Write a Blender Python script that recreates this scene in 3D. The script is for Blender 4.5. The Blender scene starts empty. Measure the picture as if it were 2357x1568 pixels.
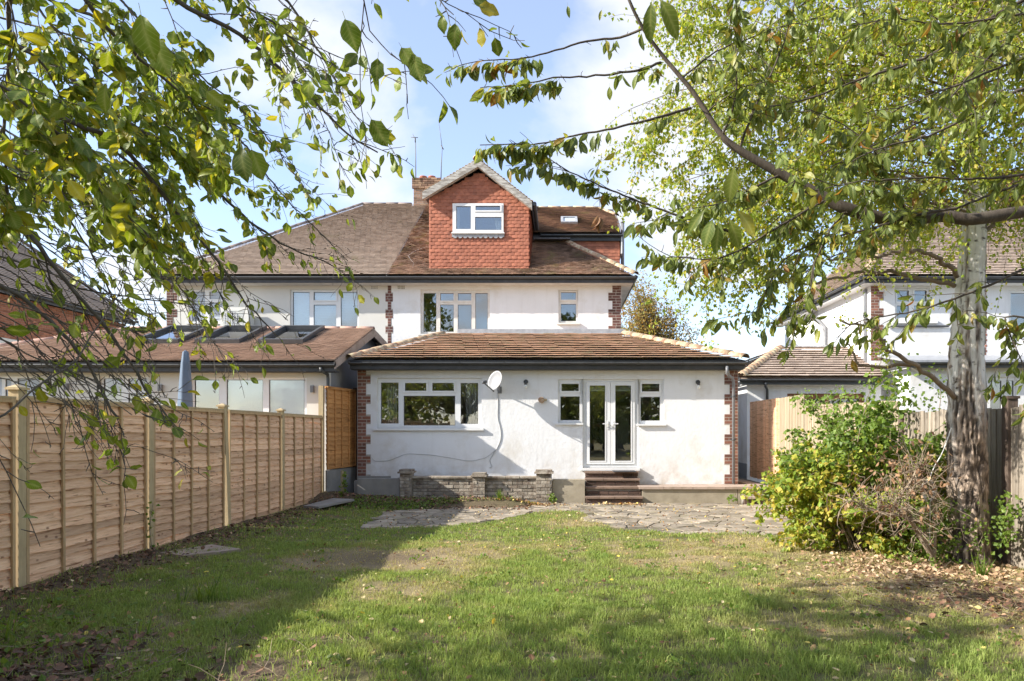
import bpy, math, random
import numpy as np
from mathutils import Vector, Matrix, Quaternion

# ------------------------------------------------------------------ camera, world, sun, exposure
S = bpy.context.scene
F, U0, V0, CAMZ = 1580.0, 1286.0, 992.0, 1.52          # photo 2357 x 1568: focal length, principal point, eye height
cam = bpy.data.cameras.new('camera'); co = bpy.data.objects.new('camera', cam)
S.collection.objects.link(co); S.camera = co
co.location = (0, 0, CAMZ); co.rotation_euler = (math.pi/2, 0, 0)
cam.sensor_width = 36; cam.lens = 36*F/2357
cam.shift_x = -(U0-1178.5)/2357; cam.shift_y = (V0-784)/2357
cam.clip_start = .05; cam.clip_end = 1500

EL, AZ = math.radians(30), math.radians(73.5)            # sun: height, angle off the house's facing
sun_dir = Vector((-math.sin(AZ)*math.cos(EL), -math.cos(AZ)*math.cos(EL), math.sin(EL)))
W = bpy.data.worlds.new('World'); S.world = W; W.use_nodes = True
wn, wl = W.node_tree.nodes, W.node_tree.links
wn.clear()
wout = wn.new('ShaderNodeOutputWorld'); bg = wn.new('ShaderNodeBackground')
sky = wn.new('ShaderNodeTexSky'); sky.sky_type = 'NISHITA'; sky.sun_disc = False
sky.sun_elevation = EL; sky.sun_rotation = math.atan2(sun_dir.x, sun_dir.y) % (2*math.pi)
sky.air_density = 1.0; sky.dust_density = .6; sky.ozone_density = 1.3
bg.inputs['Strength'].default_value = .15
wl.new(bg.outputs[0], wout.inputs[0])
tc = wn.new('ShaderNodeTexCoord'); sx = wn.new('ShaderNodeSeparateXYZ'); wl.new(tc.outputs['Generated'], sx.inputs[0])
def wmath(op, a, b=None, c=None):
    n = wn.new('ShaderNodeMath'); n.operation = op
    for i, q in enumerate((a, b, c)):
        if q is None: continue
        if isinstance(q, (int, float)): n.inputs[i].default_value = q
        else: wl.new(q, n.inputs[i])
    return n.outputs[0]
zz = wmath('MAXIMUM', sx.outputs['Z'], 0.0); zz = wmath('ADD', zz, .32)
cx_ = wmath('DIVIDE', sx.outputs['X'], zz); cy_ = wmath('DIVIDE', sx.outputs['Y'], zz)
cb = wn.new('ShaderNodeCombineXYZ'); wl.new(cx_, cb.inputs[0]); wl.new(cy_, cb.inputs[1]); cb.inputs[2].default_value = 4.3
nz = wn.new('ShaderNodeTexNoise'); wl.new(cb.outputs[0], nz.inputs['Vector'])
nz.inputs['Scale'].default_value = 2.1; nz.inputs['Detail'].default_value = 7; nz.inputs['Roughness'].default_value = .52; nz.inputs['Distortion'].default_value = .15
cr = wn.new('ShaderNodeValToRGB'); wl.new(nz.outputs['Fac'], cr.inputs[0])
cr.color_ramp.elements[0].position = .475; cr.color_ramp.elements[1].position = .60
cr.color_ramp.elements[0].color = (.22, .22, .22, 1); cr.color_ramp.elements[1].color = (.9, .9, .9, 1)
mx = wn.new('ShaderNodeMix'); mx.data_type = 'RGBA'
wl.new(cr.outputs[0], mx.inputs[0])
br = wn.new('ShaderNodeMix'); br.data_type = 'RGBA'; br.blend_type = 'MULTIPLY'; br.inputs[0].default_value = 1
wl.new(sky.outputs[0], br.inputs[6]); br.inputs[7].default_value = (.84, .85, .93, 1)
wl.new(br.outputs[2], mx.inputs[6]); mx.inputs[7].default_value = (2.72, 2.79, 2.93, 1)
wl.new(mx.outputs[2], bg.inputs[0])

sl = bpy.data.lights.new('sun', 'SUN'); sl.energy = 3.8; sl.angle = math.radians(.53); sl.color = (1, .94, .84)
so = bpy.data.objects.new('sun', sl); S.collection.objects.link(so)
so.rotation_mode = 'QUATERNION'; so.rotation_quaternion = sun_dir.to_track_quat('Z', 'Y'); so.location = (-30, -10, 20)
S.view_settings.view_transform = 'Standard'; S.view_settings.look = 'None'
S.view_settings.gamma = 1; S.view_settings.exposure = 1.38; S.view_settings.use_curve_mapping = False
S.render.engine = 'CYCLES'
S.cycles.max_bounces = 8; S.cycles.transparent_max_bounces = 16; S.cycles.transmission_bounces = 6

# ------------------------------------------------------------------ helpers
R = random.Random(7); NR = np.random.default_rng(7)
def X(u, Y): return (u-U0)*Y/F
def Z(v, Y): return CAMZ+(V0-v)*Y/F
def P(u, v, Y): return (X(u, Y), Y, Z(v, Y))
COL = S.collection
WL = {}
def link(o, parent=None, loc=(0, 0, 0)):
    COL.objects.link(o)
    WL[o] = Vector(loc)
    if parent is not None:
        o.parent = parent; o.location = Vector(loc)-WL[parent]
    else: o.location = Vector(loc)
    return o
def thing(name, label, cat, loc=(0, 0, 0), group=None, kind=None):
    o = bpy.data.objects.new(name, None); o.empty_display_size = .1
    link(o, None, loc); tag(o, label, cat, group, kind); return o
def tag(o, label=None, cat=None, group=None, kind=None):
    if label: o['label'] = label
    if cat: o['category'] = cat
    if group: o['group'] = group
    if kind: o['kind'] = kind
    return o
def vhash(ix, iy, seed):
    h = (ix.astype(np.int64)*374761393 + iy.astype(np.int64)*668265263 + seed*1442695041) & 0xffffffff
    h = ((h ^ (h >> 13))*1274126177) & 0xffffffff
    return ((h ^ (h >> 16)) & 0xffff)/65535.0
def vn(x, y, seed=0):
    x = np.asarray(x, float); y = np.asarray(y, float)
    ix, iy = np.floor(x), np.floor(y); fx, fy = x-ix, y-iy
    fx = fx*fx*(3-2*fx); fy = fy*fy*(3-2*fy)
    a, b = vhash(ix, iy, seed), vhash(ix+1, iy, seed)
    c, d = vhash(ix, iy+1, seed), vhash(ix+1, iy+1, seed)
    return (a*(1-fx)+b*fx)*(1-fy)+(c*(1-fx)+d*fx)*fy
def fbm(x, y, seed=0, o=4):
    s = 0; a = .5; t = 0
    for i in range(o):
        s = s+a*vn(np.asarray(x)*2**i, np.asarray(y)*2**i, seed+i*17); t += a; a *= .5
    return s/t
def mesh_np(name, V, FA, mat, smooth=False, attrs=None):
    """V (n,3), FA (m,k) with k = 3 or 4, or a list of such arrays"""
    me = bpy.data.meshes.new(name)
    FA = FA if isinstance(FA, list) else [FA]
    V = np.asarray(V, np.float32)
    me.vertices.add(len(V)); me.vertices.foreach_set('co', V.ravel())
    loops = np.concatenate([np.asarray(f, np.int32).ravel() for f in FA])
    sizes = np.concatenate([np.full(len(f), np.asarray(f).shape[1], np.int32) for f in FA])
    starts = np.concatenate([[0], np.cumsum(sizes)[:-1]]).astype(np.int32)
    me.loops.add(len(loops)); me.loops.foreach_set('vertex_index', loops)
    me.polygons.add(len(sizes)); me.polygons.foreach_set('loop_start', starts); me.polygons.foreach_set('loop_total', sizes)
    me.polygons.foreach_set('use_smooth', np.full(len(sizes), smooth))
    me.update(calc_edges=True)
    if attrs:
        for k, a in attrs.items():
            at = me.attributes.new(k, 'FLOAT', 'POINT'); at.data.foreach_set('value', np.asarray(a, np.float32))
    if mat: me.materials.append(mat)
    return me
class MB:
    def __init__(s): s.v = []; s.f = []; s.sm = []
    def add(s, vs, fs, smooth=False):
        b = len(s.v); s.v += [tuple(q) for q in vs]; s.f += [tuple(i+b for i in f) for f in fs]; s.sm += [smooth]*len(fs); return s
    def box(s, x0, x1, y0, y1, z0, z1):
        s.add([(x0,y0,z0),(x1,y0,z0),(x1,y1,z0),(x0,y1,z0),(x0,y0,z1),(x1,y0,z1),(x1,y1,z1),(x0,y1,z1)],
              [(0,3,2,1),(4,5,6,7),(0,1,5,4),(1,2,6,5),(2,3,7,6),(3,0,4,7)]); return s
    def prism(s, poly, d):
        """polygon (3D points) swept by vector d"""
        n = len(poly); p = [Vector(q) for q in poly]; d = Vector(d)
        s.add(p+[q+d for q in p], [tuple(range(n)), tuple(range(2*n-1, n-1, -1))]+[((i+1) % n, i, i+n, (i+1) % n+n) for i in range(n)]); return s
    def bar(s, a, b, w, h, up=(0, 0, 1)):
        a, b = Vector(a), Vector(b); t = (b-a).normalized(); sd = t.cross(Vector(up))
        if sd.length < 1e-4: sd = t.cross(Vector((0, 1, 0)))
        sd.normalize(); u = sd.cross(t)
        q = [sd*(w/2)+u*(h/2), -sd*(w/2)+u*(h/2), -sd*(w/2)-u*(h/2), sd*(w/2)-u*(h/2)]
        return s.prism([a+k for k in q], b-a)
    def tube(s, pts, rad, n=8, smooth=True, cap=True, a0=0, a1=2*math.pi):
        pts = [Vector(p) for p in pts]; m = len(pts)
        if not hasattr(rad, '__len__'): rad = [rad]*m
        closed = a1-a0 > 6.28
        k = n if closed else n+1
        ref = None; vs = []
        for i, p in enumerate(pts):
            t = (pts[min(i+1, m-1)]-pts[max(i-1, 0)])
            t = t.normalized() if t.length > 1e-9 else Vector((0, 0, 1))
            if ref is None:
                ref = Vector((0, 0, 1)) if abs(t.z) < .9 else Vector((0, 1, 0))
                e1 = t.cross(ref).normalized()
            else:
                e1 = e1-t*e1.dot(t)
                e1 = e1.normalized() if e1.length > 1e-6 else t.orthogonal().normalized()
            e2 = e1.cross(t)
            for j in range(k):
                an = a0+(a1-a0)*j/n
                vs.append(p+(e1*math.cos(an)+e2*math.sin(an))*rad[i])
        fs = []
        for i in range(m-1):
            for j in range(k if closed else k-1):
                a = i*k+j; b = i*k+(j+1) % k
                fs.append((a, b, b+k, a+k))
        b0 = len(s.v); s.add(vs, fs, smooth)
        if cap and closed:
            s.f.append(tuple(b0+j for j in range(k-1, -1, -1))); s.f.append(tuple(b0+(m-1)*k+j for j in range(k))); s.sm += [False, False]
        return s
    def mesh(s, name, mat):
        me = bpy.data.meshes.new(name); me.from_pydata([tuple(q) for q in s.v], [], s.f)
        me.polygons.foreach_set('use_smooth', s.sm)
        if mat: me.materials.append(mat)
        me.update(); return me
    def obj(s, name, mat, parent=None, loc=(0, 0, 0)):
        return link(bpy.data.objects.new(name, s.mesh(name, mat)), parent, loc)
def put(name, me, parent=None, loc=(0, 0, 0), rot=None, quat=None, scale=None):
    o = bpy.data.objects.new(name, me); link(o, parent, loc)
    if rot: o.rotation_euler = rot
    if quat is not None: o.rotation_mode = 'QUATERNION'; o.rotation_quaternion = quat
    if scale is not None: o.scale = scale
    return o

# ------------------------------------------------------------------ materials
def mat(name, c1, c2=None, rough=.75, scale=6, detail=5, stretch=(1, 1, 1), bump=0, bscale=40, bdist=.01, rnd=0, c3=None, c3pos=(.55, .7), c3scale=2.0, spec=.4, trans=0, metal=0, ramp=(.35, .65), attr=None, cattr=None, rib=False, knots=False, weather=False):
    m = bpy.data.materials.new(name); m.use_nodes = True
    n, l = m.node_tree.nodes, m.node_tree.links
    b = n['Principled BSDF']; out = n['Material Output']
    b.inputs['Roughness'].default_value = rough; b.inputs['Specular IOR Level'].default_value = spec; b.inputs['Metallic'].default_value = metal
    geo = n.new('ShaderNodeNewGeometry')
    mp = n.new('ShaderNodeMapping'); mp.inputs['Scale'].default_value = stretch; l.new(geo.outputs['Position'], mp.inputs[0])
    def noise(sc, d=5, src=mp):
        t = n.new('ShaderNodeTexNoise'); t.inputs['Scale'].default_value = sc; t.inputs['Detail'].default_value = d; t.inputs['Roughness'].default_value = .6
        l.new(src.outputs[0], t.inputs['Vector']); return t.outputs['Fac']
    def ramp_(x, p0, p1):
        t = n.new('ShaderNodeMapRange'); t.inputs[1].default_value = p0; t.inputs[2].default_value = p1; l.new(x, t.inputs[0]); return t.outputs[0]
    def mix(f, a, bb, mode='MIX'):
        t = n.new('ShaderNodeMix'); t.data_type = 'RGBA'; t.blend_type = mode
        if isinstance(f, (int, float)): t.inputs[0].default_value = f
        else: l.new(f, t.inputs[0])
        for i, q in ((6, a), (7, bb)):
            if isinstance(q, tuple): t.inputs[i].default_value = (*q, 1)
            else: l.new(q, t.inputs[i])
        return t.outputs[2]
    def math_(op, a, b2):
        t = n.new('ShaderNodeMath'); t.operation = op
        for i, q in enumerate((a, b2)):
            if isinstance(q, (int, float)): t.inputs[i].default_value = q
            else: l.new(q, t.inputs[i])
        return t.outputs[0]
    col = c1
    if c2: col = mix(ramp_(noise(scale, detail), *ramp), c1, c2)
    rv = None
    if rnd or cattr:
        oi = n.new('ShaderNodeObjectInfo')
        rv = math_('FRACT', math_('ADD', oi.outputs['Random'], geo.outputs['Random Per Island']), 0)
    if attr:                                       # list of (attribute, colour, colour2)
        for a, ca, cb2 in attr:
            at = n.new('ShaderNodeAttribute'); at.attribute_name = a
            ca_ = mix(ramp_(noise(scale*1.7, 6), .35, .65), ca, cb2)
            col = mix(at.outputs['Fac'], col, ca_)
    if cattr:                                      # ramp of colours picked per piece
        rr = n.new('ShaderNodeValToRGB'); rr.color_ramp.interpolation = 'LINEAR'
        while len(rr.color_ramp.elements) < len(cattr): rr.color_ramp.elements.new(.5)
        for e, (p, c) in zip(rr.color_ramp.elements, cattr): e.position = p; e.color = (*c, 1)
        l.new(rv, rr.inputs[0])
        col = rr.outputs[0] if not c2 else mix(.5, col, rr.outputs[0])
    if rib:
        la = n.new('ShaderNodeAttribute'); la.attribute_name = 'lx'; lb = n.new('ShaderNodeAttribute'); lb.attribute_name = 'ly'
        ph = math_('SUBTRACT', lb.outputs['Fac'], math_('MULTIPLY', la.outputs['Fac'], .9))
        sn = math_('SINE', math_('MULTIPLY', ph, 50.0), 0); vein = math_('POWER', math_('MAXIMUM', sn, 0.0), 6)
        col = mix(math_('MULTIPLY', vein, .35), col, (.36, .40, .12))
        ra = n.new('ShaderNodeAttribute'); ra.attribute_name = 'rib'
        rp = math_('POWER', ra.outputs['Fac'], 5); col = mix(math_('MULTIPLY', rp, .55), col, (.42, .44, .14))
        ed = math_('POWER', math_('SUBTRACT', 1, ra.outputs['Fac']), 6); col = mix(math_('MULTIPLY', ed, .30), col, (.20, .16, .05))
    if knots:
        vo = n.new('ShaderNodeTexVoronoi'); vo.inputs['Scale'].default_value = 7.5; mk = n.new('ShaderNodeMapping'); mk.inputs['Scale'].default_value = (1, .8, 1.3)
        l.new(geo.outputs['Position'], mk.inputs[0]); l.new(mk.outputs[0], vo.inputs['Vector'])
        kk = n.new('ShaderNodeMapRange'); kk.inputs[1].default_value = .17; kk.inputs[2].default_value = .08; l.new(vo.outputs['Distance'], kk.inputs[0])
        col = mix(math_('MULTIPLY', kk.outputs[0], .8), col, (.20, .09, .045))
    if weather:
        sp = n.new('ShaderNodeSeparateXYZ'); l.new(geo.outputs['Position'], sp.inputs[0])
        zr_ = n.new('ShaderNodeMapRange'); zr_.inputs[1].default_value = 1.15; zr_.inputs[2].default_value = .3; l.new(sp.outputs['Z'], zr_.inputs[0])
        st = n.new('ShaderNodeTexNoise'); st.inputs['Scale'].default_value = 1; st.inputs['Detail'].default_value = 6
        ms_ = n.new('ShaderNodeMapping'); ms_.inputs['Scale'].default_value = (7, 7, .7); l.new(geo.outputs['Position'], ms_.inputs[0]); l.new(ms_.outputs[0], st.inputs['Vector'])
        col = mix(math_('MULTIPLY', ramp_(st.outputs['Fac'], .52, .75), .2), col, (.52, .50, .46))
        col = mix(math_('MULTIPLY', math_('MULTIPLY', zr_.outputs[0], ramp_(noise(3.2, 6), .42, .68)), .6), col, (.42, .34, .24))
    if c3: col = mix(ramp_(noise(c3scale, 6), *c3pos), col, c3)
    if rnd:
        r2 = math_('FRACT', math_('MULTIPLY', rv, 7.31), 0)
        v = math_('ADD', math_('MULTIPLY', r2, 2*rnd), 1-rnd)
        hs = n.new('ShaderNodeHueSaturation'); l.new(v, hs.inputs['Value'])
        if isinstance(col, tuple): hs.inputs['Color'].default_value = (*col, 1)
        else: l.new(col, hs.inputs['Color'])
        col = hs.outputs[0]
    if isinstance(col, tuple): b.inputs['Base Color'].default_value = (*col, 1)
    else: l.new(col, b.inputs['Base Color'])
    if bump:
        bp = n.new('ShaderNodeBump'); bp.inputs['Strength'].default_value = bump; bp.inputs['Distance'].default_value = bdist
        l.new(noise(bscale, 4), bp.inputs['Height']); l.new(bp.outputs[0], b.inputs['Normal'])
    if trans:
        tr = n.new('ShaderNodeBsdfTranslucent')
        hs = n.new('ShaderNodeHueSaturation'); hs.inputs['Value'].default_value = 1.5; hs.inputs['Saturation'].default_value = 1.1; hs.inputs['Hue'].default_value = .485
        if isinstance(col, tuple): hs.inputs['Color'].default_value = (*col, 1)
        else: l.new(col, hs.inputs['Color'])
        l.new(hs.outputs[0], tr.inputs[0])
        ms = n.new('ShaderNodeMixShader'); ms.inputs[0].default_value = trans
        l.new(b.outputs[0], ms.inputs[1]); l.new(tr.outputs[0], ms.inputs[2]); l.new(ms.outputs[0], out.inputs[0])
    return m
M = {}
M['render'] = mat('white_render', weather=True, c1=(.77, .77, .775), c2=(.73, .73, .73), rough=.85, scale=1.5, bump=.35, bscale=11, bdist=.02, c3=(.58, .54, .47), c3pos=(.56, .84), c3scale=1.3, spec=.2)
M['render_cream'] = mat('cream_render', (.66, .645, .60), (.62, .60, .55), rough=.85, scale=1.2, bump=.15, bscale=60, bdist=.006, spec=.2)
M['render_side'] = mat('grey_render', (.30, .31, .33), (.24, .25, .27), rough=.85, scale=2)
M['upvc'] = mat('white_plastic', (.76, .76, .76), (.72, .72, .71), rough=.35, scale=3, spec=.5)
M['upvc_old'] = mat('aged_white_frame', (.74, .72, .68), (.66, .62, .56), rough=.45, scale=9, spec=.5)
M['seal'] = mat('rubber_seal', (.12, .12, .12), rough=.6)
M['blackplastic'] = mat('dark_plastic', (.055, .058, .062), (.075, .078, .082), rough=.42, scale=8, spec=.5)
M['fascia'] = mat('dark_fascia', (.045, .046, .05), (.07, .07, .075), rough=.5, scale=5)
M['tread'] = mat('brown_step_slab', (.25, .175, .13), (.18, .125, .095), rough=.95, scale=6, bump=.5, bscale=40, bdist=.004, rnd=.12)
M['soffit'] = mat('pale_soffit', (.62, .60, .56), (.52, .50, .46), rough=.8, scale=4)
M['metal'] = mat('grey_pipe', (.16, .165, .175), (.2, .2, .21), rough=.4, scale=6)
M['lead'] = mat('lead_sheet', (.27, .28, .30), (.38, .39, .41), rough=.55, scale=8)
M['leaddark'] = mat('dark_lead', (.10, .10, .11), (.16, .16, .17), rough=.55, scale=8)
M['brick'] = mat('red_brown_brick', None or (.26, .115, .075), (.20, .09, .065), rough=.9, scale=20, bump=.5, bscale=90, bdist=.004, rnd=.3, cattr=[(0, (.30, .13, .085)), (.5, (.22, .095, .07)), (1, (.16, .085, .07))])
M['brick_dark'] = mat('plum_brick', (.15, .065, .05), (.10, .05, .045), rough=.9, scale=20, bump=.5, bscale=90, bdist=.004, rnd=.3, cattr=[(0, (.20, .085, .06)), (.5, (.14, .06, .05)), (1, (.09, .05, .045))])
M['brick_step'] = mat('brown_riser_brick', (.13, .08, .06), (.09, .06, .048), rough=.92, scale=20, bump=.5, bscale=90, bdist=.004, rnd=.25)
M['brick_stock'] = mat('stock_brick', (.30, .20, .13), (.20, .13, .09), rough=.9, scale=15, bump=.5, bscale=80, bdist=.004, rnd=.35, cattr=[(0, (.34, .24, .15)), (.5, (.26, .14, .10)), (1, (.14, .09, .07))])
M['brick_orange'] = mat('orange_brick', (.36, .15, .085), (.27, .11, .07), rough=.9, scale=15, rnd=.25)
M['brick_old'] = mat('flaking_painted_brick', (.40, .36, .30), (.24, .195, .15), rough=.95, scale=9, bump=.8, bscale=40, bdist=.012, rnd=.3, c3=(.15, .11, .085), c3pos=(.5, .66), c3scale=5)
M['mortar'] = mat('mortar', (.42, .38, .33), (.34, .30, .26), rough=.95, scale=20)
M['mortar_old'] = mat('old_mortar', (.22, .19, .16), (.30, .28, .25), rough=.95, scale=10)
M['hungtile'] = mat('red_clay_tile', (.40, .15, .088), (.33, .12, .075), rough=.8, scale=9, bump=.25, bscale=60, bdist=.003, rnd=.16, c3=(.17, .075, .055), c3pos=(.58, .78), c3scale=3)
M['tile_grey'] = mat('grey_brown_tile', (.50, .40, .325), (.42, .33, .265), rough=.9, scale=3, rnd=.10, bump=.4, bscale=70, bdist=.004, c3=(.30, .27, .13), c3pos=(.60, .78), c3scale=.9)
M['tile_brown'] = mat('mossy_brown_tile', (.39, .245, .165), (.26, .165, .115), rough=.9, scale=3, rnd=.13, bump=.4, bscale=70, bdist=.004, c3=(.30, .24, .11), c3pos=(.54, .74), c3scale=2.4)
M['tile_ext'] = mat('terracotta_roof_tile', (.60, .41, .29), (.51, .335, .23), rough=.9, scale=4, rnd=.09, bump=.5, bscale=55, bdist=.005, c3=(.42, .34, .22), c3pos=(.5, .72), c3scale=3.5)
M['tile_salmon'] = mat('salmon_roof_tile', (.56, .41, .32), (.48, .34, .26), rough=.85, scale=2.5, rnd=.13)
M['tile_lichen'] = mat('lichened_ridge_tile', (.40, .28, .18), (.34, .20, .13), rough=.95, scale=6, rnd=.15, bump=.7, bscale=40, bdist=.01, c3=(.50, .43, .28), c3pos=(.45, .62), c3scale=8)
M['ridge_grey'] = mat('grey_ridge_tile', (.22, .175, .155), (.17, .14, .125), rough=.8, scale=6, rnd=.12)
M['ridge_salmon'] = mat('salmon_ridge_tile', (.44, .27, .21), (.36, .22, .17), rough=.8, scale=5, rnd=.12)
M['moss'] = mat('moss', (.20, .17, .035), (.11, .11, .03), rough=1, scale=30, rnd=.3)
M['oldwood'] = mat('flaking_white_bargeboard', (.50, .48, .44), (.24, .215, .19), rough=.85, scale=4, stretch=(1, 6, 5), ramp=(.4, .6))
M['fence'] = mat('golden_fence_board', knots=True, c1=(.78, .525, .335), c2=(.64, .385, .23), rough=.8, scale=3, stretch=(3, 1.2, 16), bump=.7, bscale=7, bdist=.008, rnd=.24, c3=(.25, .12, .06), c3pos=(.55, .70), c3scale=2.6, spec=.25)
M['fencepost'] = mat('tanalised_post', (.50, .39, .225), (.41, .31, .175), rough=.8, scale=5, stretch=(6, 6, .8), bump=.3, bscale=8, bdist=.004, rnd=.08, c3=(.20, .12, .06), c3pos=(.66, .76), c3scale=3)
M['batten'] = mat('fence_batten', (.56, .39, .21), (.44, .29, .15), rough=.8, scale=5, stretch=(6, 6, .8), bump=.3, bscale=8, rnd=.12)
M['fence_orange'] = mat('orange_fence_board', (.58, .29, .10), (.44, .20, .065), rough=.8, scale=4, stretch=(3, 1.2, 10), bump=.4, bscale=7, bdist=.004, rnd=.2, c3=(.14, .06, .02), c3pos=(.6, .75), c3scale=2)
M['fence_grey'] = mat('weathered_grey_board', (.36, .31, .25), (.24, .20, .16), rough=.95, scale=5, stretch=(6, 6, .6), bump=.6, bscale=9, bdist=.005, rnd=.25, c3=(.14, .11, .08), c3pos=(.6, .75), c3scale=2)
M['fence_pale'] = mat('pale_new_board', (.42, .35, .25), (.35, .28, .19), rough=.85, scale=4, stretch=(6, 6, .6), bump=.3, bscale=8, bdist=.003, rnd=.12)
M['darkpost'] = mat('dark_brown_post', (.09, .065, .05), (.14, .10, .08), rough=.9, scale=4, stretch=(5, 5, .8), bump=.4, bscale=9)
M['concrete'] = mat('stained_concrete', (.40, .35, .265), (.29, .25, .185), rough=.95, scale=2.5, bump=.5, bscale=30, bdist=.006, c3=(.13, .105, .07), c3pos=(.54, .75), c3scale=1.4)
M['concrete_grey'] = mat('grey_plinth', (.30, .29, .27), (.23, .22, .205), rough=.95, scale=2.5, bump=.4, bscale=30, bdist=.006)
M['coping'] = mat('pinkish_paving_slab', (.42, .33, .27), (.34, .26, .21), rough=.95, scale=4, bump=.5, bscale=40, bdist=.005, rnd=.12, c3=(.22, .18, .13), c3pos=(.58, .75), c3scale=3)
M['paving'] = mat('crazy_paving_stone', (.35, .295, .225), (.22, .185, .14), rough=.93, scale=5, bump=.7, bscale=22, bdist=.012, rnd=.3, c3=(.16, .14, .08), c3pos=(.50, .70), c3scale=3.6)
M['joint'] = mat('mossy_joint', (.10, .09, .06), (.16, .14, .10), rough=1, scale=12, bump=.6, bscale=40)
M['ground'] = mat('garden_soil', (.12, .125, .05), (.17, .145, .075), rough=1, scale=9, bump=.8, bscale=50, bdist=.02,
                  attr=[('dry', (.38, .30, .17), (.27, .21, .12)), ('soil', (.085, .062, .045), (.16, .12, .08))], spec=.1)
M['road'] = mat('far_ground', (.12, .12, .07), (.16, .14, .09), rough=1, scale=1, spec=.1)
M['grass'] = mat('grass_blade', (.185, .28, .06), (.28, .36, .09), rough=.6, scale=3, rnd=.3, trans=.35, attr=[('dry', (.50, .42, .20), (.32, .31, .11))], spec=.25)
M['applewood'] = mat('apple_bark', (.075, .062, .052), (.13, .115, .09), rough=.9, scale=14, bump=.5, bscale=50, bdist=.005)
M['cherrywood'] = mat('cherry_bark', (.06, .045, .034), (.105, .085, .065), rough=.85, scale=10, stretch=(3, 1, 1), bump=.5, bscale=40, bdist=.005)
M['birchtwig'] = mat('birch_branch', (.26, .20, .14), (.16, .12, .085), rough=.9, scale=14, bump=.4, bscale=40)
M['deadwood'] = mat('dead_stem', (.36, .29, .21), (.24, .18, .13), rough=.9, scale=10)
G1 = [(0, (.085, .14, .016)), (.35, (.12, .19, .02)), (.7, (.17, .235, .022)), (.88, (.28, .29, .03)), (1, (.48, .40, .04))]
M['appleleaf'] = mat('apple_leaf', (.10, .16, .02), rib=True, rough=.45, rnd=.22, trans=.42, cattr=G1, bump=.3, bscale=120, bdist=.002, spec=.4, c3=(.16, .10, .03), c3pos=(.66, .74), c3scale=38)
G2 = [(0, (.085, .13, .03)), (.5, (.12, .175, .032)), (.82, (.20, .24, .04)), (.95, (.32, .28, .04)), (1, (.34, .13, .03))]
M['cherryleaf'] = mat('cherry_leaf', (.10, .14, .03), rib=True, rough=.42, rnd=.2, trans=.42, cattr=G2, bump=.3, bscale=120, bdist=.002, spec=.45)
G3 = [(0, (.18, .26, .04)), (.5, (.27, .34, .05)), (.85, (.42, .44, .07)), (1, (.56, .46, .08))]
M['birchleaf'] = mat('birch_leaf', (.2, .2, .03), rough=.5, rnd=.2, trans=.5, cattr=G3)
G4 = [(0, (.18, .27, .035)), (.45, (.28, .36, .05)), (.8, (.50, .47, .09)), (1, (.48, .36, .07))]
M['hazelleaf'] = mat('yellowing_hazel_leaf', (.2, .2, .03), rough=.5, rnd=.25, trans=.42, cattr=G4)
M['greenleaf'] = mat('fresh_green_leaf', (.08, .15, .02), rough=.5, rnd=.25, trans=.4, cattr=[(0, (.09, .16, .025)), (1, (.18, .26, .04))])
M['brownleaf'] = mat('withered_leaf', (.3, .16, .08), rough=.8, rnd=.25, trans=.2, cattr=[(0, (.34, .20, .11)), (.6, (.26, .15, .09)), (1, (.45, .30, .17))])
M['autumnleaf'] = mat('autumn_leaf', (.4, .25, .06), rough=.7, rnd=.2, trans=.4, cattr=[(0, (.42, .24, .06)), (.5, (.36, .28, .08)), (1, (.22, .24, .07))])
M['litter'] = mat('fallen_leaf', (.3, .2, .1), rough=.8, rnd=.3, trans=.15, cattr=[(0, (.16, .085, .045)), (.35, (.32, .18, .085)), (.6, (.48, .33, .16)), (.8, (.60, .50, .30)), (.93, (.66, .52, .08)), (1, (.42, .16, .05))])
M['paledry'] = mat('dry_leaf', (.3, .2, .1), rough=.85, rnd=.28, trans=.1, cattr=[(0, (.22, .13, .075)), (.4, (.40, .27, .16)), (.8, (.52, .38, .24)), (1, (.60, .48, .33))])
M['darklitter'] = mat('dark_fallen_leaf', (.2, .1, .05), rough=.8, rnd=.35, cattr=[(0, (.07, .045, .03)), (.5, (.16, .09, .055)), (.85, (.26, .13, .08)), (1, (.40, .28, .16))])
M['room'] = mat('dim_room', (.46, .44, .41), rough=.9)
M['curtain'] = mat('pale_curtain', (.50, .49, .45), (.42, .41, .38), rough=.95, scale=3)
M['blind'] = mat('white_blind', (.76, .80, .77), rough=.8)
M['frost'] = mat('frosted_glass', (.42, .46, .52), (.5, .55, .6), rough=.35, scale=60)
M['dish'] = mat('white_dish', (.34, .34, .345), (.28, .28, .285), rough=.4, scale=5)
M['bulb'] = mat('opal_bulb', (.80, .80, .76), rough=.25)
M['parasol'] = mat('blue_grey_cover', (.105, .15, .215), (.085, .125, .18), rough=.7, scale=5, bump=.3, bscale=12, bdist=.02)
M['ac'] = mat('cream_casing', (.66, .65, .60), rough=.5)
M['rope'] = mat('white_rope', (.70, .69, .66), rough=.9)
M['cable'] = mat('grey_cable', (.42, .42, .42), rough=.6)
M['mat_rubber'] = mat('black_doormat', (.05, .05, .055), (.09, .09, .095), rough=.9, scale=60)
M['wood_brown'] = mat('varnished_frame', (.28, .12, .05), (.22, .09, .04), rough=.5, scale=8)
M['pot'] = mat('clay_pot', (.40, .15, .10), rough=.8)
M['wire'] = mat('aerial_metal', (.14, .14, .14), rough=.5)
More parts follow.
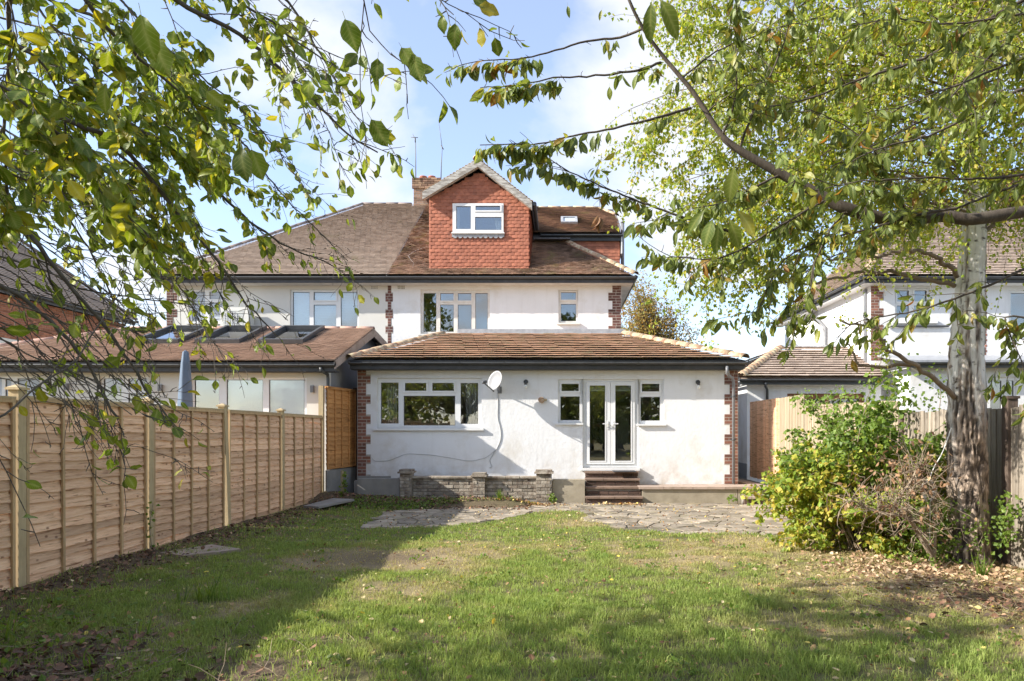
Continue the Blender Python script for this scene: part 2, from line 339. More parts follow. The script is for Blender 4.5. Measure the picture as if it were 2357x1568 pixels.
def glass_mat(name, tint, ref):
    m = bpy.data.materials.new(name); m.use_nodes = True; n, l = m.node_tree.nodes, m.node_tree.links
    n.remove(n['Principled BSDF'])
    t = n.new('ShaderNodeBsdfTransparent'); t.inputs[0].default_value = (*tint, 1)
    g = n.new('ShaderNodeBsdfGlossy'); g.inputs['Roughness'].default_value = .012; g.inputs[0].default_value = (1, 1, 1, 1)
    geo = n.new('ShaderNodeNewGeometry'); nz_ = n.new('ShaderNodeTexNoise'); nz_.inputs['Scale'].default_value = 2.2; l.new(geo.outputs['Position'], nz_.inputs['Vector'])
    bp = n.new('ShaderNodeBump'); bp.inputs['Strength'].default_value = .06; bp.inputs['Distance'].default_value = .02
    l.new(nz_.outputs['Fac'], bp.inputs['Height']); l.new(bp.outputs[0], g.inputs['Normal'])
    fr = n.new('ShaderNodeFresnel'); fr.inputs[0].default_value = 1.5
    ad = n.new('ShaderNodeMath'); ad.operation = 'ADD'; ad.inputs[1].default_value = ref; l.new(fr.outputs[0], ad.inputs[0])
    x = n.new('ShaderNodeMixShader'); l.new(ad.outputs[0], x.inputs[0]); l.new(t.outputs[0], x.inputs[1]); l.new(g.outputs[0], x.inputs[2])
    l.new(x.outputs[0], n['Material Output'].inputs[0]); return m
M['glass'] = glass_mat('window_glass', (.93, .945, .94), .12)
M['skyglass'] = glass_mat('rooflight_glass', (.5, .54, .56), .28)

def birch_mat():
    m = bpy.data.materials.new('birch_bark'); m.use_nodes = True; n, l = m.node_tree.nodes, m.node_tree.links
    b = n['Principled BSDF']; b.inputs['Roughness'].default_value = .85
    geo = n.new('ShaderNodeNewGeometry')
    at = n.new('ShaderNodeAttribute'); at.attribute_name = 'rough'
    nz1 = n.new('ShaderNodeTexNoise'); nz1.inputs['Scale'].default_value = 9; nz1.inputs['Detail'].default_value = 8
    mp = n.new('ShaderNodeMapping'); mp.inputs['Scale'].default_value = (1, 1, 1.7); l.new(geo.outputs['Position'], mp.inputs[0]); l.new(mp.outputs[0], nz1.inputs['Vector'])
    r1 = n.new('ShaderNodeValToRGB'); r1.color_ramp.elements[0].position = .31; r1.color_ramp.elements[1].position = .41
    r1.color_ramp.elements[0].color = (.09, .07, .055, 1); r1.color_ramp.elements[1].color = (.74, .71, .65, 1); l.new(nz1.outputs['Fac'], r1.inputs[0])
    nz2 = n.new('ShaderNodeTexNoise'); nz2.inputs['Scale'].default_value = 16; nz2.inputs['Detail'].default_value = 8; mp2 = n.new('ShaderNodeMapping'); mp2.inputs['Scale'].default_value = (1, 1, .42); l.new(geo.outputs['Position'], mp2.inputs[0]); l.new(mp2.outputs[0], nz2.inputs['Vector'])
    r2 = n.new('ShaderNodeValToRGB'); r2.color_ramp.elements[0].position = .40; r2.color_ramp.elements[1].position = .58
    r2.color_ramp.elements[0].color = (.075, .055, .042, 1); r2.color_ramp.elements[1].color = (.40, .31, .24, 1); l.new(nz2.outputs['Fac'], r2.inputs[0])
    x = n.new('ShaderNodeMix'); x.data_type = 'RGBA'; l.new(at.outputs['Fac'], x.inputs[0]); l.new(r1.outputs[0], x.inputs[6]); l.new(r2.outputs[0], x.inputs[7])
    fa_ = n.new('ShaderNodeAttribute'); fa_.attribute_name = 'fissure'
    x2 = n.new('ShaderNodeMix'); x2.data_type = 'RGBA'; l.new(fa_.outputs['Fac'], x2.inputs[0]); l.new(x.outputs[2], x2.inputs[6]); x2.inputs[7].default_value = (.05, .038, .03, 1)
    l.new(x2.outputs[2], b.inputs['Base Color'])
    bp = n.new('ShaderNodeBump'); bp.inputs['Strength'].default_value = 1.0; bp.inputs['Distance'].default_value = .04; l.new(nz2.outputs['Fac'], bp.inputs['Height']); l.new(bp.outputs[0], b.inputs['Normal'])
    return m
M['birchbark'] = birch_mat()

# ------------------------------------------------------------------ builders for buildings
def split_rects(x0, x1, z0, z1, holes):
    """rectangles of (x0..x1, z0..z1) left over by the holes"""
    xs = sorted({x0, x1, *[h[0] for h in holes], *[h[1] for h in holes]}); xs = [q for q in xs if x0 <= q <= x1]
    out = []
    for a, b in zip(xs, xs[1:]):
        if b-a < 1e-6: continue
        m = (a+b)/2; zs = [z0]
        for h in sorted([h for h in holes if h[0] < m < h[1]], key=lambda h: h[2]): zs += [max(z0, h[2]), min(z1, h[3])]
        zs.append(z1)
        for c, d in zip(zs[::2], zs[1::2]):
            if d-c > 1e-6: out.append((a, b, c, d))
    return out
def pierced(mb, x0, x1, z0, z1, y0, y1, holes):
    """a slab with real openings, front at y0, back at y1"""
    for a, b, c, d in split_rects(x0, x1, z0, z1, holes):
        mb.add([(a,y0,c),(b,y0,c),(b,y0,d),(a,y0,d)], [(0,1,2,3)]); mb.add([(a,y1,c),(b,y1,c),(b,y1,d),(a,y1,d)], [(3,2,1,0)])
    def rim(h, inner):
        a, b, c, d = h
        q = [((a,c),(b,c)), ((b,c),(b,d)), ((b,d),(a,d)), ((a,d),(a,c))]
        for (p, r) in q:
            f = (3,2,1,0) if not inner else (0,1,2,3)
            mb.add([(p[0],y0,p[1]),(r[0],y0,r[1]),(r[0],y1,r[1]),(p[0],y1,p[1])], [f])
    rim((x0, x1, z0, z1), False)
    for h in holes: rim(h, True)
    return mb
def rect(u0, u1, v0, v1, Y): return (X(u0, Y), X(u1, Y), Z(v1, Y), Z(v0, Y))
def window(parent, Y, outer, panes, sill=None, m='upvc', opener=(), label=None, depth=.07, set_in=.05, glass='glass', room=True, name='window', rm='room', rd=2.6):
    """outer and panes are (x0,x1,z0,z1); the frame is one mesh, each pane a sub-part"""
    x0, x1, z0, z1 = outer; yf = Y+set_in
    mb = pierced(MB(), x0, x1, z0, z1, yf, yf+depth, panes)
    for i in opener:                                  # sash standing proud of the frame
        a, b, c, d = panes[i]; w = .035
        pierced(mb, a-w, b+w, c-w, d+w, yf-.018, yf-.001, [(a+.004, b-.004, c+.004, d-.004)])
    fr = mb.obj(name, M[m], parent)
    if label: fr['label'] = label
    for a, b, c, d in panes:
        MB().box(a-.005, b+.005, yf+.03, yf+.036, c-.005, d+.005).obj('pane', M[glass], fr)
    sm = MB()
    for a, b, c, d in panes:
        pierced(sm, a, b, c, d, yf+.012, yf+.029, [(a+.008, b-.008, c+.008, d-.008)])
    sm.obj('seal', M['seal'], fr)
    if sill:
        MB().box(sill[0], sill[1], Y-.065, Y+set_in+.02, sill[2], sill[3]).obj('sill', M[m], fr)
    if room:
        r = MB(); a, b, c, d = x0-.3, x1+.3, z0-.5, z1+.25; y0, y1 = yf+depth+.15, yf+depth+rd
        r.add([(a,y0,c),(b,y0,c),(b,y1,c),(a,y1,c),(a,y0,d),(b,y0,d),(b,y1,d),(a,y1,d)], [(0,1,2,3),(7,6,5,4),(2,6,7,3),(0,3,7,4),(1,5,6,2)])
        r.obj('room', M[rm], fr)
    return fr
BR = None
def brick_mesh(L, Wd, H, m, key={}):
    k = (round(L, 3), round(Wd, 3), round(H, 3), m)
    if k not in key:
        c = .004; mb = MB()
        pts = []
        for yy, ins in ((0, c), (c, 0), (Wd, 0)):
            pts += [(ins, yy, ins), (L-ins, yy, ins), (L-ins, yy, H-ins), (ins, yy, H-ins)]
        fs = [(0,1,2,3)]
        for r in (0, 4):
            for i in range(4): fs.append((r+i, r+4+i, r+4+(i+1) % 4, r+(i+1) % 4))
        fs.append((11,10,9,8)); mb.add(pts, [tuple(reversed(f)) for f in fs][::-1])
        me = mb.mesh('brick', M[m]); me.flip_normals(); key[k] = me
    return key[k]
def brickwork(parent, x0, x1, z0, z1, Y, m='brick', inside=None, L=.215, H=.065, j=.0115, depth=.06, jit=.002, name='brick', off0=0):
    """courses of bricks with their face at Y; inside(xmid, zmid) says where"""
    r = 0; z = z0; n = 0
    while z < z1-H*.6:
        x = x0-(off0 if r % 2 == 0 else (L+j)/2+off0)
        while x < x1-.01:
            a, b = max(x, x0), min(x+L, x1)
            if b-a > .03 and (inside is None or inside((a+b)/2, z+H/2)):
                q = round((b-a)*40)/40 if b-a < L-.01 else L
                q = b-a if abs(q-(b-a)) < .001 else round(b-a, 3)
                put(name, brick_mesh(q, depth, H, m), parent, (a, Y+R.uniform(-jit, jit), z)); n += 1
            x += L+j
        z += H+j; r += 1
    return n
def quoin(parent, x0, x1, xt, z0, z1, Y, m, zt, period=.467, tooth=.225, left=True, L=.215, H=.0655):
    """a brick strip x0..x1 with teeth out to xt every period"""
    def ins(x, z):
        if x0 <= x <= x1: return True
        return ((zt-z) % period) < tooth
    z = z0; r = 0; j = .0123
    while z < z1-.03:
        wide = ((zt-(z+H/2)) % period) < tooth
        a, b = (x0, xt if wide else x1) if left else (xt if wide else x0, x1)
        wdt = b-a; xs = []
        if r % 2 == 0: xs = [a, min(a+L, b)]
        else: xs = [a, min(a+L/2, b)]
        while xs[-1] < b-.02: xs.append(min(xs[-1]+L+j, b))
        for p, q in zip(xs, xs[1:]):
            if q-p > .035: put('brick', brick_mesh(round(q-p-j, 3), .05, H, m), parent, (p+j/2, Y-.006+R.uniform(-.0015, .0015), z))
        z += H+j; r += 1
    mb = MB(); mb.box(min(x0, x1), max(x0, x1), Y-.003, Y+.02, z0, z1)
    zz_ = zt
    while zz_ > z0:
        a, b = (x1, xt) if left else (xt, x0)
        if min(zz_, z1)-max(zz_-tooth, z0) > .01: mb.box(a-(.001 if left else 0), b+(0 if left else .001), Y-.0025, Y+.02, max(zz_-tooth, z0), min(zz_, z1))
        zz_ -= period
    mb.obj('mortar', M['mortar'], parent)
def roof_plane(parent, O, A, B, smax, interval, gauge, width, m, name='roof_tiles', thick=.014, base='fascia', hole=None, wob=.004, wave=0, lift=3.2):
    """tiles on the plane O + a*A + s*B, a within interval(s). Each tile its own little slab; one object of kind stuff"""
    O, A, B = Vector(O), Vector(A).normalized(), Vector(B).normalized(); N = A.cross(B).normalized()
    if N.z < 0: N = -N
    V = []; FQ = []; i = 0; s = 0
    while s < smax-.02:
        s1 = min(s+gauge, smax); a0, a1 = interval(min(s+gauge*.5, smax)); a0 = min(a0, interval(s)[0]) if False else a0
        x = a0-(width/2 if i % 2 else 0)-R.uniform(0, .02)
        while x < a1-.005:
            l, r = max(x, a0), min(x+width-.004, a1)
            if r-l > .01 and not (hole and hole(*(O+A*((l+r)/2)+B*s))):
                up = thick*lift+R.uniform(0, wob); t0 = R.uniform(-wob, wob)*.6; sl_ = s-R.uniform(0, wob*1.2)
                sag = wave*math.sin((l+r)*1.3+s*2)
                pts = [O+A*l+B*sl_+N*(up-t0-thick), O+A*r+B*sl_+N*(up+t0-thick), O+A*r+B*sl_+N*(up+t0+sag), O+A*l+B*sl_+N*(up-t0+sag),
                       O+A*r+B*(s1+.02)+N*(thick*.85+sag), O+A*l+B*(s1+.02)+N*(thick*.85+sag)]
                b = len(V); V += [tuple(p) for p in pts]
                FQ += [(b, b+1, b+2, b+3), (b+3, b+2, b+4, b+5)]
                V += [tuple(O+A*l+B*(s1+.02)), tuple(O+A*r+B*(s1+.02))]
                FQ += [(b, b+3, b+5, b+6), (b+1, b+7, b+4, b+2)]
            x += width
        s = s1 if s1 < smax else smax; i += 1
    o = put(name, mesh_np(name, np.array(V), np.array(FQ), M[m]), parent); o['kind'] = 'stuff'
    return o
def ridge(parent, a, b, m, L=.42, r=.11, name='ridge_tile', up=.0):
    a, b = Vector(a), Vector(b); n = max(1, round((b-a).length/L)); d = (b-a)/n
    for i in range(n):
        p = a+d*i-d*.04; q = a+d*(i+1); mb = MB()
        jt = Vector((0, 0, R.uniform(-.006, .006)+up))
        k = 7; t = d.normalized(); sd = t.cross(Vector((0, 0, 1))).normalized(); u = sd.cross(t)
        if u.z < 0: u = -u
        vs = []
        for c, rr in ((p, r*1.06), (q, r*.96)):
            for rad in (rr, rr-.018):
                for jx in range(k+1):
                    an = math.pi*jx/k; vs.append(c+jt+sd*(rad*math.cos(an))+u*(rad*math.sin(an)*.8-.02))
        fs = []
        w = k+1
        for jx in range(k):
            fs.append((jx, jx+1, jx+1+2*w, jx+2*w)); fs.append((jx, jx+w, jx+1+w, jx+1))
            fs.append((jx+2*w, jx+1+2*w, jx+1+3*w, jx+3*w))
        mb.add(vs, fs, True); mb.obj(name, M[m], parent)
def gutter(parent, a, b, r=.057, brackets=.92, m='blackplastic'):
    a, b = Vector(a), Vector(b); t = (b-a).normalized()
    mb = MB(); sd = Vector((0, 0, 1)).cross(t).normalized(); k = 8
    vs = []
    for c in (a, b):
        for rr in (r, r-.008):
            for j in range(k+1):
                an = math.pi*j/k; vs.append(c+sd*(rr*math.cos(an))-Vector((0, 0, rr*math.sin(an))))
    w = k+1; fs = []
    for j in range(k): fs += [(j, j+2*w, j+1+2*w, j+1), (j+w, j+1+w, j+1+3*w, j+3*w)]
    fs += [(0, w, 3*w, 2*w), (k, 2*w+k, 3*w+k, w+k)]
    mb.add(vs, fs, True)
    for c in (a, b): mb.tube([c-t*.004, c+t*.004], r*.99, 12, cap=True)
    g = mb.obj('gutter', M[m], parent)
    n = max(1, int((b-a).length/brackets))
    for i in range(n):
        c = a+(b-a)*((i+.5)/n); bm = MB()
        pts = [c+sd*((r+.006)*math.cos(math.pi*j/10))-Vector((0, 0, (r+.006)*math.sin(math.pi*j/10))) for j in range(11)]
        for p, q in zip(pts, pts[1:]): bm.bar(p, q, .026, .006, up=tuple(t.cross((q-p)).normalized()))
        bm.obj('bracket', M[m], g)
    return g

# ------------------------------------------------------------------ ground
PATIO_UV = [(-3.25, 11.05), (-2.5, 11.3), (-1.87, 11.5), (-1.47, 11.85), (-.78, 12.9), (-.43, 13.7), (.49, 13.5), (.58, 12.4), (.96, 11.4), (1.7, 10.8), (2.49, 10.6), (3.2, 10.4), (5.0, 10.5),
            (5.0, 15.15), (-.3, 15.15), (-.45, 14.75), (-1.9, 14.6), (-3.4, 13.6)]
def in_poly(x, y, poly):
    x = np.asarray(x, float); y = np.asarray(y, float); c = np.zeros(x.shape, bool)
    n = len(poly)
    for i in range(n):
        (x0, y0), (x1, y1) = poly[i], poly[(i+1) % n]
        if y0 == y1: continue
        c ^= ((y0 > y) != (y1 > y)) & (x < (x1-x0)*(y-y0)/(y1-y0)+x0)
    return c
def sstep(x, a, b):
    t = np.clip((np.asarray(x, float)-a)/(b-a), 0, 1); return t*t*(3-2*t)
def gz(x, y):
    x = np.asarray(x, float); y = np.asarray(y, float)
    z = -.09*sstep(y, 8.5, 11.5)*sstep(x, -5, -3)
    z = z+.14*sstep(y, 13.9, 14.9)*(1-sstep(x, -1.2, -.3))*(y < 15.3)
    z = z+.05*(1-sstep(x, -5.1, -4.4))
    near = (1-sstep(y, 11.5, 16))
    pat = in_poly(x, y, PATIO_UV)
    z = z+np.where(pat, -.012, (fbm(x*.9, y*.9, 3)-.5)*.09*near+(fbm(x*4, y*4, 5)-.5)*.03)
    e = np.minimum.reduce([x+8, 8-x, y+2, 17.5-y]); k = sstep(e, .0, .35)
    return z*k-.06*(1-k)
def dryf(x, y):
    a = fbm(x*.75+3, y*.75, 11, 5)
    sunny = sstep(x+.25*y, 1.2, 5.2)*sstep(y, 5.2, 7.6)*.26
    corner = sstep(x, 2.6, 4.6)*.5
    bare = np.exp(-(((x+1.9)/1.1)**2+((y-8.1)/.55)**2))*.5
    b2 = fbm(x*4+1, y*4, 13, 4)-.5
    return np.clip(sstep(a+sunny*1.1+corner+bare+b2*.5, .50, .98)*.9, 0, 1)
def soilf(x, y):
    a = fbm(x*1.6, y*1.6, 23, 5)-.5
    c1 = sstep(-(x+4.1)+a*2+0*y, -.15, .9)                                 # along the left fence
    c2 = sstep(4.55-y+a*2.2-(x+1.2)*.45, -.1, 1.4)*(1-sstep(x, -1.0, .6))             # near left corner
    c3 = sstep(y, 13.2, 14.2)*(1-sstep(x, -1.6, 0))*1.0
    c4 = np.exp(-(((x-4.0)/1.1)**2+((y-6.1)/.5)**2))*.7
    c5 = np.exp(-(((x+2.0)/1.2)**2+((y-8.2)/.5)**2))*.75*(a > -.05)
    return np.clip(np.maximum.reduce([c1*.95, c2, c3*.8, c4, c5]), 0, 1)
gx = np.arange(-8, 8.01, .09); gy = np.arange(-2, 17.6, .09)
GX, GY = np.meshgrid(gx, gy); nx, ny = len(gx), len(gy)
GZ = gz(GX, GY)
idx = np.arange(nx*ny).reshape(ny, nx)
FA = np.stack([idx[:-1, :-1], idx[:-1, 1:], idx[1:, 1:], idx[1:, :-1]], -1).reshape(-1, 4)
V = np.stack([GX, GY, GZ], -1).reshape(-1, 3)
# outer skirt out to the horizon
ring = [(-8, -2), (8, -2), (8, 17.5), (-8, 17.5)]; far = [(-400, -400), (400, -400), (400, 700), (-400, 700)]
b = len(V); V = np.vstack([V, [(*p, -.06) for p in ring], [(*p, -.06) for p in far]])
FB = np.array([(b+i, b+(i+1) % 4, b+4+(i+1) % 4, b+4+i) for i in range(4)])
dry = np.concatenate([dryf(GX, GY).ravel(), np.full(8, .3)]); soil = np.concatenate([soilf(GX, GY).ravel(), np.full(8, .2)])
g = put('ground', mesh_np('ground', V, [FA, FB], M['ground'], True, {'dry': dry, 'soil': soil})); g['kind'] = 'structure'

# crazy paving: every stone a piece
pb = MB(); pv = [(x, y, -.085) for x, y in PATIO_UV]
pb.prism([(x, y, -.16) for x, y in PATIO_UV], (0, 0, .072))
patio = pb.obj('patio', M['joint']); patio['kind'] = 'structure'
def clip(poly, px, py, nx_, ny_):
    out = []
    for i in range(len(poly)):
        a, b_ = poly[i], poly[(i+1) % len(poly)]
        da = (a[0]-px)*nx_+(a[1]-py)*ny_; db = (b_[0]-px)*nx_+(b_[1]-py)*ny_
        if da <= 0: out.append(a)
        if (da < 0 < db) or (db < 0 < da):
            t = da/(da-db); out.append((a[0]+(b_[0]-a[0])*t, a[1]+(b_[1]-a[1])*t))
    return out
sites = []
st = .345
for i in range(-14, 18):
    for j in range(28, 50):
        sites.append(((i+.5*(j % 2)+R.uniform(-.42, .42))*st, (j*.93+R.uniform(-.42, .42))*st))
sa = np.array(sites)
keep = in_poly(sa[:, 0], sa[:, 1], PATIO_UV)
npav = 0
for k, (sx_, sy_) in enumerate(sites):
    if not keep[k]: continue
    poly = [(sx_-.6, sy_-.6), (sx_+.6, sy_-.6), (sx_+.6, sy_+.6), (sx_-.6, sy_+.6)]
    d = (sa[:, 0]-sx_)**2+(sa[:, 1]-sy_)**2
    for q in np.argsort(d)[1:14]:
        ox, oy = sa[q]; L_ = math.hypot(ox-sx_, oy-sy_); ux, uy = (ox-sx_)/L_, (oy-sy_)/L_
        gap = .011
        poly = clip(poly, sx_+ux*(L_/2-gap), sy_+uy*(L_/2-gap), ux, uy)
        if len(poly) < 3: break
    if len(poly) < 3: continue
    poly = [(min(max(x, -3.6), 4.98), min(y, 15.14)) for x, y in poly]
    tilt = (R.uniform(-.012, .012), R.uniform(-.012, .012)); h = R.uniform(-.004, .006)
    top = [(x+R.uniform(-.006, .006), y+R.uniform(-.006, .006), -.076+h+(x-sx_)*tilt[0]+(y-sy_)*tilt[1]) for x, y in poly]
    mb = MB(); n = len(top); c_ = Vector((sx_, sy_, 0))
    inn = [tuple(Vector(t)+(c_-Vector((t[0], t[1], 0)))*.05+Vector((0, 0, .006))) for t in top]
    bot = [(x, y, -.10) for x, y, _ in top]
    mb.add(bot+top+inn, [(i, (i+1) % n, n+(i+1) % n, n+i) for i in range(n)]+[(n+i, n+(i+1) % n, 2*n+(i+1) % n, 2*n+i) for i in range(n)]+[tuple(range(2*n, 3*n))])
    mb.obj('stone', M['paving'], patio); npav += 1

# ------------------------------------------------------------------ the white house with the rear extension
YE, YM = 16.0, 19.3                                     # faces of the extension and of the main wall
H = thing('house', 'white rendered house with red tile hung dormer and tiled rear extension beyond the lawn', 'house', (-1.4, 19, 0))
# main wall
w1 = rect(967.7, 1127.6, 666.5, 769.3, YM); w2 = rect(1285.4, 1330.5, 667, 743.8, YM)
XL, XR = -4.70, 1.76
pierced(MB(), XL, XR, -.1, 5.70, YM, YM+.28, [w1, w2]).obj('wall', M['render'], H)
MB().box(XR-.25, XR, YM+.28, 27.5, -.1, 5.7).box(XL, XL+.2, YM+.28, 27.5, -.1, 5.7).box(XL, XR, 27.5, 27.75, -.1, 5.7).obj('wall', M['render'], H)
ps = [rect(*q, YM) for q in ((974, 1003.4, 674, 763.3), (1012.5, 1043.7, 674, 691.7), (1053, 1084.6, 674, 691.7), (1012.5, 1043.7, 700.5, 763.3), (1053, 1084.6, 700.5, 763.3), (1093.5, 1122, 674, 763.3))]
window(H, YM, w1, ps, (w1[0]-.06, w1[1]+.06, w1[2]-.045, w1[2]), m='upvc_old', opener=(1, 2), set_in=.06)
ps = [rect(*q, YM) for q in ((1291, 1326, 672, 689.6), (1291, 1326, 699, 738.6))]
window(H, YM, w2, ps, (w2[0]-.05, w2[1]+.05, w2[2]-.045, w2[2]), m='upvc_old', opener=(0,), set_in=.06)
# air bricks
def airbrick(par, u0, u1, v0, v1, Y):
    a, b, c, d = rect(u0, u1, v0, v1, Y); mb = MB(); hs = []
    for i in range(5):
        for j in range(3): hs.append((a+(b-a)*(i+.2)/5, a+(b-a)*(i+.8)/5, c+(d-c)*(j+.25)/3, c+(d-c)*(j+.8)/3))
    pierced(mb, a, b, c, d, Y-.008, Y-.001, hs); mb.obj('air_brick', M['render_cream'], par)
    MB().box(a+.01, b-.01, Y-.0045, Y-.0015, c+.01, d-.01).obj('vent_back', M['seal'], par)
airbrick(H, 915, 932, 656, 666, YM)
# brick strip on the party line and the right corner
zt = Z(673.7, YM)
def party(par, u0, u1, w0, w1_, zb, ztop, tops, Y, m):
    z = zb; r = 0; L, Hh, j = .215, .0655, .0123
    while z < ztop-.03:
        v = V0-(z+Hh/2-CAMZ)*F/Y
        wide = any(a < v < b for a, b in tops)
        a, b = (X(w0, Y), X(w1_, Y)) if wide else (X(u0, Y), X(u1, Y))
        m_ = a+(b-a)*(.5 if r % 2 else .33) if wide else None
        for p, q in ([(a, m_), (m_, b)] if wide else [(a, b)]):
            put('brick', brick_mesh(round(q-p-j, 3), .05, Hh, m), par, (p+j/2, Y-.008, z))
        z += Hh+j; r += 1
    MB().box(X(u0, Y), X(u1, Y), Y-.004, Y+.01, zb, ztop).obj('mortar', M['mortar'], par)
    for a, b in tops: MB().box(X(w0, Y), X(w1_, Y), Y-.0035, Y+.01, max(zb, Z(b, Y)), Z(a, Y)).obj('mortar', M['mortar'], par)
party(H, 892.3, 900.6, 887, 904.5, Z(790, YM), Z(649, YM), [(673.7, 692), (711.5, 730), (750, 768)], YM, 'brick_dark')
quoin(H, X(1409.3, YM), XR-.003, X(1400, YM), Z(769, YM), Z(649, YM), YM, 'brick_dark', zt, period=.467, tooth=.225, left=False)
# eaves
YG, ZG = 18.9, 5.80
MB().box(-4.7, 2.08, YG+.055, YG+.075, ZG-.19, ZG-.005).obj('fascia', M['fascia'], H)
MB().box(-4.7, 2.06, YG+.08, YM-.001, ZG-.20, ZG-.17).obj('soffit', M['soffit'], H)
gutter(H, (-4.72, YG, ZG-.035), (2.12, YG, ZG-.035))
MB().box(2.06, 2.08, YG+.08, 27.5, ZG-.19, ZG-.005).obj('fascia', M['fascia'], H)
MB().box(XR+.001, 2.05, YM, 27.5, ZG-.21, ZG-.18).obj('soffit', M['soffit'], H)
gutter(H, (2.13, 27.4, ZG-.035), (2.13, YG+.05, ZG-.035), brackets=1.8)
# main roof: slope faces the garden
TP = .675; CP = math.cos(math.atan(TP)); SM = 5.6/CP
def s_of(y): return (y-YG)/CP
def roofz(y): return ZG+(y-YG)*TP
S21 = s_of(21.45)
def iv(s):
    if s < S21: return (-4.70, 2.12+(-.05-2.12)*s/S21)
    return (-4.70, -.80)
roof_plane(H, (0, YG-.04, ZG), (1, 0, 0), (0, 1, TP), SM, iv, .100, .165, 'tile_brown', hole=lambda x, y, z: -3.6 < x < -.88 and y > 19.36 and y < 23.3, wob=.007, wave=.008)
rb = MB()
rb.add([(-4.7, YG, ZG-.02), (2.08, YG, ZG-.02), (-.05, 21.45, roofz(21.45)-.02), (-.8, 21.45, roofz(21.45)-.02), (-.8, 24.5, 9.56), (-4.7, 24.5, 9.56), (-4.7, 19.35, roofz(19.35)-.02), (-3.6, 19.35, roofz(19.35)-.02), (-3.6, 23, roofz(23)-.02), (-.88, 23, roofz(23)-.02), (-.88, 19.35, roofz(19.35)-.02)],
       [(0, 1, 10, 7, 6), (10, 1, 2, 3), (5, 6, 7, 8), (8, 9, 4, 5), (9, 10, 3, 4)])
rb.add([(-4.7, 24.5, 9.56), (-.05, 24.5, 9.5), (-.05, 28, 5.8), (-4.7, 28, 5.8)], [(0, 1, 2, 3)])
rb.add([(2.08, YG, ZG-.02), (2.08, 27.5, ZG-.02), (-.05, 26.0, 7.5), (-.05, 21.45, 7.48)], [(0, 1, 2, 3)])
rb.obj('roof_base', M['fascia'], H)
ridge(H, (2.12, YG-.02, ZG+.05), (-.02, 21.42, roofz(21.42)+.05), 'tile_lichen')
ridge(H, (-4.62, 24.5, 9.60), (-.85, 24.5, 9.60), 'ridge_grey')
MB().tube([(-4.69, y, roofz(y)+.04-.10*(1-min(1, (y-YG)/1.2))*0) for y in np.linspace(YG-.03, 24.3, 14)], .022, 6).obj('party_verge', M['leaddark'], H)
pts = [(-3.72+.16*math.sin(k*1.1)-(k*.0)+(-.28 if k < 4 else -.28+.06*(k-4)), YG+.1+k*.27, roofz(YG+.1+k*.27)+.05) for k in range(12)]
MB().tube([(p[0]-.25, p[1], p[2]) for p in pts], .009, 4).obj('aerial_cable', M['cable'], H)
# box dormer far right: red hung front, tiled slope, rooflight
YB = 21.2
MB().box(-.75, 1.90, YB+.12, YB+.3, 6.2, 7.62).obj('side_dormer_wall', M['hungtile'], H)
sd = H.children[-1]
cnt = 0; z = 6.25; r = 0
while z < 7.42:
    x = .25-(.08 if r % 2 else 0)
    while x < 1.88:
        b_ = MB(); b_.box(0, min(.162, 1.89-x), 0, .012, 0, .14)
        if x+.03 < 1.89: put('tile', b_.mesh('tile', M['hungtile']), sd, (x, YB+.10-.004+R.uniform(-.002, .002), z), rot=(-.09, 0, 0)); cnt += 1
        x += .166
    z += .099; r += 1
MB().box(-.8, 1.94, YB+.02, YB+.1, 7.40, 7.56).obj('fascia', M['fascia'], sd)
gutter(H, (-.55, YB-.04, 7.57), (1.97, YB-.04, 7.57), brackets=.95)
TB = .56; CB = math.cos(math.atan(TB)); SB = (24.5-YB)/CB
def ivb(s):
    y = YB+s*CB; return (-.80, 1.96 if y < 23.4 else 1.96-.5*(y-23.4)/1.1)
roof_plane(H, (0, YB-.03, 7.62), (1, 0, 0), (0, 1, TB), SB, ivb, .100, .165, 'tile_brown', wob=.007, wave=.006)
MB().prism([(-.8, YB, 7.57), (-.8, 24.5, 9.43), (-.8, 27, 8.0), (-.8, 27, 7.0), (-.8, YB+.31, 7.0), (-.8, YB+.31, 7.54)], (2.74, 0, 0)).obj('side_dormer_base', M['fascia'], H)
ridge(H, (-.8, 24.5, 9.47), (1.42, 24.5, 9.47), 'tile_lichen')
ridge(H, (1.96, 23.4, 8.88), (1.44, 24.48, 9.45), 'tile_lichen')
MB().box(1.93, 1.965, YB, 24.3, 7.0, 7.6).obj('white_bargeboard', M['upvc'], H)
MB().box(-.75, .35, YB-.35, YB-.02, 7.36, 7.39).obj('lead_flashing', M['leaddark'], H)
rl = MB(); ys, ye = 22.15, 22.85
def rfl(x, y, up): return (x, y-up*.49, 7.62+(y-YB)*TB+up*.87)
def rbox(mb, x0, x1, y0, y1, h0, h1):
    mb.add([rfl(x0,y0,h0), rfl(x1,y0,h0), rfl(x1,y1,h0), rfl(x0,y1,h0), rfl(x0,y0,h1), rfl(x1,y0,h1), rfl(x1,y1,h1), rfl(x0,y1,h1)], [(0,3,2,1),(4,5,6,7),(0,1,5,4),(1,2,6,5),(2,3,7,6),(3,0,4,7)])
xa, xb = X(1291, 22.4), X(1329, 22.4)
for q in ((xa, xb, ys, ys+.09), (xa, xb, ye-.09, ye), (xa, xa+.08, ys+.09, ye-.09), (xb-.08, xb, ys+.09, ye-.09)): rbox(rl, *q, 0, .12)
f_ = rl.obj('rooflight', M['lead'], H)
gl = MB(); rbox(gl, xa+.08, xb-.08, ys+.09, ye-.09, .07, .085); gl.obj('pane', M['frost'], f_)
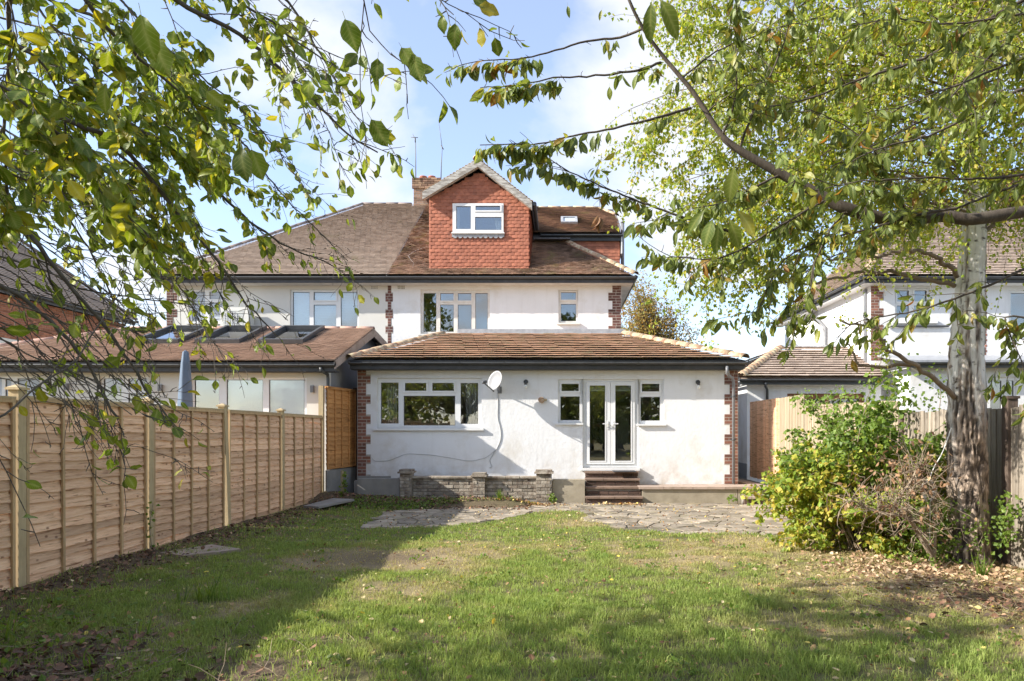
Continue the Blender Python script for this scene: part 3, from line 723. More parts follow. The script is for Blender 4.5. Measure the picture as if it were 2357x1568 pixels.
MB().tube([(2.0, 21.5, 6.1), (2.0, 21.5, Z(514, 21.5))], .055, 10).tube([(2.0, 21.5, Z(514, 21.5)), (2.0, 21.5, Z(510, 21.5))], .065, 10).obj('soil_pipe', M['metal'], H)
# ---- tile-hung dormer
YD = 19.22; xd0, xd1 = X(987.5, YD), X(1217.8, YD); xc = X(1102, YD)
za, zl = Z(397, YD), Z(455, YD); zr = Z(474, YD); zb_ = Z(626, YD)
slope_ = (za-zl)/(xc-xd0)
D = MB()
dw = rect(1041.9, 1159, 468.7, 536.3, YD)
for a, b_, c, d in split_rects(xd0, xd1, zb_, min(zl, zr), [dw]): D.box(a, b_, YD+.03, YD+.15, c, d)
D.prism([(xd0, YD+.03, zr), (xd0, YD+.03, zl), (xc, YD+.03, za), (xd1, YD+.03, zr)][::-1], (0, .12, 0))
for xx in (xd0, xd1-.08): D.prism([(xx, YD+.15, zb_), (xx, YD+.15, zr), (xx, YD+.15+(zr-zb_)/TP, zr)], (.08, 0, 0))
dorm = D.obj('dormer', M['hungtile'], H)
def hung(camber=.006, w=.163, h=.122, n=4):
    mb = MB(); vs = []
    for j, (zz_, yo) in enumerate(((0, 0), (h, .012))):
        for i in range(n+1):
            t = i/n; cz = -.012*(1-(2*t-1)**2) if j == 0 else 0
            vs.append((t*w, yo-camber*(1-(2*t-1)**2), zz_+cz))
    for i in range(n+1): vs.append((i/n*w, .012, -.012*(1-(2*i/n-1)**2)))
    k = n+1
    fs = [(i, i+1, i+1+k, i+k) for i in range(n)]+[(i+2*k, i+1+2*k, i+1, i) for i in range(n)]+[(0, k, 2*k), (n, 2*k+n, k+n)]
    mb.add(vs, fs); return mb.mesh('tile', M['hungtile'])
HT = hung(); cut_tiles = {}
def hung_w(w):
    w = round(w, 2)
    if w not in cut_tiles: cut_tiles[w] = hung(w=w)
    return cut_tiles[w]
tiles = []; z = zb_-.02; r = 0
while z < za:
    x = xd0-(.0825 if r % 2 else 0)
    while x < xd1:
        a, b_ = max(x, xd0-.004), min(x+.163, xd1+.004); m_ = (a+b_)/2
        top = za-abs(m_-xc)*(slope_ if m_ < xc else (za-zr)/(xd1-xc)) - .02
        if b_-a > .03 and z+.06 < top and not (dw[0]-.02 < m_ < dw[1]+.02 and dw[2]-.11 < z+.05 < dw[3]+.0):
            tiles.append((a, b_-a, z))
        x += .1655
    z += .0985; r += 1
R.shuffle(tiles)
big = sorted(tiles, key=lambda t: -t[1])
def mat_apply(me, mtx):
    v = np.empty(len(me.vertices)*3, np.float32); me.vertices.foreach_get('co', v); v = v.reshape(-1, 3)
    A = np.array(mtx); return v@A[:3, :3].T+A[:3, 3]
rest = MB()
for i, (a, w_, z) in enumerate(big):
    yo = YD+.012+R.uniform(-.004, .003); me = HT if w_ > .155 else hung_w(w_)
    rt = (-.02+R.uniform(-.02, .02), R.uniform(-.012, .012), 0)
    if i < 300: put('tile', me, dorm, (a, yo, z), rot=rt)
    else:
        q = mat_apply(me, Matrix.Translation((a, yo, z)) @ Matrix.Rotation(rt[0], 4, 'X')); rest.add([tuple(v) for v in q], [tuple(p.vertices) for p in me.polygons])
if rest.v: rest.obj('tiles', M['hungtile'], dorm)['kind'] = 'stuff'
# cheek tiles on the right side
V = []; Q = []
z = zb_; r = 0
while z < zr-.03:
    y = YD+.0+(.08 if r % 2 else 0); 
    while y < YD+4.3:
        if z+.05 > roofz(y+.08)-.05:
            b0 = len(V); x_ = xd1+.012+R.uniform(0, .006)
            V += [(x_+.014, y, z), (x_+.014, y+.16, z), (x_, y+.16, z+.115), (x_, y, z+.115), (x_-.012, y, z), (x_-.012, y+.16, z)]
            Q += [(b0, b0+1, b0+2, b0+3), (b0+4, b0+5, b0+1, b0)]
        y += .1645
    z += .0985; r += 1
put('cheek_tiles', mesh_np('cheek_tiles', np.array(V), np.array(Q), M['hungtile']), dorm)['kind'] = 'stuff'
# dormer window, lead apron
ps = [rect(*q, YD) for q in ((1050, 1084, 475, 528), (1094.5, 1152, 474.5, 485.5), (1093.5, 1154.5, 500, 530))]
window(dorm, YD, dw, ps, (dw[0]-.03, dw[1]+.03, dw[2]-.03, dw[2]), set_in=-.02, opener=(1,), room=True)
mb = MB(); mb.box(dw[0]-.02, dw[1]+.02, YD-.02, YD+.01, Z(546, YD), dw[2]-.032)
for i in range(10):
    c = dw[0]+.0+(dw[1]-dw[0])*(i+.5)/10; q = [(c+.055*math.cos(t), YD-.028, Z(545.5, YD)-.045*math.sin(t)) for t in np.linspace(0, math.pi, 8)]
    mb.prism(q, (0, .012, 0))
mb.obj('lead_apron', M['lead'], dorm)
# dormer roof: two slopes, verge boards, cap
yb_ = 23.6; ov = .16
zap = Z(380, YD)+.0
eL = (X(975.5, YD), Z(452, YD)); eR = (X(1225, YD), Z(474, YD))
dr = MB()
for (ex, ez) in (eL, eR):
    dr.prism([(xc, YD-ov, zap+.03), (ex, YD-ov, ez), (ex, YD-ov, ez+.05), (xc, YD-ov, zap+.08)][::(1 if ex < xc else -1)], (0, yb_-YD+ov, 0))
dr.obj('dormer_roof', M['fascia'], dorm)
for (ex, ez) in (eL, eR):
    A_ = Vector((0, 1, 0)); Bv = Vector((xc-ex, 0, zap+.03-ez)); L_ = Bv.length
    roof_plane(dorm, (ex, YD-ov-.03, ez+.05), (0, 1, 0), Bv, L_, lambda s: (0, 4.2), .10, .165, 'tile_lichen', wob=.006)
    q = MB(); n_ = Bv.normalized(); dn = Vector((0, 0, -1))
    wd = .155
    p0 = Vector((ex, YD-ov-.055, ez+.055)); p1 = Vector((xc, YD-ov-.055, zap+.085))
    q.prism([p0, p1, p1+dn*wd*1.15, p0+dn*wd*1.15], (0, .028, 0))
    o_ = q.obj('bargeboard', M['oldwood'], dorm)
    MB().prism([p0+dn*(wd*1.15+.002), p1+dn*(wd*1.15+.002), p1+dn*(wd*1.15)+Vector((0, .0, -.03)), p0+dn*(wd*1.15)+Vector((0, 0, -.03))], (0, .16, 0)).obj('soffit', M['oldwood'], dorm)
ridge(dorm, (xc, YD-ov-.08, zap+.10), (xc, 23.9, zap+.10), 'tile_lichen', r=.13)
gutter(dorm, (eR[0]+.07, YD-ov+.02, eR[1]+.015), (eR[0]+.07, 22.2, eR[1]+.0))
MB().box(eR[0]-.01, eR[0]+.012, YD-ov, 22.2, eR[1]-.12, eR[1]+.02).obj('fascia', M['fascia'], dorm)
# ---- chimney
CH = thing('chimney_stack', 'weathered brick chimney with two clay pots rising behind the dormer', 'chimney', (-4.75, 24.6, 9.3))
cxa, cxb, YC = X(952, 24.3), X(1008, 24.3)+.05, 24.3
MB().box(cxa+.004, cxb-.004, YC+.004, YC+.7, 8.6, Z(411, YC)).obj('core', M['mortar_old'], CH)
brickwork(CH, cxa, cxb, 9.2, Z(434, YC), YC, 'brick_stock', jit=.004)
brickwork(CH, cxa-.05, cxb+.05, Z(434, YC), Z(410, YC)-.01, YC-.045, 'brick_stock', jit=.005, depth=.1)
for u in (984-.0, 964):
    xx = X(u+6, YC)
    pr = [(0, .13), (.04, .14), (.08, .125), (.14, .12), (.16, .14), (.19, .135)]
    MB().tube([(xx, YC+.35, Z(411, YC)+h_) for h_, _ in pr], [q for _, q in pr], 14).obj('chimney_pot', M['pot'], CH)
def aerial(u, v0, v1, label, tilt):
    A = thing('aerial', label, 'aerial', P(u, v1, 24.2))
    MB().tube([P(u, v1, 24.2), P(u-tilt*.3, (v0+v1)/2, 24.2), P(u-tilt, v0, 24.2)], [.018, .016, .010], 6).obj('mast', M['wire'], A); return A
A1 = aerial(957, 316, 412, 'thin aerial mast with a short crossbar at the left of the chimney', .5)
MB().tube([P(946, 316, 24.2), P(962, 317, 24.2)], .013, 6).tube([P(950, 309, 24.3), P(957, 322, 24.2)], .01, 6).tube([P(955, 317, 24.2), P(956, 328, 24.2)], .02, 6).obj('crossbar', M['wire'], A1)
A2 = aerial(1015, 341, 412, 'taller thin whip aerial leaning behind the dormer gable', -3)
MB().tube([P(1009.5, 278, 24.2), P(1018, 342, 24.2)], [.007, .012], 5).tube([P(1015, 335, 24.2), P(1021, 344, 24.2)], .018, 5).obj('whip', M['wire'], A2)

# ---- extension
XEL, XER = X(822.5, YE), X(1699, YE); ZT = Z(849.5, YE)
eb = rect(867.8, 1108.4, 870.4, 986, YE)
es = rect(1284.5, 1341, 873, 974, YE); ed = rect(1341.0, 1470.0, 873, 1077, YE); er = rect(1470.0, 1528.4, 873, 977, YE)
ext = pierced(MB(), XEL, XER, .15, ZT, YE, YE+.26, [eb, (es[0], es[1], es[2], es[3]), (ed[0], ed[1], ed[2], es[3]), (er[0], er[1], er[2], es[3])]).obj('extension_wall', M['render'], H)
MB().box(XEL, XEL+.24, YE+.26, YM, -.1, ZT).box(XER-.24, XER, YE+.26, 24, -.1, ZT).obj('extension_wall', M['render'], H)
es = (*es[:3], es[3]); er = (er[0], er[1], er[2], es[3]); ed = (ed[0], ed[1], ed[2], es[3])
ps = [rect(*q, YE) for q in ((875.5, 916.2, 880.5, 975), (931, 981, 881, 900), (994, 1045, 881, 900), (928, 1047, 911, 979.5), (1059.5, 1100, 881.5, 976))]
window(H, YE, eb, ps, (X(859, YE), X(1113.5, YE), Z(991, YE), Z(986, YE)), opener=(1, 2), rd=3)
ps = [rect(*q, YE) for q in ((1292, 1332.5, 883, 900.5), (1290, 1334.5, 912.5, 967.5))]
window(H, YE, (es[0], es[1]-.001, es[2], es[3]), ps, (X(1277, YE), X(1342, YE), Z(978, YE), Z(974, YE)), opener=(0,), room=False)
ps = [rect(*q, YE) for q in ((1477.5, 1518.5, 883, 901.5), (1475, 1520, 913.5, 968.5))]
window(H, YE, (er[0]+.001, er[1], er[2], er[3]), ps, (X(1466, YE), X(1533, YE), Z(980, YE), Z(976, YE)), opener=(0,), room=False)
r_ = MB(); a, b_, c, d, y0, y1 = es[0]-.8, er[1]+.8, .5, 2.75, YE+.28, YE+3
r_.add([(a,y0,c),(b_,y0,c),(b_,y1,c),(a,y1,c),(a,y0,d),(b_,y0,d),(b_,y1,d),(a,y1,d)], [(0,1,2,3),(7,6,5,4),(2,6,7,3),(0,3,7,4),(1,5,6,2)]); r_.obj('room', M['room'], H)
MB().box(X(1428, YE)+.1, X(1460, YE)+.1, YE+2.2, YE+2.95, .5, 2.2).obj('inner_partition', M['render_cream'], H)
# french doors
fx = 1347, 1468
dfr = MB(); din = (X(1349.5, YE), X(1461.5, YE), Z(1069, YE), Z(878.5, YE))
pierced(dfr, ed[0], ed[1], ed[2], ed[3], YE+.05, YE+.12, [din]); door = dfr.obj('door_frame', M['upvc'], H)
for (a, b_, g0, g1, hx) in ((1349.8, 1405.2, 1357, 1393.5, 1399), (1405.8, 1461.2, 1416, 1453, 1411)):
    o4 = rect(a, b_, 879, 1068.5, YE); gp = rect(g0, g1, 887, 1061.5, YE)
    dl = MB(); pierced(dl, *o4, YE+.03, YE+.09, [gp]); pierced(dl, gp[0]-.02, gp[1]+.02, gp[2]-.02, gp[3]+.02, YE+.022, YE+.0295, [(gp[0]+.004, gp[1]-.004, gp[2]+.004, gp[3]-.004)])
    do = dl.obj('door', M['upvc'], H)
    MB().box(gp[0]-.005, gp[1]+.005, YE+.055, YE+.061, gp[2]-.005, gp[3]+.005).obj('pane', M['glass'], do)
    pierced(MB(), gp[0], gp[1], gp[2], gp[3], YE+.04, YE+.054, [(gp[0]+.01, gp[1]-.01, gp[2]+.01, gp[3]-.01)]).obj('seal', M['seal'], do)
    hxx = X(hx, YE); hz = Z(976, YE)
    hm = MB(); hm.box(hxx-.016, hxx+.016, YE+.018, YE+.0295, hz-.13, hz+.07).tube([(hxx, YE+.02, hz), (hxx, YE-.03, hz)], .011, 8)
    dd = -1 if hx < 1405 else 1
    hm.bar((hxx, YE-.028, hz), (hxx+dd*.12, YE-.028, hz+.004), .018, .02); hm.obj('handle', M['upvc'], do)
    MB().tube([(hxx, YE+.0275, hz-.09), (hxx, YE+.015, hz-.09)], .009, 8).obj('lock', M['seal'], do)
MB().box(X(1336, YE), X(1471.7, YE), YE-.10, YE+.06, Z(1083, YE)+.0, Z(1077, YE)).obj('threshold', M['upvc'], H)
# quoins of the extension
ztq = Z(867.0, YE)-.0
quoin(H, XEL+.003, X(843, YE), X(853.4, YE), Z(1096, YE)+.003, ZT, YE, 'brick', Z(862, YE), left=True)
quoin(H, X(1679.3, YE), XER-.003, X(1667, YE), .285, ZT, YE, 'brick', Z(864, YE), left=False)
# extension eaves & roof
YX, ZX = 15.65, Z(828.5, 15.65)
MB().box(-4.78, 4.26, YX+.06, YX+.08, ZX-.20, ZX-.02).obj('fascia', M['fascia'], H)
MB().box(-4.76, 4.24, YX+.082, YE-.001, ZX-.215, ZX-.185).obj('soffit', M['fascia'], H)
gutter(H, (-4.79, YX, ZX-.05), (4.33, YX, ZX-.05))
ZTOP, YTOP = Z(773, 19.28), 19.28
TE = (ZTOP-ZX)/(YTOP-YX); CE = math.cos(math.atan(TE)); SE = (YTOP-YX)/CE
xl0, xl1, xr0, xr1 = X(803, YX), X(1020, YTOP), X(1716, YX), X(1437, YTOP)
roof_plane(H, (0, YX-.05, ZX), (1, 0, 0), (0, 1, TE), SE, lambda s: (xl0+(xl1-xl0)*s/SE, xr0+(xr1-xr0)*s/SE), .282, .332, 'tile_ext', thick=.022, wob=.008, wave=.003, lift=3.6)
rr_ = MB(); rr_.prism([(xl0, YX, ZX-.03), (xr0, YX, ZX-.03), (xr1, YTOP, ZTOP-.03), (xl1, YTOP, ZTOP-.03)], (0, 0, .02)); rr_.add([(xr0, YX, ZX-.03), (xr0, 24, ZX-.03), (xr1, 24, ZTOP), (xr1, YTOP, ZTOP-.03), (xl0, YX, ZX-.03), (xl0, YTOP, ZX-.03), (xl1, YTOP, ZTOP-.03)], [(0, 1, 2, 3), (4, 6, 5)])
rr_.obj('roof_base', M['fascia'], H)
ridge(H, (xl0+.02, YX-.05, ZX+.06), (xl1, YTOP-.04, ZTOP+.06), 'tile_lichen', L=.44, r=.12)
ridge(H, (xr0-.02, YX-.05, ZX+.06), (xr1, YTOP-.04, ZTOP+.06), 'tile_lichen', L=.44, r=.13)
MB().prism([(xl1+.5, YTOP-.14, ZTOP-.01), (xr1, YTOP-.14, ZTOP-.01), (xr1, YM-.003, ZTOP+.07), (xl1+.5, YM-.003, ZTOP+.07)], (0, 0, .012)).box(xl1+.4, xr1+.02, YM-.012, YM-.002, ZTOP+.05, ZTOP+.19).obj('lead_flashing', M['lead'], H)
for u in (1097.5, 1222.5, 1333): # small mortar dabs on the top course
    a = Vector(P(u, 779.5, 18.9)); MB().tube([a+Vector((-.07, 0, 0)), a+Vector((0, 0, .03)), a+Vector((.07, 0, 0))], [.02, .04, .02], 8).obj('mortar_dab', M['tile_lichen'], H)
# downpipes
def pipe(par, pts, r=.035, m='metal', clips=()):
    q = [Vector(p) for p in pts]; mb = MB(); mb.tube(q, r, 12); o = mb.obj('downpipe', M[m], par)
    for c in clips: MB().tube([(q[-1].x, q[-1].y, c), (q[-1].x, q[-1].y, c+.04)], r+.01, 12).box(q[-1].x-.06, q[-1].x+.06, q[-1].y+.02, q[-1].y+.05, c, c+.04).obj('pipe_clip', M['blackplastic'], o)
    return o
pipe(H, [P(1673.6, 843, YX), P(1673.6, 858, YX), P(1677, 864, 15.75), P(1686, 871, 15.86), P(1688.5, 880, 15.9), (X(1688.5, 15.9), 15.9, .30)], clips=(Z(915, YE), Z(1014, YE)))
# vent flue
a = Vector(P(1247, 921, YE)); fl = MB().tube([a+Vector((0, 0, 0)), a+Vector((0, -.05, 0)), a+Vector((-.02, -.12, 0))], [.07, .07, .066], 16)
fl.box(a.x+.06, a.x+.12, YE-.02, YE, a.z-.02, a.z+.03); fl.obj('vent_outlet', M['tile_lichen'], H)
# side of the extension base
MB().box(XEL, X(900, YE), YE-.02, YE+.1, -.1, Z(1096, YE)).obj('plinth', M['concrete_grey'], H)

# things on the extension wall
def lamp(u, v, label):
    a = Vector(P(u, v, YE)); L = thing('wall_lamp', label, 'wall lamp', a, 'bare bulb lamps on the rear wall')
    MB().tube([a+Vector((0, -.002, 0)), a+Vector((0, -.03, 0))], [.055, .045], 16).tube([a+Vector((0, -.025, -.005)), a+Vector((0, -.08, -.03)), a+Vector((0, -.09, -.075))], [.02, .028, .032], 12).obj('holder', M['blackplastic'], L)
    pr = [(0, .02), (-.03, .034), (-.055, .038), (-.08, .03), (-.095, .012)]
    MB().tube([a+Vector((0, -.092, -.07+h)) for h, _ in pr], [q for _, q in pr], 12).obj('bulb', M['bulb'], L)
lamp(1210.5, 879, 'bare white bulb in a black holder, between the satellite dish and the french doors')
lamp(1606.5, 880, 'bare white bulb in a black holder, near the brick corner right of the doors')
# satellite dish
a = Vector(P(1150, 894, YE)); DS = thing('satellite_dish', 'white oval satellite dish on the wall beside the large window', 'satellite dish', a)
ctr = Vector(P(1141, 877, YE-.42)); nrm = Vector((-.58, -.72, .30)).normalized()
e1 = nrm.cross(Vector((0, 0, 1))).normalized(); e2 = e1.cross(nrm).normalized()
if e2.z < 0: e2 = -e2
mb = MB(); vs = []; rings = 8; seg = 32
for s_, off in ((0, 0), (1, .006)):
    for i in range(rings+1):
        rr = i/rings
        for j in range(seg):
            an = 2*math.pi*j/seg; vs.append(ctr+e1*(rr*.21*math.cos(an))+e2*(rr*.235*math.sin(an))+nrm*(.065*(rr**2)-off-.03))
fs = []; tot = (rings+1)*seg
for i in range(rings):
    for j in range(seg):
        q = i*seg+j; q2 = i*seg+(j+1) % seg
        fs.append((q, q2, q2+seg, q+seg)); fs.append((q+tot, q+seg+tot, q2+seg+tot, q2+tot))
for j in range(seg): q = rings*seg+j; q2 = rings*seg+(j+1) % seg; fs.append((q, q2, q2+tot, q+tot))
mb.add(vs, fs, True); mb.obj('reflector', M['dish'], DS)
low = ctr-e2*.25
feed = ctr+nrm*.36-e2*.17
MB().bar(low-nrm*.02, feed, .022, .022).obj('feed_arm', M['blackplastic'], DS)
MB().tube([feed+e2*-.0, feed+(ctr-feed).normalized()*.09], [.028, .034], 10).tube([feed+Vector((0, 0, .03)), feed+Vector((0, 0, -.04))], .022, 8).obj('receiver', M['blackplastic'], DS)
MB().tube([ctr-nrm*.03, ctr-nrm*.12+Vector((0, 0, -.05)), a+Vector((0, -.1, -.05)), a+Vector((0, 0, -.05))], .018, 8).box(a.x-.05, a.x+.05, YE-.012, YE-.001, a.z-.12, a.z+.04).obj('bracket', M['metal'], DS)
def ccx(x): return 801.4+.27655*x
def ccy(y): return 754.2+.27655*y
def cable(pts, label, r=.006):
    q = [Vector(P(ccx(x), ccy(y), YE-.008)) for x, y in pts]; out = []
    for i in range(len(q)-1):
        p0, p1, p2, p3 = q[max(i-1, 0)], q[i], q[i+1], q[min(i+2, len(q)-1)]
        for k in range(5):
            t = k/5; out.append(.5*((2*p1)+(-p0+p2)*t+(2*p0-5*p1+4*p2-p3)*t*t+(-p0+3*p1-3*p2+p3)*t**3))
    out.append(q[-1]); tag(MB().tube(out, r, 6).obj('cable', M['cable']), label, 'cable')
cable([(1245, 530), (1246, 640), (1245, 750), (1262, 820), (1271, 880), (1265, 940), (1240, 1000), (1205, 1060), (1180, 1102), (1188, 1135), (1196, 1158), (1176, 1168)], 'grey cable hanging down the white wall below the satellite dish', .009)
cable([(195, 1080), (205, 1098), (235, 1112), (330, 1108), (410, 1080), (490, 1052), (600, 1055), (700, 1062), (850, 1085), (1000, 1110), (1080, 1100), (1150, 1080), (1225, 1020)], 'thin grey cable looping sideways along the wall under the large window', .005)
# curtains and blinds behind the panes
def curtain(u0, u1, v0, v1, Y, label, m='curtain', folds=5, lean=0):
    a, b_, c, d = rect(u0, u1, v0, v1, Y); n = folds*8; vs = []
    for zz_, k in ((c, 1), (d, 0)):
        for i in range(n+1):
            t = i/n; vs.append((a+(b_-a)*t+lean*k*(1-t), Y+.03*math.sin(t*folds*6.28), zz_))
    mb = MB(); mb.add(vs+[(x, y+.004, z) for x, y, z in vs], [(i, i+1, i+n+2, i+n+1) for i in range(n)]+[(i+2*n+2+1, i+2*n+2, i+3*n+3, i+3*n+4) for i in range(n)], True)
    return tag(mb.obj('curtain', M[m]), label, 'curtain', 'curtains behind the windows')
curtain(890, 915, 876, 982, YE+.24, 'pale curtain behind the left side pane of the large ground floor window', folds=4)
curtain(1072, 1098, 876, 982, YE+.24, 'pale curtain behind the right side pane of the large ground floor window', folds=4)
curtain(922, 932, 905, 984, YE+.24, 'narrow edge of curtain at the left of the large central pane', folds=2)
curtain(1043, 1058, 471, 534, YD+.22, 'white curtain at the left of the dormer window', 'blind', folds=3)
curtain(1137, 1156, 494, 534, YD+.22, 'white curtain at the right of the dormer window', 'blind', folds=3, lean=.06)
def rollup(u0, u1, v0, v1, Y, label):
    a, b_, c, d = rect(u0, u1, v0, v1, Y); B_ = thing('roller_blind', label, 'blind', (a, Y, d), 'rolled up blinds behind the doors')
    MB().box(a, b_, Y, Y+.004, c+.03, d).obj('fabric', M['frost'], B_); MB().tube([(a, Y, c+.015), (b_, Y, c+.015)], .014, 8).obj('bottom_bar', M['blind'], B_)
rollup(1357, 1393, 884, 901, YE+.16, 'part lowered pale blind behind the left french door')
rollup(1416, 1453, 884, 901, YE+.16, 'part lowered pale blind behind the right french door')
rollup(1474, 1521, 888, 892, YE+.2, 'blind rolled right up behind the narrow window right of the doors')
rollup(1289, 1336, 880, 886, YE+.2, 'blind rolled right up behind the narrow window left of the doors')

# ------------------------------------------------------------------ steps, low walls, terrace
stp = thing('garden_steps', 'four brown brick and slab steps up to the french doors', 'steps', (.98, 15.4, -.08))
xs0, xs1 = X(1347, 15.75), X(1469, 15.75)
lv = [(15.0, .077), (15.25, .275), (15.5, .44), (15.74, .585)]
zb0 = -.12
for i, (yy, zz_) in enumerate(lv):
    x0_, x1_ = xs0-.005*(3-i), xs1+.005*(3-i)
    yb = lv[i+1][0]+.03 if i < 3 else YE-.005
    MB().box(x0_+.015, x1_-.015, yy+.055, YE-.003, zb0, zz_-.045).obj('core', M['mortar_old'], stp)
    brickwork(stp, x0_, x1_, zb0+.0, zz_-.05, yy+.035, 'brick_step', jit=.004, depth=.05, off0=.05*i)
    nsl = (4, 3, 3, 3)[i]; xx = x0_-.01
    for k in range(nsl):
        w_ = (x1_-x0_+.02)/nsl
        s_ = MB(); s_.box(xx+.003, xx+w_-.003, yy, yb, zz_-.04, zz_+R.uniform(-.002, .003)); s_.obj('tread', M['tread'], stp); xx += w_
    zb0 = zz_-.04
dm = MB(); dm.box(X(1411, 15.6), X(1463, 15.6), 15.50, 15.85, .592, .612); tag(dm.obj('doormat', M['mat_rubber']), 'black doormat on the top step before the french doors', 'doormat')
for k in range(2): pass
YR = 15.2
lw = thing('garden_wall', 'low flaking grey brick wall with three capped piers under the large window', 'wall', (-2.5, YR, 0))
wx0, wx1 = X(915, YR), X(1238, YR); ztw = .50
MB().box(wx0, wx1, YR+.03, YR+.2, -.1, ztw-.02).obj('core', M['mortar_old'], lw)
for a, b_ in ((X(946, YR), X(1088, YR)), (X(1117, YR), X(1234, YR))):
    brickwork(lw, a, b_, .02, ztw-.03, YR+.012, 'brick_old', jit=.008, depth=.05, off0=.07)
    xx = a
    while xx < b_-.05:
        w_ = min(R.uniform(.28, .5), b_-xx); MB().box(xx+.004, xx+w_-.004, YR-.025+R.uniform(-.008, .008), YR+.26, ztw-.03, ztw+R.uniform(.004, .014)).obj('coping', M['brick_old'], lw); xx += w_
for (u0_, u1_, vt, lab) in ((919, 947, 1083, 0), (1087, 1117, 1091, 1), (1233, 1271, 1084, 2)):
    a, b_ = X(u0_, YR-.1), X(u1_, YR-.1); zt_ = Z(vt, YR-.1)
    MB().box(a+.012, b_-.012, YR-.09, YR+.24, -.1, zt_-.06).obj('pier_core', M['mortar_old'], lw)
    brickwork(lw, a+.012, b_-.012, -.03, zt_-.07, YR-.10, 'brick_old', jit=.005, depth=.05, L=.2)
    mb = MB(); mb.box(a-.03, b_+.03, YR-.15, YR+.28, zt_-.065, zt_-.025); mb.obj('pier_cap', M['brick_old'], lw)
    MB().box(a+.0, b_-.0, YR-.12, YR+.25, zt_-.025, zt_+.02).obj('pier_cap', M['brick_old'], lw)
for (a, b_) in ((X(822, YR), wx0-.003),):
    tag(MB().box(a, X(919, YR)-.003, YR+.02, YR+.22, -.1, .46).obj('plinth_wall', M['concrete_grey']), 'plain grey cement retaining wall at the foot of the left brick corner', 'wall')
tag(MB().box(X(1271, YR)+.002, xs0-.03, YR-.02, YR+.22, -.2, Z(1104, YR)).obj('retaining_wall', M['concrete']), 'stained cement retaining wall between the last pier and the steps', 'wall')
# low beds behind the walls
bd = MB(); bd.box(XEL+.1, xs0-.04, YR+.21, YE-.022, -.1, .40); o = bd.obj('raised_bed', M['concrete_grey']); o['kind'] = 'structure'
tw = thing('terrace_wall', 'stained cement terrace wall with pinkish slab coping right of the steps', 'wall', (3, YR, 0))
tx0, tx1 = xs1+.03, 5.03
MB().box(tx0, X(1698, YR), YR+.03, YR+.2, -.2, .225).obj('wall_face', M['concrete'], tw)
MB().box(X(1698, YR)+.012, tx1, YR+.034, YR+.2, -.2, .225).obj('wall_face', M['concrete'], tw)
ter = MB().box(tx0, tx1, YR+.2, 27, -.2, .227).obj('terrace', M['joint']); ter['kind'] = 'structure'
ux = [1470.5, 1528, 1595, 1670, 1740, 1800, 1870]
for p, q in zip(ux, ux[1:]):
    a, b_ = X(p, YR), min(X(q, YR), tx1)
    if b_-a > .05: MB().box(a+.005, b_-.005, YR-.015+R.uniform(-.004, .004), YR+.37, .229, .283+R.uniform(-.003, .003)).obj('coping', M['coping'], tw)
for i in range(12):
    for j in range(5):
        a = tx0+i*.32; yy = YR+.385+j*.4
        if a+.3 > tx1: continue
        if yy > YE-.2 and a < XER: continue
        MB().box(a, a+.31, yy, min(yy+.39, 18.5), .229, .279+R.uniform(-.003, .003)).obj('slab', M['coping'], ter)
sstp = thing('side_step', 'single low slab step on brick beside the leafy bush', 'step', (4.0, 14.9, -.08))
a, b_ = X(1712, 14.9), X(1840, 14.9)
MB().box(a+.03, b_, 14.95, YR-.002, -.15, .03).obj('core', M['mortar_old'], sstp)
brickwork(sstp, a+.02, b_, -.10, .04, 14.93, 'brick_step', jit=.003, L=.1, H=.125)
for k in range(2): MB().box(a+k*(b_-a)/2+.003, a+(k+1)*(b_-a)/2-.003, 14.87, YR-.004, .042, .085).obj('slab', M['coping'], sstp)

# ------------------------------------------------------------------ the attached house on the left
NB = thing('neighbour_house', 'cream rendered attached house on the left, with grey brown hipped roof and single storey extension', 'house', (-8, 19, 0))
XN0, XN1 = X(383, YM), XL-.002
wa = rect(434, 515, 666, 742, YM); wb = rect(667.4, 826, 666.6, 757, YM)
pierced(MB(), XN0, XN1, -.1, 5.70, YM, YM+.28, [wa, wb]).obj('wall', M['render_cream'], NB)
MB().box(XN0, XN0+.25, YM+.28, 27.5, -.1, 5.7).obj('wall', M['render_cream'], NB)
ps = [rect(*q, YM) for q in ((440, 470, 671, 738), (480, 510, 671, 687.5), (480, 510, 696, 738))]
window(NB, YM, wa, ps, (wa[0]-.04, wa[1]+.04, wa[2]-.05, wa[2]), glass='frost', room=False)
ps = [rect(*q, YM) for q in ((672.5, 711, 671.5, 753), (720.5, 772.5, 671.5, 691), (720.5, 772.5, 701, 753), (783, 821.5, 671.5, 753))]
window(NB, YM, wb, ps, opener=(1,))
def venetian(u0, u1, v0, v1, Y, label):
    a, b_, c, d = rect(u0, u1, v0, v1, Y); B_ = thing('venetian_blind', label, 'blind', (a, Y, d), 'slatted blinds in the neighbouring windows'); sm = MB()
    n = int((d-c)/.045)
    for i in range(n):
        z = c+(i+.5)*(d-c)/n; sm.prism([(a, Y-.008, z-.024), (a, Y+.008, z+.020), (a, Y+.008, z+.023), (a, Y-.008, z-.021)], (b_-a, 0, 0))
    sm.obj('slats', M['blind'], B_)['kind'] = 'stuff'
    MB().box(a, b_, Y-.02, Y+.02, d, d+.03).obj('headrail', M['blind'], B_)
venetian(671, 712, 669, 756, YM+.18, 'white slatted blind in the left pane of the wide cream house window')
venetian(719, 774, 669, 756, YM+.18, 'white slatted blind in the middle panes of the wide cream house window')
venetian(782, 823, 669, 756, YM+.18, 'white slatted blind in the right pane of the wide cream house window')
airbrick(NB, 854, 870, 656, 665.5, YM)
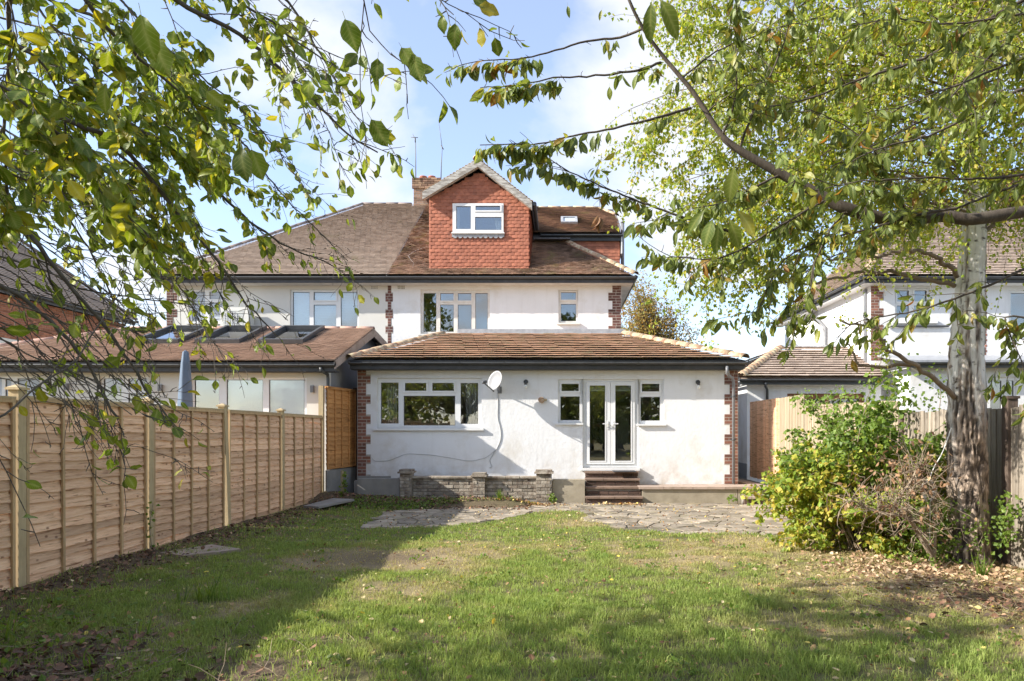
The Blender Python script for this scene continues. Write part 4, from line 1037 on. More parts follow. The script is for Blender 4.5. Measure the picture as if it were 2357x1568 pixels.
quoin(NB, XN0+.003, X(399, YM), X(408, YM), Z(775, YM), Z(649, YM), YM, 'brick_dark', zt, left=True)
MB().box(-11.14, -4.703, YG+.055, YG+.075, ZG-.19, ZG-.005).obj('fascia', M['fascia'], NB)
MB().box(-11.1, -4.703, YG+.08, YM-.001, ZG-.20, ZG-.17).obj('soffit', M['soffit'], NB)
gutter(NB, (-11.2, YG, ZG-.035), (-4.73, YG, ZG-.035))
xh = X(835, 24.5)
roof_plane(NB, (0, YG-.04, ZG), (1, 0, 0), (0, 1, TP), SM, lambda s: (-11.2+(xh+11.2)*s/SM, -4.71), .100, .165, 'tile_grey', wob=.003)
nb_ = MB(); nb_.add([(-11.2, YG, ZG-.02), (-4.7, YG, ZG-.02), (-4.7, 24.5, 9.56), (xh, 24.5, 9.56), (-11.2, 28, ZG), (-4.7, 28, ZG)], [(0, 1, 2, 3), (0, 3, 4), (3, 2, 5, 4)])
nb_.obj('roof_base', M['fascia'], NB)
ridge(NB, (-11.22, YG-.02, ZG+.04), (xh, 24.46, 9.60), 'ridge_grey', r=.10)
ridge(NB, (xh, 24.5, 9.61), (-5.25, 24.5, 9.61), 'ridge_grey', r=.10)
# air conditioner
AC = thing('air_conditioner', 'cream air conditioning unit on the wall between the upstairs windows', 'air conditioner', P(539, 757, 18.9))
a, b_, c, d = rect(507, 572, 707, 757, 18.85)
MB().box(a, b_, 18.85, 19.2, c, d).obj('casing', M['ac'], AC)
gm = MB(); ctr_ = ((a+b_)/2-.08, (c+d)/2-.02)
for i in range(8): gm.box(a+.06, b_-.2, 18.838, 18.844, c+.05+i*(d-c-.1)/8, c+.058+i*(d-c-.1)/8)
for i in range(9): gm.box(a+.06+i*(b_-a-.26)/8, a+.066+i*(b_-a-.26)/8, 18.832, 18.837, c+.05, d-.06)
gm.obj('grille', M['blind'], AC); MB().tube([(ctr_[0], 18.848, ctr_[1]), (ctr_[0], 18.842, ctr_[1])], .22, 20).obj('fan', M['cable'], AC)
MB().box(a+.05, a+.09, 18.9, YM, c-.05, c-.001).box(b_-.09, b_-.05, 18.9, YM, c-.05, c-.001).obj('bracket', M['metal'], AC)
# neighbour's extension
YN = 15.2
XNR = -5.13
ga = [rect(-90, 90, 866, 970, YN), rect(230, 341, 866, 960, YN), rect(440, 706, 869, 1075, YN)]
ga[0] = (max(ga[0][0], -13.4), *ga[0][1:])
ZN = Z(848, YN)
pierced(MB(), -13.6, XNR, -.1, ZN, YN, YN+.26, ga).obj('extension_wall', M['render_cream'], NB)
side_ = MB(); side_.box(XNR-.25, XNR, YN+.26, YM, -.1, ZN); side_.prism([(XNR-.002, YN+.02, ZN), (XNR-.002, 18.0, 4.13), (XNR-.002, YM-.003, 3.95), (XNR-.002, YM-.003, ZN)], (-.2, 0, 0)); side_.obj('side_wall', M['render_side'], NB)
ps = [rect(*q, YN) for q in ((-60, 0, 871, 960), (8, 22, 871, 960), (36, 86, 871, 960))]
window(NB, YN, ga[0], ps, glass='frost', room=False)
ps = [rect(*q, YN) for q in ((235, 278, 871, 955), (292, 336, 871, 894), (292, 336, 905, 955))]
window(NB, YN, ga[1], ps)
ps = [rect(*q, YN) for q in ((445, 502, 874, 1066), (519, 603, 874, 1066), (617, 699, 874, 1066))]
window(NB, YN, ga[2], ps, rd=3)
venetian(519, 603, 875, 1066, YN+.16, 'white blind filling the middle leaf of the glazed patio doors')
venetian(617, 699, 875, 1066, YN+.16, 'white blind filling the right leaf of the glazed patio doors')
YNG, ZNG = 14.85, Z(833, 14.85)
ZNR, YNR = Z(759, 18.0), 18.0
TN = (ZNR-ZNG)/(YNR-YNG); CN = math.cos(math.atan(TN)); SN = (YNR-YNG)/CN
XV = X(771, YNG)
MB().box(-14.4, XV-.02, YNG+.06, YNG+.08, ZNG-.20, ZNG-.02).obj('fascia', M['fascia'], NB)
MB().box(-14.4, XV-.02, YNG+.083, YN-.002, ZNG-.21, ZNG-.18).obj('soffit', M['fascia'], NB)
gutter(NB, (-14.4, YNG, ZNG-.05), (XV, YNG, ZNG-.05))
roof_plane(NB, (0, YNG-.05, ZNG), (1, 0, 0), (0, 1, TN), SN, lambda s: (-14.4+3.2*s/SN, XV), .100, .165, 'tile_salmon', wob=.003,
           hole=lambda x, y, z: 16.3 < y < 17.85 and (-7.15 < x < -6.05 or -8.65 < x < -7.55 or -10.1 < x < -9.0))
nr = MB(); nr.prism([(-14.4, YNG, ZNG-.03), (-11.2, YNR, ZNR-.03), (XV-.02, YNR, ZNR-.03), (XV-.02, YNG, ZNG-.03)], (0, 0, .018))
nr.prism([(-11.2, YNR, ZNR-.03), (XV-.02, YNR, ZNR-.03), (XV-.02, YM-.004, ZNR-.18), (-11.2, YM-.004, ZNR-.18)], (0, 0, .018))
nr.obj('roof_base', M['fascia'], NB)
ridge(NB, (-11.2, YNR, ZNR+.03), (XV, YNR, ZNR+.03), 'ridge_salmon', r=.10)
ridge(NB, (-14.4, YNG, ZNG+.03), (-11.2, YNR, ZNR+.03), 'ridge_salmon', r=.10)
MB().prism([(XV+.004, YNG, ZNG-.16), (XV+.004, YNG, ZNG+.02), (XV+.004, YNR, ZNR+.02), (XV+.004, YM-.01, ZNR-.16), (XV+.004, YM-.01, ZNR-.36), (XV+.004, YNR, ZNR-.19)], (-.022, 0, 0)).obj('verge_board', M['coping'], NB)
RL = []
for k, (a, b_) in enumerate(((-7.13, -6.07), (-8.63, -7.57), (-10.08, -9.02))):
    def np_(x, y, up): return (x, y-up*math.sin(math.atan(TN)), ZNG+(y-YNG)*TN+up*CN)
    def nbox(mb, x0, x1, y0, y1, h0, h1):
        mb.add([np_(x0,y0,h0), np_(x1,y0,h0), np_(x1,y1,h0), np_(x0,y1,h0), np_(x0,y0,h1), np_(x1,y0,h1), np_(x1,y1,h1), np_(x0,y1,h1)], [(0,3,2,1),(4,5,6,7),(0,1,5,4),(1,2,6,5),(2,3,7,6),(3,0,4,7)])
    fm = MB(); h1 = .15
    nbox(fm, a, b_, 16.3, 16.38, -.02, h1); nbox(fm, a, b_, 17.78, 17.86, -.02, h1); nbox(fm, a, a+.07, 16.38, 17.78, -.02, h1); nbox(fm, b_-.07, b_, 16.38, 17.78, -.02, h1)
    fo = fm.obj('rooflight', M['blackplastic'], NB)
    pm = MB(); nbox(pm, a+.07, b_-.07, 16.38, 17.78, .06, .07); pm.obj('pane', M['skyglass'], fo)
    bm_ = MB(); nbox(bm_, a+.07, b_-.07, 16.38, 17.78, -.03, -.02); bm_.obj('blind', M['blind'], fo)
pipe(NB, [P(738, 846, YNG), P(739, 853, YNG), P(754, 862, YN-.06), P(755, 872, YN-.05), (X(755, YN-.05), YN-.05, 0)], m='blackplastic')
def wlight(u0, u1, v0, v1, label):
    a, b_, c, d = rect(u0, u1, v0, v1, YN); L_ = thing('wall_light', label, 'wall light', (a, YN, c), 'box wall lights on the cream extension')
    MB().box(a, b_, YN-.09, YN-.001, c, d).obj('body', M['metal'], L_); MB().box(a+.01, b_-.01, YN-.08, YN-.02, c-.006, c-.0005).obj('lens', M['bulb'], L_)
wlight(717, 724, 888, 904, 'small grey box light right of the glazed patio doors')
wlight(368, 376, 886, 901, 'small grey box light between the blue parasol cover and the left window')
wlight(153, 160, 883, 898, 'small grey box light between the two leftmost windows of the cream extension')
# folded parasol under its cover
PA = thing('parasol', 'folded garden parasol in a blue grey cover standing behind the fence', 'parasol', (X(427, 12), 12, 0))
pp = Vector((X(427, 12), 12, 0)); prof = [(.75, .10), (.9, .13), (1.3, .135), (1.8, .125), (2.3, .10), (2.7, .07), (2.9, .045), (2.93, .01)]
mb = MB(); vs = []; k = 28
for i, (h, r_) in enumerate(prof):
    for j in range(k):
        an = 2*math.pi*j/k; q = r_*(1+.10*math.sin(an*5+h*1.5)); vs.append((pp.x+q*math.cos(an), pp.y+q*math.sin(an), h))
mb.add(vs, [(i*k+j, i*k+(j+1) % k, (i+1)*k+(j+1) % k, (i+1)*k+j) for i in range(len(prof)-1) for j in range(k)], True); mb.obj('cover', M['parasol'], PA)
MB().tube([pp, pp+Vector((0, 0, .9))], .025, 8).obj('pole', M['metal'], PA); MB().tube([pp, pp+Vector((0, 0, .08))], [.3, .25], 16).obj('base', M['concrete_grey'], PA)

# ------------------------------------------------------------------ brick house at the far left
BH = thing('brick_house', 'orange brick house with a dark tiled roof beyond the left neighbour', 'house', (-19, 22, 0))
MB().box(-24, -16.62, 19.3, 26.2, -.1, 5.6).obj('core', M['mortar'], BH)
bm_ = MB(); z = 2.4; r = 0
VV = []; QQ = []
while z < 5.55:
    y = 19.3-(.11 if r % 2 else 0)
    while y < 26.2:
        b0 = len(VV); y1 = min(y+.215, 26.2); VV += [(-16.6, max(y, 19.3), z), (-16.6, y1, z), (-16.6, y1, z+.065), (-16.6, max(y, 19.3), z+.065), (-16.63, max(y, 19.3), z), (-16.63, y1, z), (-16.63, y1, z+.065), (-16.63, max(y, 19.3), z+.065)]
        QQ += [(b0, b0+1, b0+2, b0+3), (b0+4, b0+5, b0+1, b0), (b0+3, b0+2, b0+6, b0+7), (b0, b0+3, b0+7, b0+4)]; y += .2265
    z += .0765; r += 1
put('bricks', mesh_np('bricks', np.array(VV), np.array(QQ), M['brick_orange']), BH)['kind'] = 'stuff'
MB().box(-16.63, -16.585, 19.3, 22.1, 3.0, 4.3).obj('rendered_panel', M['render_cream'], BH)
def sideface(par, x0, zl_, y0, y1, xr_, zr_, yr0, yr1, m, g=.1, sgn=1, w=.165):
    """roof slope whose eave runs along y at x0 and rises to the ridge xr_"""
    Bv = Vector((xr_-x0, 0, zr_-zl_)); L_ = Bv.length
    return roof_plane(par, (x0, 0, zl_), (0, 1, 0), Bv, L_, lambda s: (y0+(yr0-y0)*s/L_, y1+(yr1-y1)*s/L_), g, w, m, wob=.004)
sideface(BH, -16.3, 5.75, 18.9, 26.5, -20, 9.2, 22.4, 23.0, 'tile_grey')
MB().add([(-16.3, 18.9, 5.7), (-16.3, 26.5, 5.7), (-20, 23, 9.15), (-20, 22.4, 9.15), (-24, 18.9, 5.7), (-24, 26.5, 5.7)], [(0, 1, 2, 3), (0, 3, 4), (1, 5, 2), (4, 3, 2, 5)]).obj('roof_base', M['fascia'], BH)
ridge(BH, (-16.3, 26.5, 5.8), (-20, 23, 9.25), 'ridge_grey')
MB().box(-16.36, -16.34, 18.9, 26.5, 5.58, 5.74).obj('fascia', M['fascia'], BH); gutter(BH, (-16.26, 26.5, 5.72), (-16.26, 18.9, 5.72), brackets=1.9)
pipe(BH, [(-16.27, 25.9, 5.66), (-16.4, 25.9, 5.5), (-16.55, 25.9, 5.3), (-16.55, 25.9, 0)], m='blackplastic')
pipe(BH, [(-16.55, 23.6, 4.6), (-16.55, 23.6, 0)], r=.05, m='blackplastic')

# ------------------------------------------------------------------ white house on the right
RH = thing('white_neighbour_house', 'white detached house with brown tiled roofs seen behind the birch and right fence', 'house', (11, 19, 0))
XW = X(2004, YM)
w1 = rect(2060, 2141, 663, 735, YM); w2 = rect(2322, 2420, 668, 762, YM)
pierced(MB(), XW, 18, -.1, 5.70, YM, YM+.28, [w1, w2]).obj('wall', M['render'], RH)
MB().box(XW, XW+.25, YM+.28, 26.6, -.1, 5.7).obj('wall', M['render'], RH)
ps = [rect(*q, YM) for q in ((2066, 2094, 668, 694), (2066, 2094, 703, 731), (2106, 2135, 668, 694), (2106, 2135, 703, 731))]
window(RH, YM, w1, ps, (w1[0]-.08, X(2156, YM), Z(745, YM), Z(737, YM)), opener=(0, 2))
ps = [rect(*q, YM) for q in ((2329, 2364, 674, 758), (2376, 2414, 674, 758))]
window(RH, YM, w2, ps, (w2[0]-.08, w2[1]+.08, Z(770, YM), Z(763, YM)))
quoin(RH, XW+.003, X(2024, YM), X(2034, YM), Z(830, YM), Z(649, YM), YM, 'brick', zt, left=True)
xa_, xb_ = X(2262, YM), X(2272, YM)
brickwork(RH, xa_, xb_, Z(830, YM), Z(649, YM), YM-.006, 'brick', depth=.05, L=.1)
pipe(RH, [P(2190, 720, YM-.05), P(2191, 742, YM-.05), P(2183, 751, YM-.05), P(2062, 751, YM-.05), P(2045, 752, YM-.05)], r=.03, m='blackplastic')
XE_ = XW-.33
MB().box(XE_, 18.4, YG+.055, YG+.075, ZG-.19, ZG-.005).box(XE_, XE_+.02, YG+.08, 27, ZG-.19, ZG-.005).obj('fascia', M['fascia'], RH)
MB().box(XE_+.02, 18.4, YG+.08, YM-.001, ZG-.20, ZG-.17).box(XE_+.022, XW-.001, YM, 27, ZG-.21, ZG-.18).obj('soffit', M['upvc'], RH)
gutter(RH, (XE_-.05, YG, ZG-.035), (18.4, YG, ZG-.035)); gutter(RH, (XE_-.06, YG+.1, ZG-.035), (XE_-.06, 27, ZG-.035), brackets=1.9)
XRR = 12.6
roof_plane(RH, (0, YG-.04, ZG), (1, 0, 0), (0, 1, TP), SM, lambda s: (XE_-.03+(XRR-XE_)*s/SM, 18.4), .125, .165, 'tile_grey', wob=.006)
sideface(RH, XE_-.03, ZG, YG-.04, 27, XRR, 9.58, 24.5, 24.6, 'tile_grey', .12)
MB().add([(XE_, YG, ZG-.02), (18.4, YG, ZG-.02), (18.4, 24.5, 9.56), (XRR, 24.5, 9.56), (XE_, 27, ZG-.02), (18.4, 27, ZG)], [(0, 1, 2, 3), (0, 3, 4), (4, 3, 2, 5)]).obj('roof_base', M['fascia'], RH)
ridge(RH, (XE_-.02, YG-.03, ZG+.05), (XRR, 24.46, 9.62), 'tile_lichen', r=.12)
ridge(RH, (XRR, 24.5, 9.62), (18.4, 24.5, 9.62), 'tile_lichen', r=.12)
MB().box(XW-.06, XW+.0-.002, 19.5, 19.64, .3, 5.55).obj('corner_pipe', M['metal'], RH)
pipe(RH, [(XE_+.25, 23.6, 6.15), (XE_+.22, 23.6, 5.6), (XW-.08, 22.4, 4.9), (XW-.08, 22.4, .2)], r=.06)
MB().box(XW-.02, XW-.002, 21.0, 21.9, 4.2, 4.9).obj('pane', M['frost'], RH)
MB().box(XW-.08, XW-.003, 20.9, 22.0, 4.12, 4.195).obj('sill', M['upvc'], RH)
CR_ = thing('brick_chimney', 'brick chimney stack on the roof ridge at the far right edge', 'chimney', P(2345, 480, 24.5))
a, b_ = X(2318, 24.2), X(2380, 24.2)
MB().box(a+.01, b_-.01, 24.21, 24.9, 8.8, Z(392, 24.2)).obj('core', M['mortar_old'], CR_)
brickwork(CR_, a, b_, 9.4, Z(392, 24.2), 24.2, 'brick_orange', jit=.003)
# garage
YGR = 18.8; XG0, XG1 = 5.16, X(2028, YGR)
gw = rect(1812, 1990, 906, 990, YGR)
pierced(MB(), XG0, XG1, -.1, 2.92, YGR, YGR+.22, [gw]).obj('garage_wall', M['render'], RH)
MB().box(XG0, XG0+.22, YGR+.22, 26, .28, 2.92).obj('garage_wall', M['render'], RH)
MB().box(XG0-.012, XG0-.002, YGR-.01, 26, .0, .62).obj('plinth', M['render_side'], RH)
ps = [rect(*q, YGR) for q in ((1824, 1896, 918, 985), (1910, 1980, 918, 985))]
window(RH, YGR, gw, ps, m='wood_brown', label='varnished brown wooden window frame')
YGE, ZGE = 18.5, Z(869, 18.5)
xge0, xge1 = X(1704, YGE), X(2031, YGE)
yt, ztt = 20.9, Z(803, 20.9); xt0, xt1 = X(1796, yt), X(2010, yt)+.1
TG = (ztt-ZGE)/(yt-YGE); CG = math.cos(math.atan(TG)); SG = (yt-YGE)/CG
roof_plane(RH, (0, YGE-.04, ZGE), (1, 0, 0), (0, 1, TG), SG, lambda s: (xge0+(xt0-xge0)*s/SG, xge1+(xt1-xge1)*s/SG), .20, .25, 'tile_grey', thick=.02, wob=.008)
MB().add([(xge0, YGE, ZGE-.03), (xge1, YGE, ZGE-.03), (xt1, yt, ztt-.03), (xt0, yt, ztt-.03), (xt0, 26, ztt-.03), (xge0, 26, ZGE-.03), (xt1, 26, ztt-.03)], [(0, 1, 2, 3), (0, 3, 4, 5), (3, 2, 6, 4)]).obj('garage_roof_base', M['tile_grey'], RH)
Lg = math.hypot(xt0-xge0, ztt-ZGE)
roof_plane(RH, (xge0-.02, 0, ZGE), (0, 1, 0), (xt0-xge0, 0, ztt-ZGE), Lg, lambda s: (YGE-.04+(yt-YGE)*s/Lg, 26), .20, .25, 'tile_grey', thick=.02)
ridge(RH, (xge0, YGE-.04, ZGE+.05), (xt0, yt, ztt+.05), 'tile_lichen', L=.22, r=.13)
MB().prism([(xt0-.05, yt-.03, ztt+.03), (xt1, yt-.03, ztt+.03), (xt1, yt+.02, ztt+.11), (xt0-.05, yt+.02, ztt+.11)], (0, .3, 0)).obj('lead_flashing', M['lead'], RH)
MB().box(xge0, xge1, YGE+.05, YGE+.07, ZGE-.19, ZGE-.02).obj('fascia', M['blackplastic'], RH)
MB().box(XG0-.2, XG1, YGE+.075, YGR-.001, ZGE-.2, ZGE-.17).obj('soffit', M['upvc'], RH)
gutter(RH, (xge0-.03, YGE-.01, ZGE-.05), (xge1, YGE-.01, ZGE-.05)); gutter(RH, (xge0-.05, YGE+.05, ZGE-.05), (xge0-.05, 26, ZGE-.05), brackets=2)
pipe(RH, [P(1762, 880, 18.5), P(1762, 890, 18.55), P(1766, 897, YGR-.05), (X(1767, YGR-.05), YGR-.05, .3)], r=.035, m='blackplastic')
# right house rear extension
YQ = 17.95; XQ = X(2096, YQ)
w3 = rect(2183, 2340, 868, 1060, YQ)
pierced(MB(), XQ, 18, -.1, Z(845, YQ), YQ, YQ+.24, [w3]).obj('extension_wall', M['render'], RH)
MB().box(XQ, XQ+.2, YQ+.24, YM, -.1, Z(845, YQ)).obj('extension_wall', M['render'], RH)
ps = [rect(*q, YQ) for q in ((2192, 2222, 876, 1050), (2240, 2268, 876, 1050), (2282, 2308, 876, 1050), (2318, 2336, 876, 1050))]
window(RH, YQ, w3, ps, rd=1.1)
ze = Z(834, YQ)
MB().prism([(XQ-.25, YQ-.3, ze-.02), (18, YQ-.3, ze-.02), (18, YM-.004, ze+.28), (XQ-.25, YM-.004, ze+.28)], (0, 0, .05)).obj('extension_roof', M['lead'], RH)
MB().box(XQ-.22, 18, YQ-.27, YQ-.25, ze-.17, ze-.025).box(XQ-.22, XQ-.2, YQ-.24, YM-.01, ze-.17, ze-.025).obj('fascia', M['blackplastic'], RH)
gutter(RH, (XQ-.3, YQ-.35, ze-.03), (18, YQ-.35, ze-.03))

# ------------------------------------------------------------------ fences
XF = -5.15
FEN = thing('overlap_fence', 'tall golden overlap board panel fence running down the left side of the lawn', 'fence', (XF, 10, 0))
def board_mesh(L, h=.135, seed=0, m='fence'):
    rr = random.Random(seed); n = 16; vs = []
    ph = [rr.uniform(0, 6.28) for _ in range(3)]
    for i in range(n+1):
        t = i/n; low = .007*math.sin(t*5+ph[0])+.005*math.sin(t*13+ph[1])+.003*math.sin(t*29+ph[2])
        warp = .003*math.sin(t*7+ph[2])
        vs += [(.034+warp, t*L, low), (.008, t*L, h), (0, t*L, h), (.018+warp, t*L, low)]
    fs = []
    for i in range(n):
        a = i*4
        for k in range(4): fs.append((a+k, a+(k+1) % 4, a+4+(k+1) % 4, a+4+k))
    mb = MB(); mb.add(vs, fs); return mb.mesh('board', M[m])
def panel(par, y0, y1, z0, z1, xf, m, lean=0, label=None, seeds=6, bays=4, dz=0):
    L_ = y1-y0; bms = [board_mesh(L_, seed=s_+int(y0*10), m=m) for s_ in range(seeds)]
    n = int((z1-z0-.06)/.098); ex = (z1-z0-.06)/n
    fr = MB()
    fr.box(xf-.036, xf+.042, y0, y1, z1-.0115, z1+.008)
    po = fr.obj('panel', M[m if m != 'fence' else 'fencepost'], par)
    if label: po['label'] = label
    for q in ((.014, .040, z1-.05, z1-.012), (-.035, -.006, z1-.05, z1-.012), (.016, .040, z0, z0+.035)):
        MB().box(xf+q[0], xf+q[1], y0, y1, q[2], q[3]).obj('rail', M[m if m != 'fence' else 'batten'], po)
    for i in range(n):
        put('board', R.choice(bms), po, (xf-.012+R.uniform(-.002, .003), y0, z0+.005+i*ex), rot=(R.uniform(-.0025, .0025), 0, 0))
    for k in range(bays+1):
        y = y0+(L_-.04)*k/bays+.0; w_ = .034
        off = R.uniform(-.012, .012) if 0 < k < bays else 0
        t = MB(); t.bar((xf+.029+(0 if k in (0, bays) else .0), y+w_/2+off, z0+.036), (xf+.029, y+w_/2, z1-.051), w_ , .024, up=(1, 0, 0)); t.obj('batten', M['batten' if m == 'fence' else m], po)
    return po
RZ = None
posts = [(.0, 0), (2.2, 0), (4.42, 0), (6.53, 0), (8.60, 0), (10.66, -.14), (12.72, 0), (14.90, 0)]
for (ya, la), (yb_2, lb) in zip(posts, posts[1:]):
    panel(FEN, ya+.065+la*.45, yb_2-.065+lb*.6, .02, 1.84+R.uniform(-.012, .012), XF, 'fence')
for i, (y, ln) in enumerate(posts):
    top = 2.5 if i == 7 else (1.91 if i < 4 else 1.89)
    p = MB(); p.bar((XF, y, -.1), (XF, y+ln, top), .098, .098, up=(1, 0, 0)); p.obj('post', M['fencepost'], FEN)
    if i < 7:
        c = MB(); c.box(XF-.068, XF+.068, y+ln-.068, y+ln+.068, top, top+.022)
        c.add([(XF-.062, y+ln-.062, top+.023), (XF+.062, y+ln-.062, top+.023), (XF+.062, y+ln+.062, top+.023), (XF-.062, y+ln+.062, top+.023), (XF, y+ln, top+.055)], [(0, 1, 4), (1, 2, 4), (2, 3, 4), (3, 0, 4)])
        c.obj('post_cap', M['fencepost'], FEN)
FE2 = thing('raised_fence_panel', 'orange stained overlap panel raised on a board at the house end of the fence', 'fence', (-5.07, 14.97, 0))
FX = -5.07
panel(FE2, 14.97, 16.35, .68, 2.49, FX, 'fence_orange')
MB().box(FX-.02, FX+.02, 14.97, 16.35, .05, .66).obj('gravel_board', M['concrete_grey'], FE2)
MB().box(FX-.04, FX+.05, 15.6, 15.68, .05, .62).obj('stake', M['fencepost'], FE2)
MB().box(FX-.05, FX+.05, 16.36, 16.46, -.05, 2.55).obj('post', M['darkpost'], FE2)
FE2.rotation_euler.z = -.16
# right fence: old weathered feather edge, then newer pale boards
XQF = 5.08
def vboards(par, y0, y1, ztop, zbot, m, w=.098, tf=None, jit=.012, slope=0):
    y = y0
    ms = []
    for s_ in range(4):
        b_ = MB(); b_.add([(0, 0, 0), (.018, 0, 0), (.006, w+.012, 0), (0, w+.012, 0), (0, 0, 1), (.018, 0, 1), (.006, w+.012, 1), (0, w+.012, 1)], [(0, 3, 2, 1), (4, 5, 6, 7), (0, 1, 5, 4), (1, 2, 6, 5), (2, 3, 7, 6), (3, 0, 4, 7)]); ms.append(b_.mesh('board', M[m]))
    while y < y1:
        top = (tf(y) if tf else ztop)+R.uniform(-jit, jit); bt = zbot+R.uniform(-.01, .01)
        o = put('board', R.choice(ms), par, (XQF-.012+R.uniform(-.003, .003), y, bt), rot=(R.uniform(-.004, .004), 0, 0), scale=(-1, 1, top-bt)); y += w
OF = thing('weathered_fence', 'weathered grey upright board fence behind the birch trunk', 'fence', (XQF, 8, 0))
vboards(OF, 4.6, 10.02, 1.79, .0, 'fence_grey', jit=.018)
MB().box(XQF+.002, XQF+.07, 4.6, 10.05, .35, .43).box(XQF+.002, XQF+.07, 4.6, 10.05, 1.35, 1.43).obj('rail', M['fence_grey'], OF)
for y in (4.9, 7.72, 10.1): 
    t = 1.88 if y < 9 else 1.80
    MB().box(XQF-.06, XQF+.05, y-.055, y+.055, -.1, t).obj('post', M['darkpost'], OF); MB().box(XQF-.075, XQF+.065, y-.07, y+.07, t, t+.03).obj('post_cap', M['darkpost'], OF)
PF = thing('pale_board_fence', 'pale newer upright board fence between the bush and the side passage', 'fence', (XQF, 14, 0))
vboards(PF, 10.2, 14.1, 2.02, -.05, 'fence_pale', tf=lambda y: 1.97+.02*(y-10.2))
vboards(PF, 14.16, 15.7, 2.27, -.05, 'fence_pale', jit=.006)
MB().box(XQF+.002, XQF+.07, 10.2, 15.7, .35, .43).box(XQF+.002, XQF+.07, 10.2, 15.7, 1.6, 1.68).obj('rail', M['fence_pale'], PF)
GT = thing('side_gate', 'tall brown board gate in the shade of the side passage', 'gate', (XQF, 17, .28))
vboards(GT, 15.75, 18.15, 2.28, .31, 'fence', w=.11, jit=.004)
MB().box(XQF+.002, XQF+.05, 15.75, 18.15, .6, .7).box(XQF+.002, XQF+.05, 15.75, 18.15, 1.9, 2.0).obj('ledge', M['fence'], GT)
# loose slabs near the left fence
tag(MB().prism([(-4.85, 8.35, .0), (-4.45, 8.15, .0), (-3.95, 8.55, .01), (-4.5, 8.9, .01)], (0, 0, .04)).obj('stone_slab', M['coping']), 'flat grey stone slab lying at the foot of the left fence', 'slab')
tag(MB().prism([(-4.95, 13.3, .03), (-4.6, 13.15, .03), (-4.2, 14.1, .08), (-4.7, 14.3, .08)], (0, 0, .04)).obj('stone_slab', M['concrete_grey']), 'grey slab in the soil near the far end of the left fence', 'slab')

# ------------------------------------------------------------------ vegetation
def smooth(pts, k=6):
    q = [Vector(p) for p in pts]; out = []
    for i in range(len(q)-1):
        p0, p1, p2, p3 = q[max(i-1, 0)], q[i], q[i+1], q[min(i+2, len(q)-1)]
        for j in range(k):
            t = j/k; out.append(.5*((2*p1)+(-p0+p2)*t+(2*p0-5*p1+4*p2-p3)*t*t+(-p0+3*p1-3*p2+p3)*t**3))
    out.append(q[-1]); return out
def chaik(pts, it=3):
    q = [Vector(p) for p in pts]
    for _ in range(it):
        o = [q[0]]
        for a, b_ in zip(q, q[1:]): o += [a.lerp(b_, .25), a.lerp(b_, .75)]
        o.append(q[-1]); q = o
    # even spacing
    L_ = [0]
    for a, b_ in zip(q, q[1:]): L_.append(L_[-1]+(b_-a).length)
    m = max(8, int(L_[-1]/.055)); out = []; i = 0
    for k in range(m+1):
        s_ = L_[-1]*k/m
        while i < len(q)-2 and L_[i+1] < s_: i += 1
        t = (s_-L_[i])/max(1e-9, L_[i+1]-L_[i]); out.append(q[i].lerp(q[i+1], min(1, t)))
    return out
def rv(s=1): return Vector((R.gauss(0, s), R.gauss(0, s), R.gauss(0, s)))
class Tubes:
    """many thin branches in one mesh"""
    def __init__(s): s.v = []; s.f = []; s.n = 0
    def add(s, pts, r0, r1, n=4):
        m = len(pts); e1 = None
        for i, p in enumerate(pts):
            t = pts[min(i+1, m-1)]-pts[max(i-1, 0)]; t = t.normalized() if t.length > 1e-9 else Vector((0, 0, 1))
            if e1 is None: e1 = t.orthogonal().normalized()
            else:
                e1 = e1-t*e1.dot(t); e1 = e1.normalized() if e1.length > 1e-6 else t.orthogonal().normalized()
            e2 = e1.cross(t); r = r0+(r1-r0)*i/(m-1)
            for j in range(n):
                a = 2*math.pi*j/n; q = p+(e1*math.cos(a)+e2*math.sin(a))*r; s.v.append((q.x, q.y, q.z))
        b = s.n
        for i in range(m-1):
            for j in range(n): s.f.append((b+i*n+j, b+i*n+(j+1) % n, b+(i+1)*n+(j+1) % n, b+(i+1)*n+j))
        s.n += m*n
    def obj(s, name, mat_, parent=None, stuff=True):
        o = put(name, mesh_np(name, np.array(s.v), np.array(s.f), mat_, True), parent)
        if stuff: o['kind'] = 'stuff'
        return o
